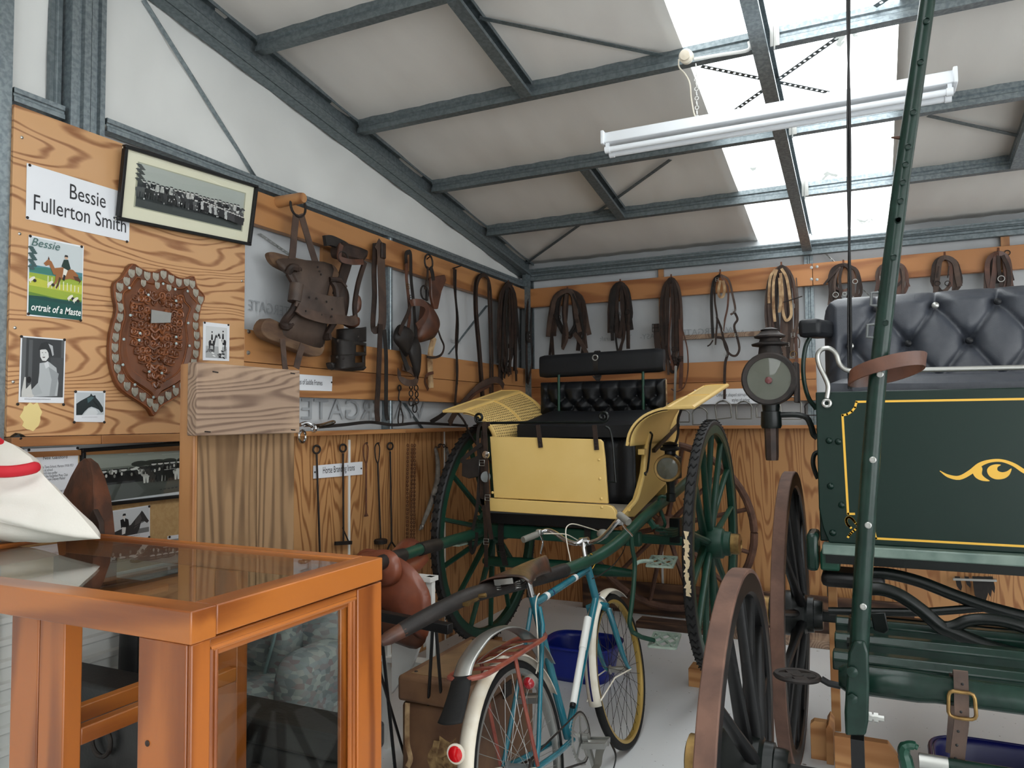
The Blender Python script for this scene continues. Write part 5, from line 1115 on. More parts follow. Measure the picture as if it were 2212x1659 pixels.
# ================================================================ DISPLAY CASE and the things round it
CZ = 1.15; CX1, CY0, CY1 = 1.53, -4.895, -4.285; CX0 = .30
case = thing('display_case', ((CX0+CX1)/2, (CY0+CY1)/2, 0), 'orange stained timber display case with glass top and end pane', 'display case')
RW, RH = .062, .062
def part(name, lo, hi, m, parent=case, **k): mb = MB(); mb.box(lo, hi); return obj(name, mb, M[m], parent, **{'bev': .003, **k})
part('top_rail', (CX0, CY0, CZ-RH), (CX1, CY0+RW, CZ), 'case_x')
part('top_rail', (CX0, CY1-RW*.7, CZ-RH), (CX1-RW, CY1, CZ), 'case_x')
part('top_rail', (CX1-RW, CY0+RW, CZ-RH+.004), (CX1, CY1, CZ), 'case')
part('top_rail', (CX0, CY0+RW, CZ-RH), (CX0+RW, CY1-RW, CZ), 'case')
mb = MB(); mb.box((CX0+RW-.01, CY0+RW-.01, CZ-.012), (CX1-RW+.01, CY1-RW*.7+.01, CZ-.007)); obj('top_glass', mb, M['glass_case'], case)
xp = PY(297, 1450, CY0).x
part('post', (xp, CY0+.001, 0), (CX1-.012, CY0+.045, CZ-RH-.0), 'case_z')
part('corner_strip', (CX1-.012, CY0+.004, 0), (CX1-.002, CY0+.05, CZ-RH), 'case_z')
yq = PX(775, 1400, CX1).y
part('post', (CX1-.062, yq, 0), (CX1-.003, CY1, CZ-RH), 'case_z')
xa, xb, xc = PY(20, 1500, CY0+.06).x, PY(79, 1500, CY0+.06).x, PY(135, 1500, CY0+.06).x
for a, b in ((xa, xb-.001), (xb+.003, xc)):
    part('post', (a, CY0+.062, 0), (b, CY0+.105, CZ-RH), 'case_z')
    part('post', (a, CY1-.05, 0), (b, CY1-.01, CZ-RH), 'case_z')
zr_ = PY(132, 1583, CY0+.10).z
part('shelf_runner', (xc-.03, CY0+.105, zr_-.02), (xc, CY1-.05, zr_+.018), 'case')
part('shelf_runner', (xa, CY0+.105, zr_-.035), (xa+.03, CY1-.05, zr_+.005), 'case')
part('bottom_rail', (CX1-.05, CY0+.045, .30), (CX1-.01, yq, .36), 'case'); part('bottom_rail', (CX0, CY1-.04, .30), (CX1-.062, CY1-.005, .36), 'case_x')
# end frame with moulded beads and its pane
part('end_rail', (CX1-.03, CY0+.05, CZ-RH-.018), (CX1-.006, yq, CZ-RH), 'case')
mb = MB()
z_ = CZ-RH-.022
for dz, dx, r in ((0, 0, .007), (-.012, -.006, .006)): mb.tube([(CX1-.012+dx, CY0+.055, z_+dz), (CX1-.012+dx, yq-.002, z_+dz)], r, 8)
obj('bead', mb, M['case'], case)
for y in (CY0+.058, yq-.008):
    mb = MB()
    for d, r in ((0, .007), (.012 if y < -4.5 else -.012, .006)): mb.tube([(CX1-.012, y+d, .36), (CX1-.012, y+d, z_)], r, 8)
    obj('bead', mb, M['case_z'], case)
part('inner_stile', (CX1-.03, yq-.045, .36), (CX1-.02, yq-.012, z_-.01), 'case_z')
mb = MB(); mb.box((CX1-.022, CY0+.06, .36), (CX1-.018, yq-.01, z_)); obj('end_glass', mb, M['glass_case'], case)
mb = MB(); p = PY(318, 1606, CY0); mb.ball(p, .006, 10, 6, (1, .4, 1)); obj('nail_head', mb, M['leather'], case)
# white pillow with red trim on the case
pil = thing('cushion', (.75, -4.55, CZ), 'plump white cushion with a red corner lying on the display case', 'cushion')
YPI = -4.50
opx = [(217, 1164), (195, 1138), (165, 1103), (132, 1068), (104, 1038), (86, 1018), (66, 988), (28, 960), (-30, 934), (-140, 905), (-300, 900), (-430, 1000), (-410, 1150), (-260, 1200), (-100, 1192), (0, 1181), (60, 1176), (130, 1170), (185, 1166)]
OUT = []
for i in range(len(opx)):
    a_, b_ = opx[i], opx[(i+1) % len(opx)]
    for t in (0, .33, .66): OUT.append((a_[0]+(b_[0]-a_[0])*t, a_[1]+(b_[1]-a_[1])*t))
P0 = [PY(x, y, YPI) for x, y in OUT]; n = len(P0); cc_ = V((PY(-90, 1075, YPI).x, YPI, CZ+.14)); fr_ = [0, .06, .14, .25, .4, .58, .78]; mb = MB()
for s_ in (1, -1):
    vs_ = []
    for f_ in fr_:
        for i, p in enumerate(P0):
            q = p.lerp(cc_, f_); h = .125*(1-(1-f_)**2.2)**.75; w_ = .010*sin(i*.8)*sin(pi*min(1, f_*1.6))+.006*sin(i*.37+9*f_)
            q = V((q.x, YPI-s_*(h+w_*(1 if f_ > 0 else 0)), max(CZ+.004, q.z))); vs_.append(q)
    vs_.append(cc_+V((0, -s_*.128, 0))); fs_ = [(r*n+i, r*n+(i+1) % n, (r+1)*n+(i+1) % n, (r+1)*n+i) for r in range(len(fr_)-1) for i in range(n)]+[((len(fr_)-1)*n+i, (len(fr_)-1)*n+(i+1) % n, len(fr_)*n) for i in range(n)]
    mb.add(vs_, fs_ if s_ > 0 else [tuple(reversed(f)) for f in fs_])
obj('cushion_cover', mb, M['cloth'], pil, angle=180)
mb = MB(); mb.tube(cr([PY(x, y, yy) for x, y, yy in ((-160, 1012, -4.65), (-60, 1017, -4.64), (0, 1019, -4.61), (30, 1018, -4.585), (58, 1014, -4.56), (74, 1010, -4.54), (85, 1007, -4.52))], 4), [.017]*21+[.0165, .015, .012, .006], 10, flat=.7); obj('red_trim', mb, M['red_trim'], pil)
mb = MB(); mb.tube(cr([PY(x, y, -4.6) for x, y in ((-40, 930), (-10, 946), (3, 955))], 4), .008, 8); obj('red_trim', mb, M['red_trim'], pil)
# rusty plough share standing behind the case
ys = -4.21
mb = MB(); mb.box((.0, -4.26, .94), (.53, -4.10, .962)); obj('shelf_board', mb, M['rail_x'], None, 'short timber shelf board carrying the rusty share', 'shelf')
share = thing('plough_share', (PY(190, 1165, ys).x, ys, .963), 'tall rusty iron share with a folded ridge standing behind the display case', 'plough share')
out_l = [PY(x, y, ys) for x, y in ((118, 1200), (126, 1110), (132, 1080), (155, 1030), (172, 1000), (186, 990))]; ridge = [PY(x, y, ys-.05) for x, y in ((200, 1200), (203, 1110), (203, 1080), (201, 1030), (196, 1002), (188, 992))]; out_r = [PY(x, y, ys+.02) for x, y in ((252, 1200), (243, 1110), (238, 1075), (224, 1030), (210, 1003), (194, 991))]
mb = MB(); m6 = 6; zf = [V((p.x, p.y, .965)) for p in (out_l[0], ridge[0], out_r[0])]
L_, G_, R_ = [zf[0]]+out_l, [zf[1]]+ridge, [zf[2]]+out_r
k = len(L_); mb.add(L_+G_+R_, [(i, i+k, i+k+1, i+1) for i in range(k-1)]+[(i+k, i+2*k, i+2*k+1, i+k+1) for i in range(k-1)]); obj('share_plate', mb, M['rust'], share, solid=.008, bev=.002)
mb = MB(); mb.prism([PY(x, y, ys-.058) for x, y in ((186, 1128), (200, 1100), (214, 1128), (216, 1180), (196, 1180))], (0, .02, 0)); obj('socket_plate', mb, M['leather'], share, bev=.003)
# rough timber panel: upright boards with a cross board on top
PXX = .65; mb = MB(); mb.box((.0, -4.11, .84), (.68, -3.55, .865)); obj('shelf_board', mb, M['rail_x'], None, 'timber shelf carrying the rough timber partition behind the display case', 'shelf')
pan = thing('wooden_partition', (.6, -3.85, .866), 'rough old timber partition of upright boards with a sawn cross board on top', 'partition')
ya_, yb_ = PX(425, 860, PXX-.045).y, PX(648, 860, PXX).y
zt_ = PX(440, 783, PXX).z; zm = PX(440, 941, PXX).z
mb = MB(); mb.box((PXX-.045, PX(443, 860, PXX).y-.035, zm), (PXX, yb_, zt_)); tbm = obj('cross_board', mb, M['rough_y'], pan, bev=.004)
for px, py in ((465, 803), (448, 932), (632, 806), (633, 928)):
    p = PX(px, py, PXX); mb = MB(); mb.bar(p-V((0, .012, 0)), p+V((0, .012, -.002)), .004, .004); obj('nail', mb, M['iron'], tbm)
yj = PX(556, 1000, PXX-.045).y
for a, b in ((ya_+.01, yj-.002), (yj+.002, PX(636, 1050, PXX-.045).y)):
    mb = MB(); mb.box((PXX-.075, a, .866), (PXX-.046, b, zt_-.006)); obj('upright_board', mb, M['rough_z'], pan, bev=.003)
mb = MB(); mb.box((PXX-.115, ya_-.01, .866), (PXX-.0455, ya_+.008, zt_)); obj('edge_board', mb, M['rail_z'], pan, bev=.004)
# black trunk behind the case and a patterned quilted chair back beyond
ytk = -4.24; zk = PY(480, 1535, ytk).z
tk = thing('travelling_chest', (.71, ytk+.07, 0), 'low black travelling trunk with a worn lid behind the display case', 'trunk')
mb = MB(); mb.box((.02, ytk, 0), (1.40, ytk+.13, zk-.075)); obj('trunk_body', mb, M['black_trunk'], tk, bev=.012)
mb = MB(); mb.box((.01, ytk-.012, zk-.073), (1.41, ytk+.14, zk)); obj('trunk_lid', mb, M['black_trunk'], tk, bev=.012)
for x in (.42, 1.08):
    mb = MB(); mb.torus((x, ytk-.018, zk-.17), (0, 1, 0), .045, .008, 20, 8); obj('handle_ring', mb, M['iron'], tk)
mb = MB(); mb.box((.72, ytk-.016, zk-.14), (.80, ytk-.002, zk-.02)); obj('lock_plate', mb, M['brass'], tk, bev=.002)
# dark blanket/post glimpsed left of the case post
mb = MB(); p = PX(281, 1440, .06); mb.tube([(.05, p.y, 0), (.05, p.y, .5), (.05, p.y+.004, .82)], [.05, .05, .045], 10, flat=.5); obj('dark_roll', mb, M['black_trunk'], None, 'dark upright roll leaning on the white ribbed cladding', 'roll')
arm = thing('armchair', (.37, -3.52, 0), 'grey patterned upholstered armchair seen through the display case glass', 'armchair')
def fabric():
    m, nt, b = _nt('patterned_chair_fabric'); L = nt.links; tc = _n(nt, 'ShaderNodeTexCoord'); mp = _n(nt, 'ShaderNodeMapping'); mp.inputs['Rotation'].default_value = (.5, .3, .7); mp.inputs['Scale'].default_value = (24, 40, 60); L.new(tc.outputs['Object'], mp.inputs[0])
    vo = _n(nt, 'ShaderNodeTexVoronoi'); vo.inputs['Scale'].default_value = 1.0; L.new(mp.outputs[0], vo.inputs['Vector'])
    hs = _n(nt, 'ShaderNodeSeparateColor'); L.new(vo.outputs['Color'], hs.inputs[0])
    r = ramp(nt, [(0, (112, 118, 120)), (.3, (138, 144, 146)), (.5, (126, 112, 114)), (.72, (154, 160, 156)), (1, (102, 110, 114))]); L.new(hs.outputs[0], r.inputs[0]); L.new(r.outputs[0], b.inputs['Base Color']); b.inputs['Roughness'].default_value = .9
    return m
M['fabric'] = fabric()
def puff(c, sx, sy, sz, n=20, m_=14, e=.5):
    mb = MB(); c = V(c)
    f = lambda a, p: (abs(a)**p)*(1 if a >= 0 else -1)
    mb.grid(lambda u, v: c+V((sx*f(cos(pi*(v-.5)), e)*f(cos(2*pi*u), e), sy*f(cos(pi*(v-.5)), e)*f(sin(2*pi*u), e), sz*f(sin(pi*(v-.5)), e))), n, m_, cu=True); return mb
obj('chair_back', puff((.38, -3.36, .55), .36, .10, .38), M['fabric'], arm, angle=180)
obj('seat_pad', puff((.38, -3.58, .40), .30, .16, .10), M['fabric'], arm, angle=180)
obj('seat_base', puff((.38, -3.54, .17), .36, .20, .16, e=.35), M['fabric'], arm, angle=180)
a_ = obj('chair_arm', puff((.70, -3.54, .43), .09, .19, .20), M['fabric'], arm, angle=180); dup(a_, (-.60, 0, 0), arm)
obj('back_cushion', puff((.36, -3.50, .62), .20, .07, .22), M['fabric'], arm, angle=180)
mb = MB(); mb.tube(cr([PY(x, y, -3.58) for x, y in ((598, 1330), (592, 1380), (575, 1440), (565, 1490), (552, 1530))], 4), .007, 6); obj('piping', mb, mat('pale_piping', (128, 148, 150), .8), arm)
# brown leather trunk beside the bicycle
X0t, X1t, Y0t, Y1t, Zt = .96, 1.30, -3.38, -2.78, .50
tr = thing('leather_chest', ((X0t+X1t)/2, (Y0t+Y1t)/2, 0), 'battered brown leather trunk with torn end beside the bicycle', 'trunk')
mb = MB(); mb.box((X0t+.012, Y0t+.012, .03), (X1t-.012, Y1t-.012, Zt-.105)); obj('trunk_body', mb, M['trunk'], tr, bev=.015)
mb = MB(); mb.box((X0t, Y0t, Zt-.1), (X1t, Y1t, Zt)); ld = obj('trunk_lid', mb, M['trunk'], tr, bev=.014)
mb = MB(); mb.box((X0t+.04, Y0t+.04, Zt), (X1t-.04, Y1t-.04, Zt+.0025)); obj('lid_panel', mb, mat('worn_trunk_top', (132, 104, 72), .6, c2=(106, 80, 56), scale=7, bump=.3, bscale=30), ld)
mb = MB(); mb.box((X0t-.008, Y0t-.008, 0), (X1t+.008, Y1t+.008, .03)); obj('trunk_base', mb, M['leather'], tr, bev=.008)
for x in (X0t+.05, X1t-.05):
    for y in (Y0t+.06, Y1t-.06): mb = MB(); mb.lathe([(.008, 0), (.006, .003), (0, .004)], (x, y, Zt+.0025), (0, 0, 1), 8); obj('stud', mb, M['iron'], ld)
R_ = random.Random(5); cx, cz = (X0t+X1t)/2+.05, .19
mb = MB(); pts = [V((cx+.085*cos(2*pi*i/22)*R_.uniform(.65, 1.15), Y0t+.011, cz+.12*sin(2*pi*i/22)*R_.uniform(.65, 1.15))) for i in range(22)]; mb.prism(pts, (0, .003, 0)); obj('torn_patch', mb, M['trunk_torn'], tr)
for k in range(12):
    a = R_.uniform(0, 2*pi); rr_ = R_.uniform(.1, .9); c = V((cx+.07*cos(a)*rr_, Y0t+.006, cz+.1*sin(a)*rr_)); d = R_.uniform(0, pi)
    mb = MB(); w_, h_ = R_.uniform(.008, .022), R_.uniform(.015, .04); mb.prism([c+V((cos(d)*p-sin(d)*q, R_.uniform(-.006, .002), sin(d)*p+cos(d)*q)) for p, q in ((-w_, -h_), (w_*.6, -h_*.8), (w_, h_*.6), (-w_*.4, h_))], (0, .002, 0)); obj('torn_flake', mb, M['trunk_torn'], tr)
mb = MB(); mb.strap(cr([V((X0t+.05, Y0t-.002, Zt-.10)), V((X0t+.052, Y0t-.008, Zt-.17)), V((X0t+.056, Y0t-.012, Zt-.25)), V((X0t+.075, Y0t-.02, Zt-.30)), V((X0t+.062, Y0t-.02, Zt-.335))], 4), .02, .004); obj('pale_strap', mb, M['rawhide'], tr)
for x in (X1t+.001,):
    mb = MB(); mb.box((x-.006, -3.12, Zt-.13), (x+.004, -3.05, Zt-.07)); obj('hasp', mb, M['iron'], tr, bev=.002)
# trestle under the shafts
ts = thing('shaft_trestle', (1.15, -3.55, 0), 'thin black iron trestle with rod legs holding up the gig shafts', 'trestle')
zt2 = .775; mb = MB(); mb.bar((.96, -3.54, zt2), (1.31, -3.56, zt2-.012), .035, .035); obj('top_bar', mb, M['black'], ts, bev=.003)
for px0, px1, x0 in ((936, 917, 1.235), (946, 966, 1.25)):
    a = V((x0, -3.56, zt2-.02)); b = PZ(px1, 1675, 0); mb = MB(); mb.tube([a, V((a.x+(b.x-a.x)*.5, a.y+(b.y-a.y)*.5, a.z*.5)), b], .0065, 8); obj('leg', mb, M['black'], ts)
for x0, dx, dy in ((.985, -.015, -.18), (.985, -.01, .14)):
    mb = MB(); mb.tube([V((x0, -3.53, zt2-.02)), V((x0+dx, -3.53+dy, 0))], .0065, 8); obj('leg', mb, M['black'], ts)
a = PX(848, 1480, 1.02); b = PZ(885, 1670, 0); mb = MB(); mb.tube([V((1.03, -3.6, .6)), b], .006, 8); obj('leg', mb, M['black'], ts)
# tan saddle on a white stand
sad = thing('stock_saddle', (.80, -3.15, .55), 'tan brown leather riding saddle resting behind the shaft trestle', 'saddle')
def sflap(pts, Y, bulge, m, name):
    P = [PY(x, y, Y) for x, y in pts]; c = sum(P, V())/len(P); mb = MB(); n = len(P)
    ring = [P, [p.lerp(c, .25)+V((0, -bulge*.6, 0)) for p in P], [p.lerp(c, .6)+V((0, -bulge, 0)) for p in P]]
    vs = ring[0]+ring[1]+ring[2]+[c+V((0, -bulge*1.05, 0))]
    fs = [(r*n+i, r*n+(i+1) % n, (r+1)*n+(i+1) % n, (r+1)*n+i) for r in range(2) for i in range(n)]+[(2*n+i, 2*n+(i+1) % n, 3*n) for i in range(n)]
    mb.add(vs, fs); return obj(name, mb, M[m], sad, solid=.012, angle=180)
sflap(cr([V((x, y, 0)) for x, y in ((780, 1215), (835, 1196), (880, 1215), (912, 1250), (930, 1290), (928, 1350), (920, 1378), (895, 1370), (860, 1330), (820, 1310), (785, 1290))], 3, closed=True) and [(p.x, p.y) for p in cr([V((x, y, 0)) for x, y in ((780, 1215), (835, 1196), (880, 1215), (912, 1250), (930, 1290), (928, 1350), (920, 1378), (895, 1370), (860, 1330), (820, 1310), (785, 1290))], 3, closed=True)], -3.12, .03, 'leather_tan', 'saddle_flap')
sflap([(p.x, p.y) for p in cr([V((x, y, 0)) for x, y in ((770, 1205), (830, 1188), (858, 1200), (868, 1230), (858, 1256), (830, 1266), (780, 1260))], 3, closed=True)], -3.16, .03, 'leather_tan', 'knee_pad')
sflap([(p.x, p.y) for p in cr([V((x, y, 0)) for x, y in ((790, 1300), (850, 1310), (900, 1345), (922, 1375), (900, 1400), (850, 1385), (790, 1370))], 3, closed=True)], -3.10, .03, 'leather_red', 'under_flap')
mb = MB()
def seat(u, v):
    x = .52+.20*v; y = -3.10+.34*u; return V((x, y, 0.84+.05*(2*u-1)**2+.03*(1-(2*v-1)**2)-.06*(abs(2*v-1))**3))
mb.grid(seat, 12, 12); obj('saddle_seat', mb, M['leather_tan'], sad, solid=.02, angle=180)
std = thing('saddle_stand', (.8, -3.0, 0), 'white painted board stand under the tan saddle', 'stand')
mb = MB(); mb.prism([PY(x, y, -3.02) for x, y in ((845, 1380), (900, 1375), (905, 1400), (890, 1440), (845, 1500))], (0, .02, 0)); obj('stand_panel', mb, M['white'], std, bev=.003)
mb = MB(); mb.prism([PY(x, y, -2.9) for x, y in ((912, 1350), (932, 1345), (934, 1380), (914, 1400))], (0, .02, 0)); obj('stand_panel', mb, M['white'], std, bev=.003)
for x in (.62, .86):
    mb = MB(); mb.box((x-.015, -2.98, 0), (x+.015, -2.95, .80)); obj('stand_post', mb, M['white'], std)
for z in (.42, .80): mb = MB(); mb.box((.6, -3.0, z-.02), (.88, -2.93, z)); obj('stand_rail', mb, M['white'], std)
# ================================================================ SIGNS, PRINTS AND PICTURES ON THE LEFT WALL
class Pic:
    """flat print drawn as inked shapes in sheet coordinates (0..1 right, 0..1 down)"""
    def __init__(s, TL, TR, BL): s.o, s.r, s.d = V(TL), V(TR)-V(TL), V(BL)-V(TL); s.n = s.r.cross(-s.d).normalized(); s.mb = MB(); s.k = 0
    def P(s, u, v, lift=0): return s.o+s.r*u+s.d*v+s.n*lift
    def poly(s, pts, ink): s.k += 1; s.mb.add([s.P(u, v, .0006+.00006*s.k) for u, v in pts], [tuple(range(len(pts)))], ink); return s
    def rect(s, a, b, c, d, ink): return s.poly([(a, d), (c, d), (c, b), (a, b)], ink)
    def ell(s, cx, cy, rx, ry, ink, n=14, rot=0):
        return s.poly([(cx+rx*cos(q)*cos(rot)-ry*sin(q)*sin(rot), cy-rx*cos(q)*sin(rot)*1-ry*sin(q)*cos(rot)) for q in [2*pi*i/n for i in range(n)]], ink)
    def done(s, parent): return obj('print', s.mb, M['print'], parent, flat=True)
def sheet_on(name, px, X, label, cat='sign', pins=None, thick=.0012, m='paper', group=None, pinm='iron'):
    TL, TR, BR, BL = [PX(x, y, X) for x, y in px]
    r, d = TR-TL, BL-TL; n = r.cross(-d).normalized()
    mb = MB(); mb.prism([BL, BR, TR, TL], n*-thick)
    o = obj(name, mb, M[m], None, label, cat, group)
    for x, y in (pins or []):
        p = PX(x, y, X); mb = MB(); mb.lathe([(.005, 0), (.0052, .002), (.003, .005), (0, .006)], p, n, 10); obj('pin', mb, M[pinm], o)
    return o, Pic(TL, TR, BL), (r.normalized(), (-d).normalized(), TL, TR, BL)
XF = .003
def tx(o, P, s, u, v, size, m='ink', **k):
    r, up, TL, TR, BL = P; return text('lettering', s, M[m], o, TL+(TR-TL)*u+(BL-TL)*v, r, up, size, **k)
# name sign
o, pc, P = sheet_on('name_sign', ((58, 352), (281, 420), (279, 522), (56, 473)), XF, 'glossy white sign reading Bessie Fullerton Smith', pins=((64, 357), (59, 470), (274, 522)))
W = (P[3]-P[2]).length
tx(o, P, 'Bessie', .56, .42, .082, squash=.74); tx(o, P, 'Fullerton Smith', .51, .80, .082, squash=.74)
# book cover poster
o, pc, P = sheet_on('cover_poster', ((62, 507), (181, 532), (177, 692), (58, 682)), XF, 'green book cover poster of a rider on a jumping chestnut horse', 'poster', pins=((65, 510), (176, 533), (61, 678), (174, 692)))
G = pc
G.rect(.02, .02, .98, .98, (196, 204, 206)).rect(.02, .36, .98, .5, (74, 130, 140)).poly([(.02, .40), (.3, .37), (.98, .41), (.98, .46), (.02, .45)], (60, 120, 108))
G.rect(.02, .46, .98, .78, (150, 170, 60)).poly([(.02, .5), (.5, .56), (.98, .52), (.98, .64), (.02, .62)], (186, 190, 70)).poly([(.02, .70), (.6, .74), (.98, .72), (.98, .8), (.02, .8)], (96, 130, 50))
G.rect(.02, .745, .98, .98, (22, 78, 72)).poly([(.02, .745), (.3, .735), (.6, .76), (.98, .76), (.98, .80), (.02, .78)], (24, 70, 66))
for i in range(9): G.rect(.34+.07*i, .47+.01*i, .355+.07*i, .62, (220, 222, 200))
for i in range(14): G.ell(.04+.02*(i % 4), .15+.02*i, .05, .016, (60, 84, 84))
hb = (150, 96, 54); hd = (84, 50, 32)
G.poly([(.44, .36), (.60, .33), (.80, .34), (.90, .40), (.86, .47), (.74, .46), (.62, .49), (.50, .47)], hb).poly([(.46, .36), (.40, .28), (.34, .26), (.26, .32), (.30, .35), (.36, .33), (.44, .44), (.52, .44)], hb).poly([(.335, .26), (.345, .22), (.37, .265)], hd)
G.poly([(.48, .44), (.54, .46), (.50, .54), (.44, .60), (.42, .59), (.47, .52)], hb).poly([(.54, .46), (.58, .47), (.53, .58), (.49, .62), (.48, .60), (.52, .54)], hd).poly([(.80, .42), (.90, .42), (.95, .47), (.90, .52), (.92, .48), (.84, .47)], hd)
G.poly([(.62, .34), (.70, .35), (.66, .44), (.60, .46), (.61, .41)], (226, 222, 210)).poly([(.62, .42), (.66, .43), (.64, .50), (.60, .49)], (24, 26, 26)).poly([(.62, .23), (.70, .22), (.75, .33), (.70, .36), (.63, .34), (.58, .32)], (26, 52, 44)).ell(.665, .195, .03, .025, (206, 168, 140)).poly([(.63, .19), (.64, .165), (.69, .165), (.70, .19)], (22, 24, 26))
for cx, cy in ((.75, .70), (.85, .72), (.38, .56), (.06, .54)): G.ell(cx, cy, .06, .022, (226, 222, 206), rot=.5); G.ell(cx+.05, cy+.015, .03, .02, (40, 36, 32)); G.rect(cx-.03, cy, cx-.015, cy+.05, (226, 222, 206))
G.done(o)
tx(o, P, 'Bessie', .28, .125, .042, 'ink_green', shear=.3, off=.004); tx(o, P, 'ortrait of a Maste', .50, .925, .0365, 'ink_white', shear=.25, off=.004, bold=.0006, squash=.72)
# portrait photograph
o, G, P = sheet_on('portrait_photo', ((45, 725), (142, 733), (138, 871), (40, 869)), XF, 'black and white portrait photo of a seated woman in a cloche hat', 'photo', pins=((46, 727), (139, 734), (38, 873), (137, 874)))
G.rect(.03, .02, .97, .92, (58, 60, 62)).rect(.03, .02, .12, .92, (92, 94, 96)).rect(.18, .05, .26, .8, (84, 86, 88)).rect(.9, .02, .97, .92, (86, 88, 90)).rect(.66, .3, .97, .92, (70, 72, 74))
G.poly([(.42, .40), (.62, .37), (.80, .46), (.86, .70), (.84, .90), (.30, .92), (.40, .70), (.42, .55)], (176, 180, 182)).poly([(.62, .45), (.86, .55), (.78, .90), (.66, .90), (.70, .65)], (150, 154, 156)).poly([(.40, .70), (.20, .86), (.26, .91), (.5, .86)], (168, 172, 174)).poly([(.52, .40), (.60, .36), (.64, .44), (.56, .48)], (206, 208, 210))
G.poly([(.42, .20), (.50, .17), (.60, .20), (.62, .30), (.56, .36), (.48, .36), (.43, .30)], (214, 214, 212)).poly([(.38, .20), (.44, .09), (.56, .06), (.70, .10), (.74, .22), (.70, .29), (.63, .26), (.56, .18), (.44, .19)], (44, 46, 48)).poly([(.60, .09), (.70, .12), (.73, .26), (.70, .28), (.66, .18)], (176, 178, 180))
G.rect(.46, .232, .49, .24, (60, 60, 60)).rect(.53, .228, .56, .236, (60, 60, 60)).poly([(.47, .30), (.54, .295), (.53, .315), (.49, .318)], (110, 100, 100)).poly([(.5, .25), (.515, .275), (.495, .277)], (176, 174, 172))
G.poly([(.05, .92), (.05, .84), (.10, .62), (.13, .62), (.14, .80), (.24, .72), (.26, .80), (.30, .92)], (196, 196, 192)).ell(.20, .66, .05, .05, (30, 30, 32)).ell(.24, .90, .08, .025, (200, 198, 194))
for i in range(22): G.rect(.12+.026*i, .945, .135+.026*i, .957, (130, 130, 132))
G.done(o)
# horse head
o, G, P = sheet_on('horse_photo', ((161, 844), (228, 845), (226, 912), (160, 911)), XF, 'small black and white photo of a dark horse head', 'photo', pins=((163, 846), (225, 846), (160, 912), (225, 912)))
G.rect(.05, .05, .95, .79, (190, 196, 200)).poly([(.06, .42), (.2, .32), (.38, .22), (.48, .16), (.52, .08), (.58, .16), (.66, .14), (.68, .22), (.80, .36), (.92, .55), (.93, .68), (.86, .72), (.78, .62), (.66, .56), (.54, .52), (.44, .56), (.32, .68), (.24, .79), (.06, .79)], (44, 52, 54)).poly([(.40, .24), (.54, .18), (.62, .22), (.5, .34), (.42, .40)], (70, 96, 100)).poly([(.30, .76), (.44, .60), (.56, .56), (.68, .60), (.76, .72), (.7, .79), (.3, .79)], (214, 218, 220)).poly([(.6, .3), (.76, .48), (.84, .64), (.82, .66), (.72, .5), (.58, .33)], (30, 34, 36))
for i in range(12): G.rect(.24+.042*i, .855, .262+.042*i, .868, (130, 130, 132))
G.done(o)
def horse(G, x, y, s, ink, rider=None, leg=None, face=1):
    """small silhouette horse standing at (x, y) = hooves, s = height in sheet units"""
    f = lambda a, b: (x+a*s*face*.6, y-b*s)
    leg = leg or ink
    for a in (-.34, -.24, .22, .32): G.poly([f(a-.03, 0), f(a+.03, 0), f(a+.05, .4), f(a-.05, .4)], leg)
    G.poly([f(-.42, .38), f(.36, .36), (f(.42, .55)), f(.36, .66), f(-.3, .68), f(-.44, .58)], ink).poly([f(.26, .6), f(.40, .42), f(.56, .86), f(.74, .84), f(.76, .92), f(.58, 1.04), f(.46, .96)], ink)
    if rider: G.poly([f(-.06, .5), f(.10, .5), f(.12, .72), f(-.08, .72)], (210, 210, 206)).poly([f(-.12, .7), f(.14, .7), f(.10, 1.02), f(-.08, 1.02)], rider).ell(*f(.01, 1.10), .09*s*.6, .08*s, (206, 204, 200)).poly([f(-.09, 1.12), f(.11, 1.12), f(.08, 1.2), f(-.06, 1.2)], (24, 24, 26))
def man(G, x, y, s, ink=(28, 28, 30)): G.rect(x-.12*s, y-.45*s, x+.12*s, y, ink).rect(x-.15*s, y-.82*s, x+.15*s, y-.42*s, ink).ell(x, y-.9*s, .07*s, .09*s, (200, 198, 194)).rect(x-.09*s, y-1.02*s, x+.09*s, y-.95*s, (20, 20, 22))
# riders photo
o, G, P = sheet_on('riders_photo', ((439, 695), (496, 701), (495, 780), (438, 778)), XF, 'small black and white photo of riders and hounds beside the carved shield', 'photo', pins=((442, 697), (493, 702)))
G.rect(.10, .10, .90, .93, (206, 208, 208)).rect(.10, .62, .90, .93, (170, 172, 172)); R_ = random.Random(4)
horse(G, .32, .78, .46, (40, 40, 42), (20, 20, 22)); horse(G, .74, .74, .46, (30, 30, 32), (24, 24, 26), face=-1); G.poly([(.56, .42), (.66, .40), (.72, .55), (.68, .80), (.58, .82), (.56, .6)], (226, 226, 224)).rect(.58, .8, .68, .92, (40, 40, 42))
for i in range(12): G.ell(R_.uniform(.14, .86), R_.uniform(.70, .92), .06, .02, R_.choice([(230, 230, 228), (40, 40, 42), (110, 110, 110)]), rot=R_.uniform(-.5, .5))
G.done(o)
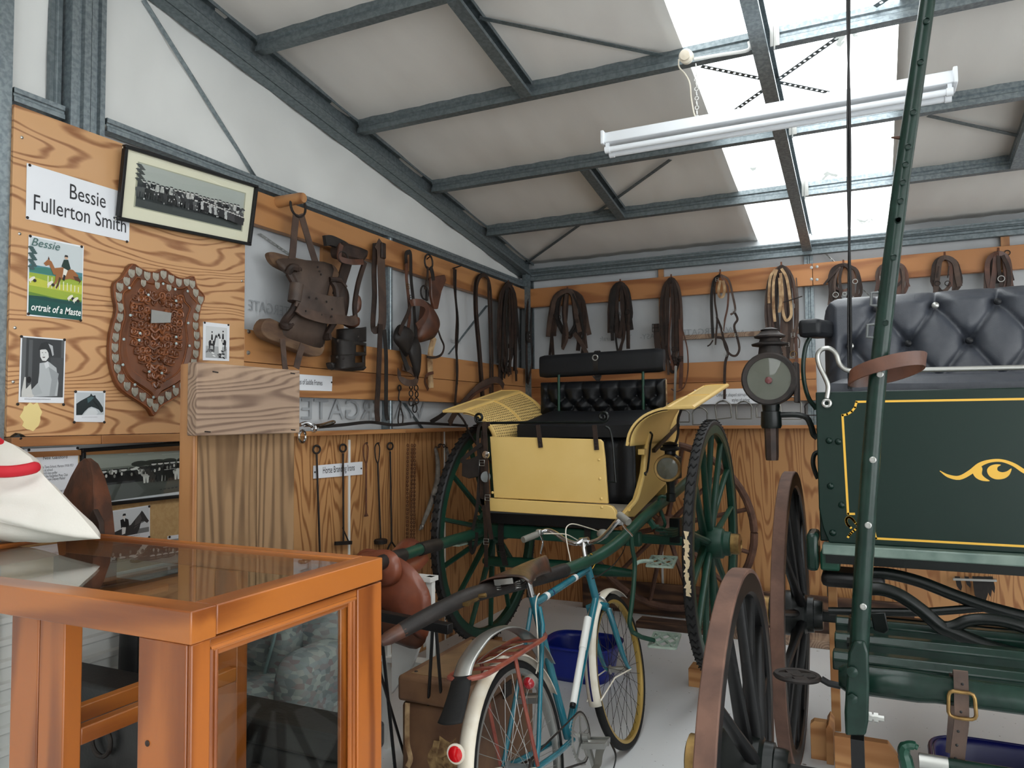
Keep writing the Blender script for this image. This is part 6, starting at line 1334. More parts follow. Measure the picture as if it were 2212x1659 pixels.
# framed hunt photograph, leaning out at the top
def framed(name, px, Xb, lean, label, fw=.014, fd=.022, mount=None, glassy=True):
    TL, TR, BR, BL = [PX(x, y, Xb) for x, y in px]; up = (TL-BL); TL = TL+V((lean, 0, 0)); TR = TR+V((lean, 0, 0))
    root = thing(name, (BL+BR)/2, label, 'framed picture')
    r, d = TR-TL, BL-TL; n = r.cross(-d).normalized(); rl, dl = r.length, d.length
    mb = MB(); mb.prism([BL, BR, TR, TL], n*.003); bk = obj('backing', mb, M['mat_board'] if mount else M['paper'], root)
    ru, du = r/rl, d/dl
    for a, b in ((TL, TR), (BL, BR)): s_ = du*(fw/2) if a is TL else du*(-fw/2); mb = MB(); mb.bar(a+s_+n*.008, b+s_+n*.008, fw, fd, n); obj('frame_bar', mb, M['black'], root, bev=.002)
    for a, b in ((TL, BL), (TR, BR)): s_ = ru*(fw/2) if a is TL else ru*(-fw/2); mb = MB(); mb.bar(a+s_+n*.008+du*fw, b+s_+n*.008-du*fw, fw, fd, n); obj('frame_bar', mb, M['black'], root, bev=.002)
    if glassy: mb = MB(); mb.add([BL+n*.010, BR+n*.010, TR+n*.010, TL+n*.010], [(0, 1, 2, 3)]); obj('picture_glass', mb, M['glass'], root, flat=True)
    G = Pic(TL+n*.003, TR+n*.003, BL+n*.003); return root, G
root, G = framed('framed_hunt_photo', ((252, 315), (541, 403), (537, 531), (249, 475)), .012, .035, 'black framed wide photo of mounted hunt with cream mount above the shield', mount=True)
G.rect(.10, .165, .915, .78, (176, 174, 150)).rect(.11, .18, .905, .765, (178, 182, 176)).rect(.11, .56, .905, .765, (66, 70, 70)).poly([(.11, .42), (.3, .40), (.5, .43), (.62, .56), (.905, .58), (.905, .66), (.11, .66)], (46, 50, 52))
R_ = random.Random(11)
for i in range(16): G.ell(.11+.008*(i % 4), .20+.016*i, .02, .012, (60, 64, 62))
for i in range(24): horse(G, .15+.03*i, .62+.02*R_.random(), .20, R_.choice([(34, 36, 38), (52, 54, 56), (24, 26, 28), (84, 86, 86)]), R_.choice([(22, 22, 24), (40, 40, 44), (180, 180, 176)]), face=R_.choice([1, -1]))
for i in range(16): man(G, .56+.021*i, .60+.006*i, .14, R_.choice([(34, 34, 36), (180, 182, 180), (60, 60, 62)]))
for i in range(70): G.ell(R_.uniform(.12, .9), R_.uniform(.45, .66), .004, .012, R_.choice([(210, 212, 208), (150, 152, 150), (20, 20, 22)]))
G.done(root)
root, G = framed('framed_field_photo', ((172, 969), (520, 946), (520, 1060), (172, 1099)), -.033, .0, 'black framed panoramic photo of mounted riders on a field, behind the rusty share')
G.rect(.03, .06, .97, .94, (112, 116, 108)).rect(.03, .06, .97, .36, (146, 150, 142)).rect(.03, .40, .97, .62, (92, 96, 90)).rect(.03, .62, .97, .94, (82, 86, 82)); R_ = random.Random(2)
for i in range(10): G.ell(.3+.07*i+R_.uniform(-.02, .02), .34, .05, .05, (46, 50, 46))
for i in range(5): G.rect(.05+.2*i, .10+.05*(i % 3), .2+.2*i, .12+.05*(i % 3), (160, 164, 156))
for i in range(7): man(G, .06+.055*i, .66, .26)
for i in range(15): horse(G, .40+.038*i, .70, .30, R_.choice([(34, 36, 38), (210, 210, 204), (60, 58, 56), (26, 28, 28)]), R_.choice([(22, 22, 24), (50, 50, 52)]), face=R_.choice([1, -1]))
for i in range(60): G.ell(R_.uniform(.05, .95), R_.uniform(.42, .52), .006, .03, R_.choice([(180, 182, 176), (40, 42, 40), (120, 122, 116)]))
for i in range(20): G.rect(.42+.024*i, .84-.001*i, .435+.024*i, .855-.001*i, (44, 46, 44))
G.done(root)
# typed document
o, G, P = sheet_on('typed_notice', ((52, 970), (169, 965), (168, 1075), (51, 1090)), -.032, 'white typed biography sheet pinned above the cushion', 'notice', pins=((62, 972), (167, 968)))
tx(o, P, 'MURIEL BESSIE FULLERTON SMITH', .55, .135, .0185, bold=.0006, squash=.66); tx(o, P, 'Nee Gaisford', .56, .21, .017)
for i, s in enumerate(('Head Girl of Nga Tawa School, Marton 1918-1921', 'Captain of games at school', 'A well known world class golfer', 'Chief instructor of the Rangitikei Pony Club', 'Became first ever woman Deputy Master', 'of the Hunt', 'Master of the Hunt', '', 'Honoured with an MBE in recognition of', 'equestrian sport', 'on the 29th')):
    if s: tx(o, P, s, .06, .37+.058*i, .0135, 'ink_grey', align='LEFT', squash=.62)
# rider photo under the frame and one more corner
o, G, P = sheet_on('rider_photo', ((238, 1104), (324, 1091), (324, 1160), (238, 1172)), -.033, 'white edged photo of a rider on a dark horse below the framed panorama', 'photo', pins=((322, 1094), (322, 1160)))
G.rect(.04, .04, .97, .88, (208, 212, 214)).rect(.04, .72, .97, .88, (120, 122, 122)).poly([(.04, .72), (.3, .62), (.5, .55), (.62, .38), (.74, .22), (.78, .14), (.82, .20), (.92, .42), (.97, .52), (.92, .58), (.84, .5), (.76, .52), (.72, .72), (.66, .88), (.04, .88)], (52, 50, 50)).poly([(.62, .4), (.74, .24), (.78, .4), (.70, .6), (.58, .7)], (84, 80, 78)).poly([(.24, .34), (.36, .30), (.44, .36), (.46, .56), (.38, .62), (.26, .60)], (26, 26, 28)).poly([(.31, .30), (.36, .30), (.35, .42)], (230, 230, 228)).ell(.335, .24, .035, .055, (216, 210, 204)).poly([(.29, .22), (.31, .15), (.37, .15), (.38, .22)], (26, 26, 28)).poly([(.28, .58), (.38, .6), (.36, .8), (.28, .82)], (222, 222, 220)).poly([(.56, .62), (.84, .50), (.84, .52), (.56, .645)], (20, 20, 22))
for i in range(14): G.rect(.18+.04*i, .92, .205+.04*i, .935, (120, 120, 122))
G.done(o)
o, G, P = sheet_on('photo_corner', ((362, 1158), (420, 1150), (420, 1230), (362, 1240)), -.033, 'white photo mostly hidden behind the timber partition edge', 'photo', pins=((366, 1160),)); G.rect(.1, .1, .9, .9, (150, 150, 150)); G.done(o)
mb = MB(); mb.tube(cr([PX(40, 975, -.02), PX(32, 960, .0), PX(38, 948, .01), PX(52, 952, 0), PX(58, 950, -.02)], 4), [.008, .012, .016, .02, .022, .022, .022, .022, .022, .02, .018, .016, .014, .01, .008, .006, .004], 8); obj('black_horn_handle', mb, M['black'], None, 'dark curved handle poking out under the plywood board at far left', 'handle')
# small lower signs
o, G, P = sheet_on('saddle_sign', ((610, 806), (718, 813), (717, 845), (610, 842)), XF, 'white sign about examples of saddle frames on the middle rail', pins=((716, 826),))
tx(o, P, 'Examples of Saddle Frames', .46, .62, .040, squash=.58)
o, G, P = sheet_on('branding_sign', ((677, 1006), (783, 997), (783, 1025), (677, 1034)), -.004, 'white sign reading Horse Branding Irons', pins=((680, 1020), (780, 1012)))
tx(o, P, 'Horse Branding Irons', .5, .68, .052, squash=.62)
# ---------------------------------------------------------------- carved shield trophy
sh_px = [(276, 570), (296, 580), (314, 586), (332, 586), (347, 581), (364, 592), (380, 600), (397, 601), (411, 597), (418, 620), (434, 640), (426, 664), (421, 695), (424, 725), (425, 745), (420, 780), (408, 822), (390, 848), (362, 866), (338, 880), (323, 900), (312, 884), (286, 866), (253, 843), (236, 810), (228, 765), (232, 714), (243, 671), (238, 640), (239, 612), (256, 598)]
shield = thing('carved_shield', PX(323, 900, .01), 'carved brown wooden trophy shield edged with small silver badges', 'trophy shield')
ol = cr([PX(x, y, .0) for x, y in sh_px], 3, closed=True); cen = PX(330, 725, 0)
def ins(f, x): return [V((x, cen.y+(p.y-cen.y)*f, cen.z+(p.z-cen.z)*f)) for p in ol]
mb = MB(); mb.prism(list(reversed(ins(1, .002))), (.022, 0, 0)); obj('shield_base', mb, M['carved'], shield, bev=.004)
def ringstep(f0, f1, x0, x1):
    A_, B_ = ins(f0, x0), ins(f1, x1); n = len(A_); mb = MB(); mb.add(A_+B_, [(i, (i+1) % n, (i+1) % n+n, i+n) for i in range(n)]); return mb
mb = ringstep(.80, .775, .024, .034); B_ = ins(.775, .034); A_ = ins(.68, .030); n = len(A_); mb.add(B_+A_, [(i, (i+1) % n, (i+1) % n+n, i+n) for i in range(n)]); mb.add(A_+ins(.675, .024), [(i, (i+1) % n, (i+1) % n+n, i+n) for i in range(n)]); obj('carved_border', mb, M['carved'], shield, angle=50)
for f, r in ((.985, .003), (.81, .0025), (.67, .0025)): mb = MB(); mb.tube(ins(f, .0255), r, 6, closed=True); obj('carved_line', mb, M['carved_light'], shield)
badge = [(-.4, .5), (-.15, .42), (0, .5), (.15, .42), (.4, .5), (.46, .2), (.4, -.2), (.2, -.42), (0, -.55), (-.2, -.42), (-.4, -.2), (-.46, .2)]
ring = ins(.905, .024); L_ = [0]
for i in range(len(ring)): L_.append(L_[-1]+(ring[(i+1) % len(ring)]-ring[i]).length)
NB = 40
for k in range(NB):
    t = L_[-1]*(k+.5)/NB; i = max(j for j in range(len(ring)) if L_[j] <= t); c = ring[i].lerp(ring[(i+1) % len(ring)], (t-L_[i])/(L_[i+1]-L_[i]))
    mb = MB(); mb.prism([c+V((0, a*.033, b*.036)) for a, b in reversed(badge)], (.003, 0, 0)); obj('silver_badge', mb, M['silver'], shield, bev=.0008)
for px, py in ((309, 612), (339, 617), (364, 622)):
    c = PX(px, py, .03); mb = MB(); mb.prism([c+V((0, a*.026, b*.030)) for a, b in reversed(badge)], (.004, 0, 0)); obj('silver_badge', mb, M['silver'], shield, bev=.0008)
mb = MB(); mb.prism([PX(x, y, .040) for x, y in ((325, 698), (367, 697), (369, 676), (326, 669))], (.004, 0, 0)); obj('name_plate', mb, M['zinc'], shield)
for px, py in ((279, 622), (281, 681), (267, 733), (265, 788), (291, 831), (331, 858), (375, 835), (409, 747), (406, 698), (405, 629), (352, 613), (378, 625), (320, 637), (380, 650), (302, 720), (300, 735), (380, 728), (380, 742), (322, 803), (349, 806)):
    mb = MB(); mb.lathe([(.0058, 0), (.0055, .003), (0, .004)], PX(px, py, .034), (1, 0, 0), 10); obj('shell_stud', mb, M['paua'], shield)
# relief: paired scrolls and ribs mirrored about the centre line
yc_ = cen.y; R_ = random.Random(21)
def sp(cy, cz, r, turns, s, a0=0): return [V((.0245+.004*(1-t), cy+s*cos(a0+t*turns*2*pi)*r*(1-.8*t), cz+sin(a0+t*turns*2*pi)*r*(1-.8*t))) for t in [i/22 for i in range(23)]]
def relief(pts, r): mb = MB(); mb.tube(pts, r, 6, flat=1.0); obj('carved_scroll', mb, M['carved_light'] if R_.random() > .5 else M['carved'], shield)
hw = lambda cz: .132 if cz > -.04 else .132*max(.14, 1-(-.04-cz)/.20)
cz = .17
while cz > -.215:
    w = hw(cz); nrow = 4 if w > .10 else (3 if w > .07 else (2 if w > .04 else 1))
    for j in range(nrow):
        dy = w*(.14+.23*j) if nrow == 4 else w*(.22+.30*j) if nrow > 1 else w*.5
        for s in (-1, 1):
            if abs(cz-.075) < .03 and j == 0: continue
            relief(sp(yc_+s*dy, cen.z+cz+R_.uniform(-.006, .006), R_.uniform(.014, .019), 1.5, s, R_.uniform(0, 6)), .0042)
    for s in (-1, 1): relief([V((.026, yc_+s*w*.95, cen.z+cz-.014)), V((.030, yc_+s*w*.75, cen.z+cz-.020)), V((.026, yc_+s*w*.5, cen.z+cz-.015))], .0035)
    cz -= .034
for cz, w in ((.15, .04), (.02, .035), (-.01, .03), (-.05, .045), (-.09, .04), (-.13, .03), (-.17, .025), (-.205, .014)):
    relief(cr([V((.026, yc_-w, cen.z+cz+.006)), V((.032, yc_-w*.5, cen.z+cz-.010)), V((.036, yc_, cen.z+cz+.004)), V((.032, yc_+w*.5, cen.z+cz-.010)), V((.026, yc_+w, cen.z+cz+.006))], 4), .0055)
# ================================================================ HARNESS AND SADDLERY ON THE WALLS
NL, NB_ = V((1, 0, 0)), V((0, -1, 0))
def wp(plane, x, y, off): return PX(x, y, off) if plane == 'L' else PY(x, y, -off)
def wstrap(pts, w, n, t=.004):
    P = [V(p) for p in pts]; m = len(P); sd = []
    for i in range(m):
        d = (P[min(i+1, m-1)]-P[max(i-1, 0)]).normalized(); s = d.cross(n); sd.append(s.normalized() if s.length > .05 else (sd[-1] if sd else V((0, 0, 1)).cross(n)))
    mb = MB(); mb.strap(P, w, t, sd); return mb
def strand(root, plane, px, w, m, off=.02, name='strap', k=5, t=.004, smooth=True):
    P = [wp(plane, p[0], p[1], p[2] if len(p) > 2 else off) for p in px]; P = cr(P, k) if smooth and len(P) > 2 else P
    ww = w if not isinstance(w, (list, tuple)) else [w[min(int(i*len(w)/len(P)), len(w)-1)] for i in range(len(P))]
    return obj(name, wstrap(P, ww, NL if plane == 'L' else NB_, t), M[m], root)
def ringp(root, plane, x, y, r, off=.02, tr=.003, m='iron', name='ring', axis=None, sy=1):
    mb = MB(); mb.torus(wp(plane, x, y, off), axis or (NL if plane == 'L' else NB_), r, tr, 20, 6, sy=sy); return obj(name, mb, M[m], root)
def buckle(root, plane, x, y, w, h, off=.02, m='zinc', tr=.0024):
    c = wp(plane, x, y, off); s = V((0, 1, 0)) if plane == 'L' else V((1, 0, 0)); u = V((0, 0, 1))
    mb = MB(); mb.tube([c+s*(a*w/2)+u*(b*h/2) for a, b in ((-1, -1), (1, -1), (1, 1), (-1, 1))], tr, 6, closed=True); mb.tube([c-s*(w/2), c+s*(w/2)], tr*.8, 5); return obj('buckle', mb, M[m], root)
def hook(rail, plane, x, y, m='rust', h=.05, out=.035):
    p = wp(plane, x, y, 0); n = NL if plane == 'L' else NB_; mb = MB(); mb.bar(p+n*.002+V((0, 0, -.01)), p+n*.002+V((0, 0, h)), .012, .004, n); mb.tube([p+n*.002+V((0, 0, -.008)), p+n*out, p+n*(out+.004)+V((0, 0, .018))], .004, 6)
    return obj('hook', mb, M[m], rail)
rails_b = [o for o in bpy.data.objects if o.name.startswith('timber_rail')]
RB1 = bpy.data.objects['timber_rail.003']; RB2 = bpy.data.objects['timber_rail.004']
def harness(name, label, plane, cx, top, bot, hw, n, mats, seed, cat='bridle', wr=(.012, .024), nb=4, single=2, hk=True, rail=None, off=.012, shape=1.0, group=None, bm='zinc'):
    R = random.Random(seed); p0 = wp(plane, cx, bot, .02); root = thing(name, p0, label, cat, group); H = bot-top
    if hk and rail: hook(rail, plane, cx, top+4)
    for i in range(n):
        a = hw*R.uniform(.25, 1); b = hw*R.uniform(.25, 1); yb = top+H*R.uniform(.55, 1.0); sk = hw*R.uniform(-.25, .25); o_ = off+.032*i/n
        w = R.uniform(*wr); m = R.choice(mats)
        xl, xr = cx-a, cx+b; x0 = cx+R.uniform(-3, 3)
        mid = (xl+xr)/2+sk
        if i % 3:
            y2 = top+H*R.uniform(.6, 1.0); yb = max(yb, top+H*.7)
            strand(root, plane, [(xl+sk, yb, o_), (xl+sk*.6, top+(yb-top)*.75, o_), (xl, top+H*.35, o_), (cx+(xl-cx)*.75, top+H*.10, o_), (x0, top, o_+.012), (cx+(xr-cx)*.75, top+H*.10, o_), (xr, top+H*.35, o_), (xr-sk*.4, top+(y2-top)*.75, o_), (xr-sk, y2, o_)], w*1.25, m, o_, k=3); continue
        pts = [(x0, top, o_+.012), (cx+(xl-cx)*.72*shape, top+H*.09, o_), (xl, top+H*.30, o_), (xl+sk*.6, top+(yb-top)*.7, o_), (mid-(mid-xl)*.45, yb-H*.04, o_), (mid, yb, o_+.004), (mid+(xr-mid)*.45, yb-H*.04, o_), (xr+sk*.6, top+(yb-top)*.7, o_), (xr, top+H*.30, o_), (cx+(xr-cx)*.72*shape, top+H*.09, o_), (x0+1, top, o_+.013)]
        strand(root, plane, pts, w, m, o_, k=3)
    for i in range(single):
        x0 = cx+hw*R.uniform(-.8, .8); o_ = off+.03+.01*R.random(); yb = top+H*R.uniform(.7, 1.02)
        strand(root, plane, [(x0*.4+cx*.6, top+H*.05, o_), (x0, top+H*.35, o_), (x0+R.uniform(-6, 6), top+H*.7, o_), (x0+R.uniform(-8, 8), yb, o_)], R.uniform(*wr), R.choice(mats), o_, k=3)
    for i in range(nb):
        x, y = cx+hw*R.uniform(-.9, .9), top+H*R.uniform(.3, .9)
        if R.random() < .6: buckle(root, plane, x, y, .024, .03, off+.045, bm)
        else: ringp(root, plane, x, y, R.uniform(.012, .02), off+.046, m=bm)
    return root
DK = ['leather_black', 'leather', 'leather']; BR = ['leather', 'leather_mid', 'leather_red']
# ---- back wall, left to right
r = harness('harness_bundle', 'thick brown collar harness draped over a hook left of the gig back', 'B', 1226, 628, 768, 38, 9, ['leather', 'leather_mid', 'leather_black'], 31, 'harness', (.016, .034), 3, 3, rail=RB1, bm='iron'); ringp(r, 'B', 1206, 686, .022, .06)
strand(r, 'B', [(1240, 720, .06), (1255, 740, .065), (1268, 765, .06)], .035, 'leather_mid')
harness('harness_bundle', 'dark narrow bundle of straps hung above the middle of the gig back', 'B', 1340, 612, 765, 25, 9, DK, 32, 'harness', (.014, .028), 3, 3, rail=RB1, bm='iron')
r = harness('harness_bundle', 'long brown harness with big buckle hanging right of the gig back', 'B', 1450, 602, 810, 24, 8, BR, 33, 'harness', (.014, .028), 3, 2, rail=RB1, bm='iron')
strand(r, 'B', [(1418, 700, .05), (1420, 740, .05), (1424, 765, .05), (1428, 800, .05)], .05, 'leather'); buckle(r, 'B', 1416, 708, .05, .06, .055, 'iron', .004)
strand(r, 'B', [(1470, 700, .05), (1484, 750, .05), (1486, 800, .05), (1478, 835, .05), (1462, 846, .05), (1450, 840, .05)], .010, 'leather_red'); strand(r, 'B', [(1470, 690, .05), (1472, 780, .05), (1470, 840, .05)], .03, 'leather_red')
strand(r, 'B', [(1460, 790, .055), (1458, 840, .055), (1457, 885, .055)], .018, 'zinc'); buckle(r, 'B', 1470, 775, .04, .035, .058, 'iron')
r = thing('bridle', PY(1563, 765, -.02), 'slim brown bridle with pale loop and hanging noseband between lamp and gig', 'bridle'); hook(RB1, 'B', 1556, 596)
strand(r, 'B', [(1556, 594, .04), (1543, 605, .02), (1537, 640, .02), (1538, 690, .02), (1540, 730, .02)], .022, 'leather_black')
strand(r, 'B', [(1556, 594, .045), (1545, 610, .03), (1544, 650, .03), (1549, 690, .03), (1545, 745, .03)], .014, 'leather')
strand(r, 'B', [(1557, 594, .045), (1574, 605, .03), (1583, 640, .03), (1588, 670, .03), (1578, 680, .035)], .016, 'leather_mid')
strand(r, 'B', [(1557, 596, .05), (1572, 620, .035), (1572, 660, .035), (1566, 690, .035), (1562, 715, .035)], .014, 'leather_red')
strand(r, 'B', [(1556, 606, .05), (1552, 630, .055), (1555, 641, .06), (1562, 640, .06), (1565, 625, .06), (1562, 606, .055)], .020, 'rawhide')
strand(r, 'B', [(1548, 685, .03), (1558, 710, .03), (1567, 750, .035), (1578, 766, .035), (1590, 768, .035), (1597, 755, .035), (1594, 735, .035), (1586, 705, .035), (1593, 690, .035), (1587, 675, .035)], .017, 'leather')
strand(r, 'B', [(1549, 728, .03), (1562, 733, .03), (1572, 760, .03), (1566, 790, .03), (1565, 862, .03)], .020, 'leather')
for x, y in ((1585, 672), (1591, 724), (1549, 604), (1567, 766)): buckle(r, 'B', x, y, .022, .026, .05)
for a, b in (((1563, 694), (1561, 716)), ((1543, 730), (1543, 752))): mb = MB(); mb.tube([PY(*a, -.05), PY(*b, -.05)], .0035, 6); obj('bit_bar', mb, M['zinc'], r)
strand(r, 'B', [(1540, 735, .04), (1534, 744, .04), (1528, 748, .04)], .01, 'leather')
r = harness('bridle', 'heavy pale and dark leather bridle hanging behind the wagon lamp', 'B', 1688, 576, 790, 36, 8, ['leather', 'leather_mid', 'leather_red'], 35, wr=(.014, .026), nb=5, single=4, rail=RB1)
for px in ([(1675, 582, .06), (1664, 600, .06), (1661, 640, .06), (1661, 655, .06)], [(1678, 582, .065), (1671, 610, .065), (1671, 660, .065), (1674, 695, .065)], [(1688, 580, .065), (1699, 600, .065), (1706, 640, .065), (1709, 680, .065), (1698, 692, .065), (1691, 670, .065), (1690, 630, .065), (1686, 590, .065)], [(1684, 600, .07), (1686, 650, .07), (1683, 675, .07)]): strand(r, 'B', px, .020, 'rawhide' if px[0][0] < 1690 else 'leather_mid')
strand(r, 'B', [(1720, 600, .04), (1724, 650, .04), (1724, 700, .04), (1719, 720, .04), (1727, 735, .04), (1726, 752, .04)], .008, 'leather_mid'); ringp(r, 'B', 1714, 765, .022, .05, m='brass')
mb = MB(); mb.tube([PY(1692, 653, -.07), PY(1733, 640, -.07)], .004, 6); obj('bit_bar', mb, M['iron'], r)
r = harness('bridle', 'brown bridle hooked up just left of the hanging rope', 'B', 1822, 572, 660, 34, 7, BR, 36, wr=(.014, .024), nb=4, single=2, rail=RB2); strand(r, 'B', [(1812, 580, .05), (1796, 596, .05), (1780, 615, .05)], .016, 'leather')
harness('bridle', 'dark bridle hooked up directly behind the upright green pole', 'B', 1930, 568, 650, 36, 8, BR, 37, wr=(.014, .028), nb=2, single=2, rail=RB2)
r = harness('bridle', 'open looped bridle with bit rings above the middle of the wagon seat', 'B', 2041, 556, 640, 32, 5, BR, 38, wr=(.016, .028), nb=0, single=0, rail=RB2)
for x in (2025, 2047): ringp(r, 'B', x, 612, .016, .05, m='iron'); strand(r, 'B', [(x+3, 575, .05), (x, 600, .05)], .008, 'leather')
harness('bridle', 'dark bunched bridle nearest the right edge of the photo', 'B', 2157, 547, 640, 28, 8, BR, 39, wr=(.018, .03), nb=1, single=2, rail=RB2); ringp(RB2, 'B', 2176, 546, .016, .012, m='iron', name='iron_ring')
# ---- left wall corner
harness('harness_bundle', 'long dark bundle of harness straps hanging on the left wall near the corner', 'L', 1098, 614, 830, 22, 12, DK, 41, 'harness', (.02, .04), 3, 5, rail=railL1, bm='iron')
r = harness('harness_bundle', 'dark harness with studded disc hanging in the back corner', 'L', 1150, 640, 845, 15, 7, DK, 42, 'harness', (.02, .035), 1, 3, hk=False, bm='iron')
mb = MB(); mb.lathe([(.05, 0), (.048, .008), (0, .010)], PX(1142, 728, .06), NL, 18); d_ = obj('blinker_disc', mb, M['leather_black'], r)
for py in (723, 731): mb = MB(); mb.lathe([(.006, 0), (0, .004)], PX(1144, py, .071), NL, 8); obj('stud', mb, M['zinc'], d_)
strand(r, 'L', [(1160, 645, .05), (1166, 690, .05), (1167, 760, .05), (1166, 850, .05)], .05, 'leather_red')
# reins loop and whip
r = thing('reins', PX(1045, 870, .02), 'heavy looped reins arched over a peg on the left wall', 'reins')
for d, w in ((0, .03), (5, .028)): strand(r, 'L', [(1040+d, 860, .03+.004*d), (1033+d, 760, .03+.004*d), (1026+d, 680, .03+.004*d), (1025+d, 625, .03+.004*d), (1030+d, 602, .03+.004*d), (1042+d*.4, 594, .03+.004*d), (1054, 602, .03+.004*d), (1060-d, 630, .03+.004*d), (1062-d, 700, .03+.004*d), (1064-d, 780, .03+.004*d), (1064-d, 850, .03+.004*d)], w, 'leather')
strand(r, 'L', [(970, 915, .06), (985, 890, .06), (1010, 860, .06), (1035, 835, .06), (1062, 822, .06), (1078, 822, .06), (1088, 835, .06)], .05, 'leather_mid'); strand(r, 'L', [(1000, 880, .07), (1025, 852, .07), (1060, 832, .07)], .02, 'leather_red')
r = thing('riding_strap', PX(985, 900, .02), 'single thin dark strap hanging from a nail on the left wall', 'strap'); strand(r, 'L', [(981, 580, .03), (982, 620, .025), (987, 680, .02), (985, 740, .02), (988, 800, .02), (984, 860, .03), (982, 890, .04), (975, 915, .06)], .026, 'leather')
strand(r, 'L', [(985, 582, .035), (985, 640, .03), (990, 700, .03), (986, 780, .03), (988, 830, .03)], .014, 'leather_black'); mb = MB(); mb.tube([PX(978, 580, .0), PX(990, 576, .05), PX(996, 574, .06)], .005, 6); obj('nail', mb, M['iron'], railL1)
# girth strap
r = thing('girth_strap', PX(824, 910, .02), 'long wide dark girth strap with two buckled tails on the left wall', 'girth')
strand(r, 'L', [(810, 525, .05), (809, 560, .03), (808, 590, .03), (809, 640, .03), (806, 690, .03), (807, 712, .04), (818, 712, .05)], .045, 'leather')
strand(r, 'L', [(814, 524, .05), (822, 540, .05), (824, 590, .045), (826, 640, .045), (826, 690, .05), (822, 712, .05)], .075, 'leather_mid'); mb = MB(); mb.box(PX(812, 524, .02), PX(835, 560, .065)); obj('girth_loop', mb, M['leather'], r, bev=.008)
strand(r, 'L', [(822, 700, .06), (820, 750, .05), (817, 830, .05), (814, 880, .06), (816, 910, .07)], .045, 'leather'); strand(r, 'L', [(830, 712, .055), (834, 770, .045), (834, 840, .05), (834, 890, .06), (838, 908, .07)], .035, 'leather_black')
for y in (780, 810, 850, 880): mb = MB(); mb.lathe([(.005, 0), (0, .001)], PX(816, y, .056), NL, 8); obj('strap_hole', mb, M['black'], r)
# leather stirrup / blinker strap
r = thing('stirrup_leathers', PX(885, 880, .02), 'brown strap with hooded leather cups and chain on the left wall', 'stirrup leathers')
strand(r, 'L', [(877, 570, .02), (877, 550, .035), (882, 545, .04), (887, 550, .035), (888, 600, .03), (893, 650, .03), (896, 690, .03), (900, 740, .04)], .030, 'leather_black'); strand(r, 'L', [(878, 560, .02), (878, 600, .025), (882, 640, .03), (885, 680, .03), (880, 720, .03)], .028, 'leather_red')
buckle(r, 'L', 881, 618, .035, .03, .035, 'brass'); buckle(r, 'L', 889, 643, .035, .03, .04, 'iron')
strand(r, 'L', [(886, 655, .06), (898, 653, .09), (915, 656, .10), (922, 670, .10), (915, 690, .09), (900, 705, .08)], .045, 'leather_red', t=.006)
strand(r, 'L', [(887, 658, .06), (880, 680, .07), (868, 705, .08), (862, 722, .09)], .03, 'leather')
def cup(name, pts, m, bulge, off): 
    P = [PX(x, y, off) for x, y in pts]; P = cr(P, 3, closed=True); c = sum(P, V())/len(P); n = len(P); mb = MB()
    mb.add(P+[p.lerp(c, .35)+V((bulge*.8, 0, 0)) for p in P]+[c+V((bulge, 0, 0))], [(i, (i+1) % n, (i+1) % n+n, i+n) for i in range(n)]+[(n+i, n+(i+1) % n, 2*n) for i in range(n)]); return obj(name, mb, M[m], r, solid=.008, angle=180)
cup('leather_cup', [(862, 702), (880, 708), (892, 720), (890, 740), (878, 770), (865, 755), (850, 735), (852, 715)], 'leather_black', .035, .05); cup('leather_hood', [(884, 738), (900, 728), (906, 760), (904, 800), (900, 822), (890, 790), (882, 762)], 'leather_black', .03, .06)
strand(r, 'L', [(866, 750, .05), (873, 775, .05), (882, 800, .06)], .04, 'leather_black'); strand(r, 'L', [(862, 800, .05), (864, 815, .08), (878, 826, .10), (895, 826, .09), (900, 815, .06), (888, 800, .05), (870, 793, .04)], .042, 'leather_mid', t=.006)
for i, (x, y) in enumerate(((888, 835), (888, 850), (888, 868), (899, 838), (900, 852), (900, 866), (896, 882))): ringp(r, 'L', x, y, .018 if i not in (2, 6) else .026, .06, .004, name='chain_link', axis=NL if i % 2 else V((.5, .8, 0)), sy=1.2)
# ring with pouch and rawhide tail
r = thing('leather_pouch', PX(930, 840, .02), 'brown leather pouch on an iron ring with a pale rawhide tail', 'pouch')
ringp(r, 'L', 926, 566, .05, .04, .006); mb = MB(); mb.tube([PX(922, 560, 0), PX(930, 553, .05)], .004, 6); obj('nail', mb, M['iron'], railL1)
strand(r, 'L', [(924, 576, .05), (923, 600, .05), (918, 625, .05)], .02, 'leather'); strand(r, 'L', [(930, 576, .055), (934, 590, .055), (936, 606, .055)], .04, 'leather_black'); ringp(r, 'L', 917, 632, .045, .05, .006)
mb = MB(); mb.prism([PX(x, y, .03) for x, y in ((925, 600), (945, 596), (955, 594), (958, 606), (948, 630), (940, 668), (932, 668), (926, 640))], (.025, 0, 0)); obj('pouch_neck', mb, M['leather_red'], r, bev=.006); mb = MB(); mb.box(PX(918, 625, .05), PX(926, 650, .07)); obj('pouch_loop', mb, M['leather_black'], r, bev=.004)
def pouchf(pts, m, bulge, off, name): return cup(name, pts, m, bulge, off)
cup('pouch_body', [(910, 652), (925, 655), (936, 668), (946, 690), (947, 710), (938, 728), (922, 735), (902, 738), (900, 715), (906, 680)], 'leather_red', .045, .03)
strand(r, 'L', [(938, 728, .03), (930, 760, .03), (929, 790, .03), (931, 838, .03)], .055, 'rawhide', t=.008); strand(r, 'L', [(946, 712, .04), (952, 730, .05), (959, 748, .05), (954, 765, .05), (940, 772, .05), (922, 771, .05)], .016, 'leather'); strand(r, 'L', [(936, 805, .05), (922, 810, .06), (918, 825, .05), (925, 842, .04)], .02, 'leather_red')
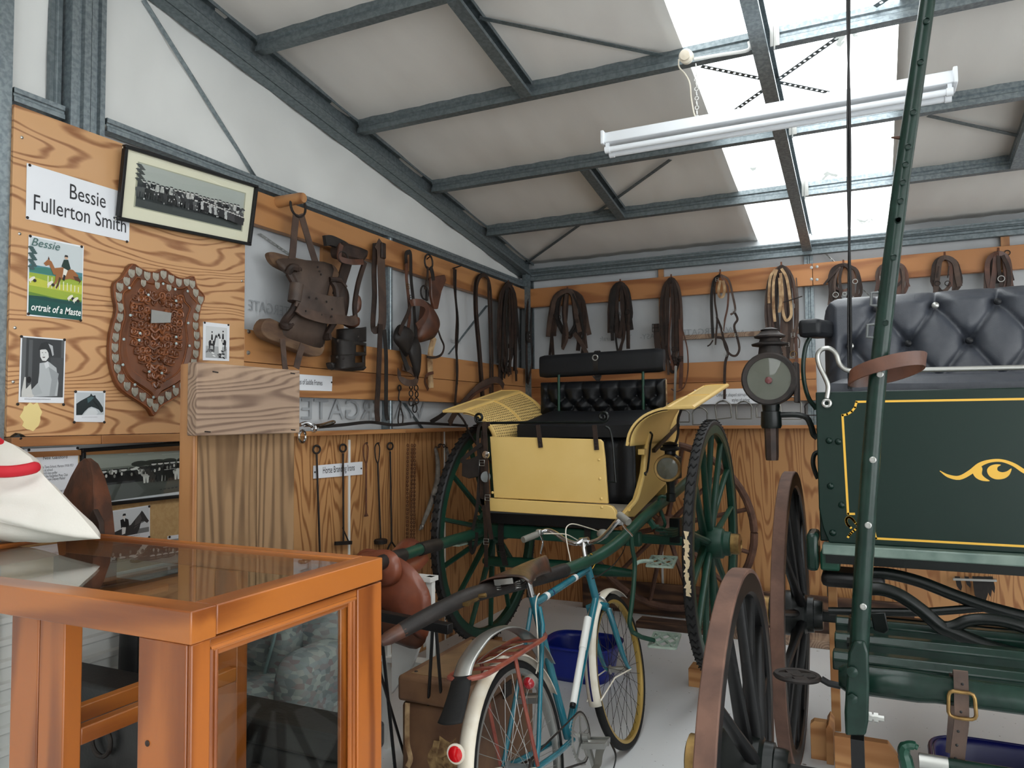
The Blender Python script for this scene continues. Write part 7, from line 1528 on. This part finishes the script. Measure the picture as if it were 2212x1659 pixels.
# little hook hanger with iron loop
r = thing('iron_hanger', PX(864, 930, .02), 'small rusty iron hanger with a wire loop below the middle rail', 'hanger')
ringp(r, 'L', 863, 838, .016, .02, .005); mb = MB(); mb.tube(cr([PX(x, y, .03) for x, y in ((863, 843), (861, 862), (866, 870), (863, 885), (860, 905), (862, 918), (869, 916), (870, 898), (865, 880))], 4), .005, 6); obj('wire_loop', mb, M['iron'], r)
# ---------------------------------------------------------------- big saddle tree
r = thing('saddle_tree', PX(650, 760, .02), 'large weathered wood and leather pack saddle tree hung by two straps', 'saddle tree')
mb = MB(); b = PX(651, 433, .15); mb.tube([V((-.04, b.y, b.z+.012)), V((.15, b.y, b.z+.012)), V((.165, b.y, b.z+.012))], [.030, .028, .024], 12); obj('wooden_peg', mb, M['rail_z'], railL1)
ringp(r, 'L', 644, 445, .055, .10, .0065)
strand(r, 'L', [(640, 462, .10), (636, 500, .09), (633, 540, .09), (630, 562, .09)], .045, 'leather_mid'); strand(r, 'L', [(650, 462, .10), (658, 490, .10), (670, 530, .10), (682, 568, .10)], .045, 'leather_mid')
def slab(name, pts, off, th, m, bev=.008): mb = MB(); mb.prism([PX(x, y, off+th) for x, y in pts], (-th, 0, 0)); return obj(name, mb, M[m], r, bev=bev)
M['tree_wood'] = mat('grey_brown_tree_wood', (112, 86, 62), .8, c2=(82, 60, 46), scale=7, stretch=(1, 1, 3), bump=.5, bscale=30); M['tree_hide'] = mat('stiff_old_hide', (84, 68, 58), .6, c2=(58, 46, 40), scale=6, bump=.4, bscale=40)
slab('tree_board', [(p.x, p.y) for p in cr([V((x, y, 0)) for x, y in ((585, 548), (596, 544), (640, 556), (700, 568), (722, 572), (734, 590), (730, 602), (700, 600), (650, 596), (610, 580), (592, 566))], 3, closed=True)], .04, .045, 'tree_wood', .015)
slab('tree_board', [(p.x, p.y) for p in cr([V((x, y, 0)) for x, y in ((565, 708), (578, 688), (600, 694), (640, 720), (690, 745), (702, 742), (698, 762), (684, 770), (650, 760), (600, 740), (575, 728))], 3, closed=True)], .06, .055, 'tree_wood', .018)
def hide(pts, off, bulge, name='hide_panel', m='tree_hide'): return cup(name, [p for p in pts], m, bulge, off)
hide([(600, 560), (650, 562), (716, 572), (712, 610), (704, 650), (706, 690), (700, 740), (690, 762), (640, 748), (602, 732), (606, 700), (632, 672), (648, 650), (648, 618), (630, 600), (606, 580)], .10, .05)
for pts, w in (([(622, 590, .13), (630, 578, .15), (642, 580, .16), (652, 583, .17)], .02), ([(624, 590, .13), (634, 608, .14), (642, 628, .15), (641, 650, .15), (632, 672, .14), (618, 690, .13), (612, 702, .14), (622, 706, .16), (634, 700, .17)], .02)):
    mb = MB(); mb.tube(cr([PX(x, y, o_) for x, y, o_ in pts], 4), [w]*(len(pts)*4-7)+[w*.7]*2+[w*.35]*2, 8); obj('arch_iron', mb, M['leather'], r)
mb = MB(); mb.tube([PX(641, 614, .16), PX(636, 652, .16)], .034, 12); obj('arch_sleeve', mb, M['tree_hide'], r)
mb = MB(); mb.tube(cr([PX(x, y, o_) for x, y, o_ in ((712, 602, .14), (725, 620, .15), (728, 650, .15), (724, 690, .14), (708, 718, .13), (703, 728, .14), (714, 727, .17))], 4), .018, 8); obj('arch_iron', mb, M['leather'], r)
mb = MB(); mb.tube(cr([PX(x, y, o_) for x, y, o_ in ((712, 604, .15), (735, 606, .17), (748, 620, .18))], 4), [.014]*5+[.008]*4, 8); obj('arch_iron', mb, M['leather'], r)
strand(r, 'L', [(641, 640, .18), (660, 648, .19), (690, 656, .19), (725, 662, .18), (742, 662, .17)], .10, 'tree_hide', t=.01, name='hide_band'); strand(r, 'L', [(642, 664, .19), (660, 676, .20), (700, 688, .20), (735, 690, .18), (760, 694, .15), (770, 688, .14)], .05, 'leather_mid', t=.01, name='hide_band')
for x, y in ((668, 642), (684, 645), (705, 652), (717, 668), (716, 684), (694, 680), (660, 672), (686, 577), (690, 586), (693, 593)): mb = MB(); mb.lathe([(.006, 0), (.005, .004), (0, .005)], PX(x, y, .203 if y > 600 else .152), NL, 8); obj('rivet', mb, M['iron'], r)
strand(r, 'L', [(610, 732, .15), (612, 755, .15), (615, 790, .16), (618, 800, .16)], .034, 'leather_mid'); strand(r, 'L', [(654, 745, .16), (646, 770, .17), (640, 795, .17)], .040, 'leather_mid')
# second tree
r = thing('saddle_tree', PX(755, 700, .02), 'smaller dark leather saddle tree with curved panels right of the large one', 'saddle tree')
strand(r, 'L', [(701, 520, .10), (715, 520, .10), (738, 530, .10), (748, 536, .09)], .055, 'leather_black', t=.02); mb = MB(); mb.prism([PX(x, y, .14) for x, y in ((735, 530), (748, 522), (780, 532), (800, 540), (796, 556), (786, 568), (760, 562), (738, 556))], (-.08, 0, 0)); obj('tree_arch', mb, M['leather'], r, bev=.02)
strand(r, 'L', [(737, 528, .17), (733, 548, .17), (736, 560, .17), (760, 566, .18), (784, 566, .16)], .03, 'leather_red', t=.008)
strand(r, 'L', [(752, 560, .09), (746, 580, .09), (738, 605, .08), (728, 640, .07)], .07, 'leather', t=.012); strand(r, 'L', [(788, 566, .13), (780, 590, .12), (772, 620, .12), (766, 660, .12), (768, 690, .13)], .03, 'leather', t=.012)
cup('tree_panel', [(732, 608), (742, 612), (748, 640), (744, 680), (738, 700), (722, 690), (718, 660), (724, 628)], 'leather', .04, .05); cup('tree_panel', [(768, 632), (774, 650), (772, 672), (765, 680), (762, 660)], 'leather_red', .03, .10)
cup('tree_foot', [(742, 690), (765, 682), (771, 690), (768, 706), (755, 708), (740, 700)], 'leather_red', .04, .10)
ringp(r, 'L', 741, 556, .03, .17, .005, sy=1.4); mb = MB(); mb.tube([PX(716, 516, 0), PX(718, 514, .10)], .006, 6); obj('nail', mb, M['iron'], railL1)
# black hoof boot
r = thing('hoof_boot', PX(755, 800, .02), 'black leather hoof boot with cut-out openings on the middle rail', 'hoof boot')
def shell(name, pxl, pxr, yt0, yt1, yb0, yb1, depth, hole=None):
    mb = MB()
    def f(u, v):
        q = pi*u; x = pxl+(pxr-pxl)*(.5-.5*cos(q)); yt = yt0+(yt1-yt0)*u; yb = yb0+(yb1-yb0)*u; return PX(x, yt+(yb-yt)*v, .012+depth*sin(q)*(1+.15*v))
    nu, nv = 24, 8; vs = [f(i/nu, j/nv) for i in range(nu+1) for j in range(nv+1)]; fs = []
    for i in range(nu):
        for j in range(nv):
            if hole and hole[0] <= i/nu < hole[1] and hole[2] <= j/nv < hole[3]: continue
            fs.append((i*(nv+1)+j, (i+1)*(nv+1)+j, (i+1)*(nv+1)+j+1, i*(nv+1)+j+1))
    mb.add(vs, fs); return obj(name, mb, M['leather_black'], r, solid=.008, angle=60)
shell('boot_cuff', 728, 790, 712, 706, 742, 738, .10); shell('boot_upper', 718, 790, 728, 742, 770, 768, .13, (.62, .86, .2, .7)); shell('boot_lower', 716, 788, 768, 764, 800, 792, .15, (.6, .8, .1, .6))
mb = MB(); mb.prism([PX(x, y, .12) for x, y in ((717, 782), (760, 790), (796, 792), (788, 800), (760, 802), (722, 797))], (-.05, 0, 0)); obj('boot_sole', mb, M['leather_black'], r, bev=.01)
for x, y in ((728, 772), (742, 774), (730, 736), (775, 728)): mb = MB(); mb.lathe([(.009, 0), (.006, .004), (0, .005)], PX(x, y, .165), NL, 10); obj('eyelet', mb, M['iron'], r)
# ---------------------------------------------------------------- ledge things
r = thing('chrome_bit', PX(680, 925, .03), 'shiny chrome snaffle bit with a hanging ring on the left ledge', 'bit')
mb = MB(); mb.torus(PX(653, 943, .075), (1, .3, 0), .030, .007, 20, 8, sy=1.3); obj('bit_ring', mb, M['chrome'], r)
mb = MB(); mb.tube(cr([PX(648, 918, .05), PX(662, 914, .05), PX(676, 922, .06), PX(680, 926, .06)], 4), .010, 8); obj('bit_bar', mb, M['chrome'], r); mb = MB(); mb.tube(cr([PX(655, 920, .05), PX(690, 918, .04), PX(718, 910, .04), PX(722, 913, .04), (PX(700, 920, .045)), PX(680, 922, .05)], 4), .006, 6); obj('bit_cheek', mb, M['chrome'], r); mb = MB(); mb.torus(PX(678, 925, .07), (.3, 1, 0), .018, .007, 16, 8); obj('bit_ring', mb, M['chrome'], r)
r = thing('ledge_strap', PX(850, 925, .03), 'thin black strap lying along the left ledge towards the corner', 'strap'); strand(r, 'L', [(690, 922, .03), (740, 918, .035), (800, 912, .04), (850, 918, .05), (900, 914, .05), (950, 916, .05), (1010, 920, .05)], .018, 'leather_black', t=.008); strand(r, 'L', [(930, 912, .05), (950, 900, .05), (965, 888, .04), (970, 886, .03)], .03, 'leather_black')
# ---------------------------------------------------------------- branding irons, chains and hames on the dado
XI = .012
def biron(label, top, bot, eye, head, m='iron'):
    r = thing('branding_iron', PX(bot[0], bot[1], XI), label, 'branding iron', 'branding irons on the left wall'); d = .0055
    if eye == 'ring': mb = MB(); mb.torus(PX(top[0], top[1]+6, XI), NL, .021, .0055, 16, 8, sy=1.35); obj('eye', mb, M[m], r); a = PX(top[0], top[1]+17, XI)
    else: mb = MB(); mb.tube(cr([PX(top[0], top[1]+42, XI), PX(top[0]-4, top[1]+30, XI), PX(top[0]-5, top[1]+8, XI), PX(top[0], top[1], XI), PX(top[0]+5, top[1]+8, XI), PX(top[0]+4, top[1]+30, XI), PX(top[0]+2, top[1]+42, XI)], 4), .0038, 8); obj('eye', mb, M[m], r); a = PX(top[0]+1, top[1]+40, XI)
    b = PX(bot[0], bot[1], XI); mb = MB(); mb.tube([a, a.lerp(b, .5), b], d, 8); obj('rod', mb, M[m], r)
    nl = MB(); nl.lathe([(.004, 0), (.004, .01), (.006, .012), (0, .013)], PX(top[0], top[1]-1, -.012), NL, 8); obj('nail', nl, M['iron'], shL1)
    if head == 'bar': mb = MB(); mb.bar(PX(bot[0]-18, bot[1]-2, XI+.005), PX(bot[0]+17, bot[1]-4, XI+.005), .012, .02); mb.tube([PX(bot[0]-2, bot[1]-36, XI), PX(bot[0]+11, bot[1]-6, XI)], .004, 6); obj('brand_head', mb, M[m], r)
    if head == 'oval': mb = MB(); mb.lathe([(.040, -.02), (.042, 0), (.036, .006), (.01, .008)], b-V((0, 0, .01)), (0, 0, 1), 20); obj('brand_head', mb, M[m], r)
    if head == 'fork':
        mb = MB(); mb.tube(cr([b, PX(bot[0]-6, bot[1]+10, XI), PX(bot[0]-10, bot[1]+22, XI)], 4), .005, 8); mb.tube(cr([b, PX(bot[0]+8, bot[1]+12, XI), PX(bot[0]+14, bot[1]+22, XI)], 4), .005, 8); mb.lathe([(.03, -.006), (.034, 0), (.03, .006)], PX(bot[0]+8, bot[1]+22, XI+.02), (0, 0, 1), 14); mb.bar(PX(bot[0]-12, bot[1]+22, XI), PX(bot[0]+20, bot[1]+20, XI), .02, .016); obj('brand_head', mb, M[m], r)
    if head == 'flare': mb = MB(); mb.bar(b, b-V((0, 0, .02)), .008, .008, w1=.03, h1=.012); obj('brand_head', mb, M[m], r)
biron('plain long branding iron with ring eye, leftmost over the sign', (684, 965), (691, 1194), 'ring', None)
biron('branding iron with a flat bar head crossing the sign', (741, 962), (742, 1176), 'ring', 'bar')
biron('short rusty branding iron with folded handle', (790, 958), (791, 1108), 'fold', 'flare', 'rust')
biron('branding iron with an oval ring head below', (815, 958), (822, 1163), 'fold', 'oval')
biron('branding iron with a forked foot, last before the chains', (843, 958), (846, 1170), 'ring', 'fork')
for cx, lab, n, seed in ((881, 'thin rusty chain hanging on the dado, left of the pair', 26, 1), (893, 'doubled rusty chain hanging on the dado beside the hames', 27, 2)):
    r = thing('hanging_chain', PX(cx, 1190, .01), lab, 'chain')
    for s in ((0,) if seed == 1 else (-3, 3)):
        for i in range(n):
            y = 962+i*(225/n); mb = MB(); mb.torus(PX(cx+s-2*i/n, y, XI), NL if i % 2 else V((.3, 1, 0)), .0085, .0026, 10, 5, sy=1.0, hint=(0, 0, 1)); obj('chain_link', mb, M['rust'], r)
r = thing('hames', PX(930, 1150, .01), 'pair of grey wood and iron hames hanging beside the gig wheel', 'hames')
M['grey_hame'] = mat('worn_grey_wood', (150, 146, 138), .7, c2=(110, 104, 98), scale=20)
for pts in ([(940, 968), (944, 985), (946, 1010), (944, 1040), (936, 1070), (928, 1095), (918, 1120), (912, 1135), (906, 1145)], [(964, 968), (968, 985), (969, 1010), (964, 1035), (956, 1060), (948, 1085), (938, 1110), (930, 1128)]):
    mb = MB(); P = cr([PX(x, y, .02) for x, y in pts], 4); n = len(P); mb.tube(P, [.006+.012*sin(pi*min(1, (i+2)/n))**.7 for i in range(n)], 8); h = obj('hame', mb, M['grey_hame'], r)
    mb = MB(); mb.tube([P[int(n*.5)]+V((.01, -.01, 0)), P[int(n*.58)]+V((.01, .015, 0))], .012, 8); obj('hame_iron', mb, M['iron'], h)
    mb = MB(); mb.torus(P[int(n*.88)], (.4, 1, 0), .016, .004, 14, 6); obj('hame_ring', mb, M['zinc'], h)
for i in range(5): mb = MB(); mb.torus(PX(944+5*i, 966-3*(2-abs(i-2)), .02), NL if i % 2 else V((.3, .2, 1)), .011, .0035, 12, 6); obj('chain_link', mb, M['iron'], r)
# bridle with blinkers thrown over the gig's rein rail
r = thing('blinker_bridle', PY(1050, 1240, -2.2), 'black driving bridle with blinkers hanging over the left end of the gig rail', 'bridle')
Yb = 2.205
def bs(pts, w, m='leather_black', o=0): return strand(r, 'B', [(x, y, Yb+o) for x, y in pts], w, m, k=4, t=.005)
bs([(1044, 912), (1047, 925), (1050, 990), (1052, 1060), (1055, 1120), (1062, 1165)], .026, 'leather', .02); bs([(1058, 916), (1052, 918), (1045, 940), (1042, 1000), (1040, 1060), (1048, 1120), (1050, 1180), (1050, 1225)], .022, 'leather')
bs([(1050, 916), (1036, 920), (1032, 950), (1036, 1000), (1034, 1050), (1030, 1100), (1020, 1150), (1016, 1175), (1020, 1195), (1028, 1175), (1030, 1150)], .018); bs([(1046, 930), (1044, 980), (1046, 1040), (1040, 1090)], .035)
bs([(1040, 960), (1020, 975), (1002, 990), (998, 996), (1015, 996), (1040, 985)], .022, 'leather_black', .01)
mb = MB(); mb.prism([PY(x, y, -Yb-.012) for x, y in ((998, 998), (1035, 992), (1034, 1030), (1012, 1034), (997, 1028))], (0, .008, 0)); obj('blinker', mb, M['leather_black'], r, bev=.003)
mb = MB(); mb.lathe([(.022, 0), (.02, .008), (0, .01)], PY(1050, 982, -Yb-.035), NB_, 18); obj('rosette', mb, M['chrome'], r); mb = MB(); mb.lathe([(.012, -.004), (.03, 0), (.012, .004)], PY(1049, 1030, -Yb-.03), (.8, -.6, 0), 16); obj('bit_cheek', mb, M['grey_paint'], r)
for x, y in ((1041, 1000), (1053, 1075), (1050, 1170)): buckle(r, 'B', x, y, .03, .03, Yb+.03, 'zinc')
# ---------------------------------------------------------------- stirrups and their sign on the back wall
mb = MB(); TL, TR, BR_, BL = PY(1530, 845, -.004), PY(1645, 838, -.004), PY(1645, 872, -.004), PY(1530, 872, -.004)
TL, TR = V((PY(1500, 845, -.004).x, -.004, TR.z)), V((PY(1650, 845, -.004).x, -.004, TR.z)); BL, BR_ = V((TL.x, -.004, PY(1600, 872, -.004).z)), V((TR.x, -.004, PY(1600, 872, -.004).z))
mb.prism([BL, BR_, TR, TL], (0, .002, 0)); o = obj('stirrup_sign', mb, M['paper'], None, 'white sign about different shaped stirrups and styles of riding', 'sign')
for s, px, py in (('Different shaped stirrups for', 1585, 856), ('styles of riding', 1600, 867)): text('lettering', s, M['ink_grey'], o, PY(px, py, -.0042), (1, 0, 0), (0, 0, 1), .036, squash=.62)
for i, (cx, cy, w, lab) in enumerate(((1478, 898, 12, 'stirrup iron half hidden behind the gig wing, leftmost of the row'), (1512, 898, 17, 'square based stirrup iron just right of the gig wing'), (1562, 884, 18, 'tilted broad stirrup iron under the stirrup sign'), (1607, 885, 18, 'neat round topped stirrup iron beside the wagon lamp'), (1648, 885, 15, 'stirrup iron behind the stem of the wagon lamp'), (1708, 880, 24, 'large stirrup iron right of the wagon lamp stem'), (1752, 882, 14, 'dark stirrup iron next to the green wagon panel'))):
    r = thing('stirrup_iron', PY(cx, cy+18, -.02), lab, 'stirrup', 'stirrup irons on the back wall'); c = PY(cx, cy, -.02); s = (PY(cx+w, cy, -.02)-c).x; k = .11 if i == 2 else 0
    mb = MB(); h = s*1.15
    mb.tube([c+V((a*cos(k)-b*sin(k), 0, a*sin(k)+b*cos(k))) for a, b in [(-s*.92, -h)]+[(s*sin(-pi/2+pi*j/14)*(1-.08*(j in (0, 14))), h*(.05+.85*cos(-pi/2+pi*j/14))) for j in range(15)]+[(s*.92, -h)]], .0058, 8); obj('bow', mb, M['stirrup_steel'] if i < 6 else M['iron'], r)
    mb = MB(); mb.bar(c+V((-s*.95*cos(k)+h*sin(k), 0, -s*.95*sin(k)-h*cos(k))), c+V((s*.95*cos(k)+h*sin(k), 0, s*.95*sin(k)-h*cos(k))), .026, .008, (0, 0, 1)); obj('tread', mb, M['stirrup_steel'] if i < 6 else M['iron'], r)
    nl = MB(); nl.tube([V((c.x, .02, c.z+h*.95)), V((c.x, -.03, c.z+h*.95))], .003, 6); obj('nail', nl, M['iron'], r)
# ---------------------------------------------------------------- leaning wooden wheel, planks and floor things
r = thing('wooden_wheel', (1.30, -.3, 0), 'old bare wooden spoked wheel leaning on the back wall behind the gig', 'wheel')
M['old_wheel'] = mat('bare_brown_wheel_wood', (112, 80, 64), .8, c2=(78, 54, 44), scale=12, bump=.5, bscale=40)
tilt = .18; Rw = .66; cw_ = V((1.27, -.30, .70)); ax = V((0, -cos(tilt), -sin(tilt))); uw, vw = V((1, 0, 0)), V((0, -sin(tilt), cos(tilt)))
NF = 6
for k in range(NF):
    mb = MB(); pts = [cw_+(uw*cos(q)+vw*sin(q))*(Rw-.025) for q in [2*pi*(k+j/8*.985)/NF for j in range(9)]]; mb.tube(pts, .027, 8, hint=ax); obj('felloe', mb, M['old_wheel'], r)
for k in range(12):
    q = 2*pi*(k+.5)/12; d = uw*cos(q)+vw*sin(q); mb = MB(); mb.tube([cw_+d*.07, cw_+d*.35, cw_+d*(Rw-.03)], [.02, .017, .015], 8); obj('spoke', mb, M['old_wheel'], r)
mb = MB(); mb.lathe([(.05, -.14), (.07, -.1), (.09, -.03), (.09, .03), (.07, .1), (.05, .14)], cw_, ax, 18); obj('hub', mb, M['old_wheel'], r)
def plank(lo, hi, label, m='dirty_wood'): mb = MB(); mb.box(lo, hi); return obj('old_plank', mb, M[m], None, label, 'plank', bev=.004)
plank((.55, -.16, 0), (1.75, -.12, .24), 'dark dirty board on edge against the back wall under the gig'); plank((1.10, -.55, 0), (1.72, -.38, .045), 'short flat dirty plank on the floor beside the gig step')
plank((1.72, -.22, 0), (2.9, -.17, .26), 'stained board on edge against the back wall behind the wagon wheel', 'dirty_wood'); plank((1.74, -.56, 0), (2.9, -.36, .05), 'pale topped plank lying along the back wall behind the wagon wheel', 'rough_y')
blk('wheel_block', [V((1.71, -1.60, 0)), V((1.81, -1.60, 0)), V((1.81, -1.60, .10)), V((1.71, -1.60, .10))], (0, .13, 0), 'chock', 'square pine block under the right gig wheel')
blk('wheel_block', [V((.38, -1.60, 0)), V((.48, -1.60, 0)), V((.48, -1.60, .10)), V((.38, -1.60, .10))], (0, .13, 0), 'chock', 'square pine block under the left gig wheel')
def tub(name, c, w, l, h, m, label):
    r = thing(name, c, label, 'tub'); c = V(c)
    def f(u, v):
        q = 2*pi*u; k = .82+.18*v; e = .55; ff = lambda a: (abs(a)**e)*(1 if a > 0 else -1); return c+V((w/2*k*ff(cos(q)), l/2*k*ff(sin(q)), h*v))
    mb = MB(); mb.grid(f, 40, 6, cu=True); mb.add([f(i/40, 0) for i in range(40)], [tuple(range(40))]); obj('tub_body', mb, M[m], r, solid=.004)
    mb = MB(); P = [f(i/40, 1)+V((0, 0, -.006)) for i in range(40)]; C_ = c; mb.tube([p+(V((p.x-c.x, p.y-c.y, 0)))*.05 for p in P], .009, 8, closed=True); obj('tub_rim', mb, M[m], r)
tub('plastic_tub', (1.10, -1.66, 0), .42, .36, .20, 'blue', 'bright blue plastic tub on the floor behind the bicycle')
tub('plastic_tub', (3.12, -2.42, 0), .50, .44, .16, 'navy', 'dark blue plastic tub on the floor at the lower right corner')
# rake-like metal thing hanging low on the back wall
r = thing('hanging_tools', PY(2105, 1300, -.05), 'row of dark blades hanging from a small metal bar under the wagon', 'tool rack')
mb = MB(); mb.bar(PY(2058, 1250, -.06), PY(2152, 1253, -.06), .05, .014); obj('rack_bar', mb, M['zinc'], r)
for i, (x, l, w) in enumerate(((2068, 25, .03), (2088, 18, .025), (2110, 55, .05), (2120, 50, .05), (2132, 38, .03), (2140, 30, .025))):
    a = PY(x, 1252, -.07); b = PY(x+8, 1252+l, -.06); mb = MB(); mb.prism([a+V((-w/2, 0, .02)), a+V((w/2, 0, .02)), a.lerp(b, .6)+V((w/2, 0, 0)), b, a.lerp(b, .6)+V((-w/2, 0, 0))], (0, .006, 0)); obj('blade', mb, M['leather_black'], r)
# ---------------------------------------------------------------- fluorescent batten
zf_ = 2.82; a, b = PZ(1310, 318, zf_), PZ(2062, 186, zf_); L_ = (b-a).length; ym = (a.y+b.y)/2
bat = thing('fluorescent_batten', ((a.x+b.x)/2, ym, zf_), 'long white twin tube fluorescent batten hanging on a chain under the skylight', 'light fitting')
mb = MB(); mb.prism([V((a.x, ym-.055, zf_)), V((a.x, ym+.055, zf_)), V((a.x, ym+.04, zf_+.055)), V((a.x, ym-.04, zf_+.055))], (b.x-a.x, 0, 0)); obj('batten_body', mb, M['enamel'], bat, bev=.004)
for x in (a.x, b.x): mb = MB(); mb.box((x-.008, ym-.062, zf_-.005), (x+.008, ym+.062, zf_+.06)); obj('end_cap', mb, M['enamel'], bat, bev=.004)
for s in (-1, 1):
    mb = MB(); mb.tube([(a.x+.03, ym+s*.034, zf_-.03), (b.x-.03, ym+s*.034, zf_-.03)], .014, 12); obj('tube', mb, M['enamel'], bat)
    for x in (a.x+.02, b.x-.02): mb = MB(); mb.tube([(x-.012, ym+s*.034, zf_-.03), (x+.012, ym+s*.034, zf_-.03)], .017, 12); mb.box((x-.008, ym+s*.034-.01, zf_-.03), (x+.008, ym+s*.034+.01, zf_)); obj('lamp_holder', mb, M['enamel'], bat)
ch = thing('lamp_chain', (PZ(1497, 250, 2.88).x, ym, zf_+.06), 'pale chain and flex from the purlin down to the fluorescent batten', 'chain')
xt = PZ(1497, 240, 2.88).x; ztop = 3.16
n = int((ztop-zf_-.055)/.022)
for i in range(n): mb = MB(); mb.torus((xt, ym, zf_+.065+.022*i), (1, 0, 0) if i % 2 else (0, 1, 0), .0085, .0018, 10, 5, sy=1.0); obj('chain_link', mb, M['white'], ch)
mb = MB(); mb.tube(cr([PY(x, y, ym) for x, y in ((1466, 128), (1467, 145), (1480, 160), (1490, 180), (1493, 210), (1498, 240), (1502, 252))], 5), .0035, 6); obj('flex', mb, M['white_old'], ch)
jb = thing('junction_box', PY(1478, 130, -2.5), 'round white electrical junction box on the purlin at the skylight edge', 'junction box'); mb = MB(); mb.lathe([(.032, 0), (.032, .03), (.022, .034), (.022, .05), (0, .052)], PY(1484, 124, -2.495), (0, -1, -.2), 20); obj('box_body', mb, M['white_old'], jb)
mb = MB(); mb.tube(cr([PY(1500, 128, -2.5), PY(1560, 118, -2.5), PY(1610, 110, -2.5), PY(1620, 102, -2.5), PY(1618, 90, -2.5)], 4), .008, 8); obj('conduit', mb, M['white'], jb)
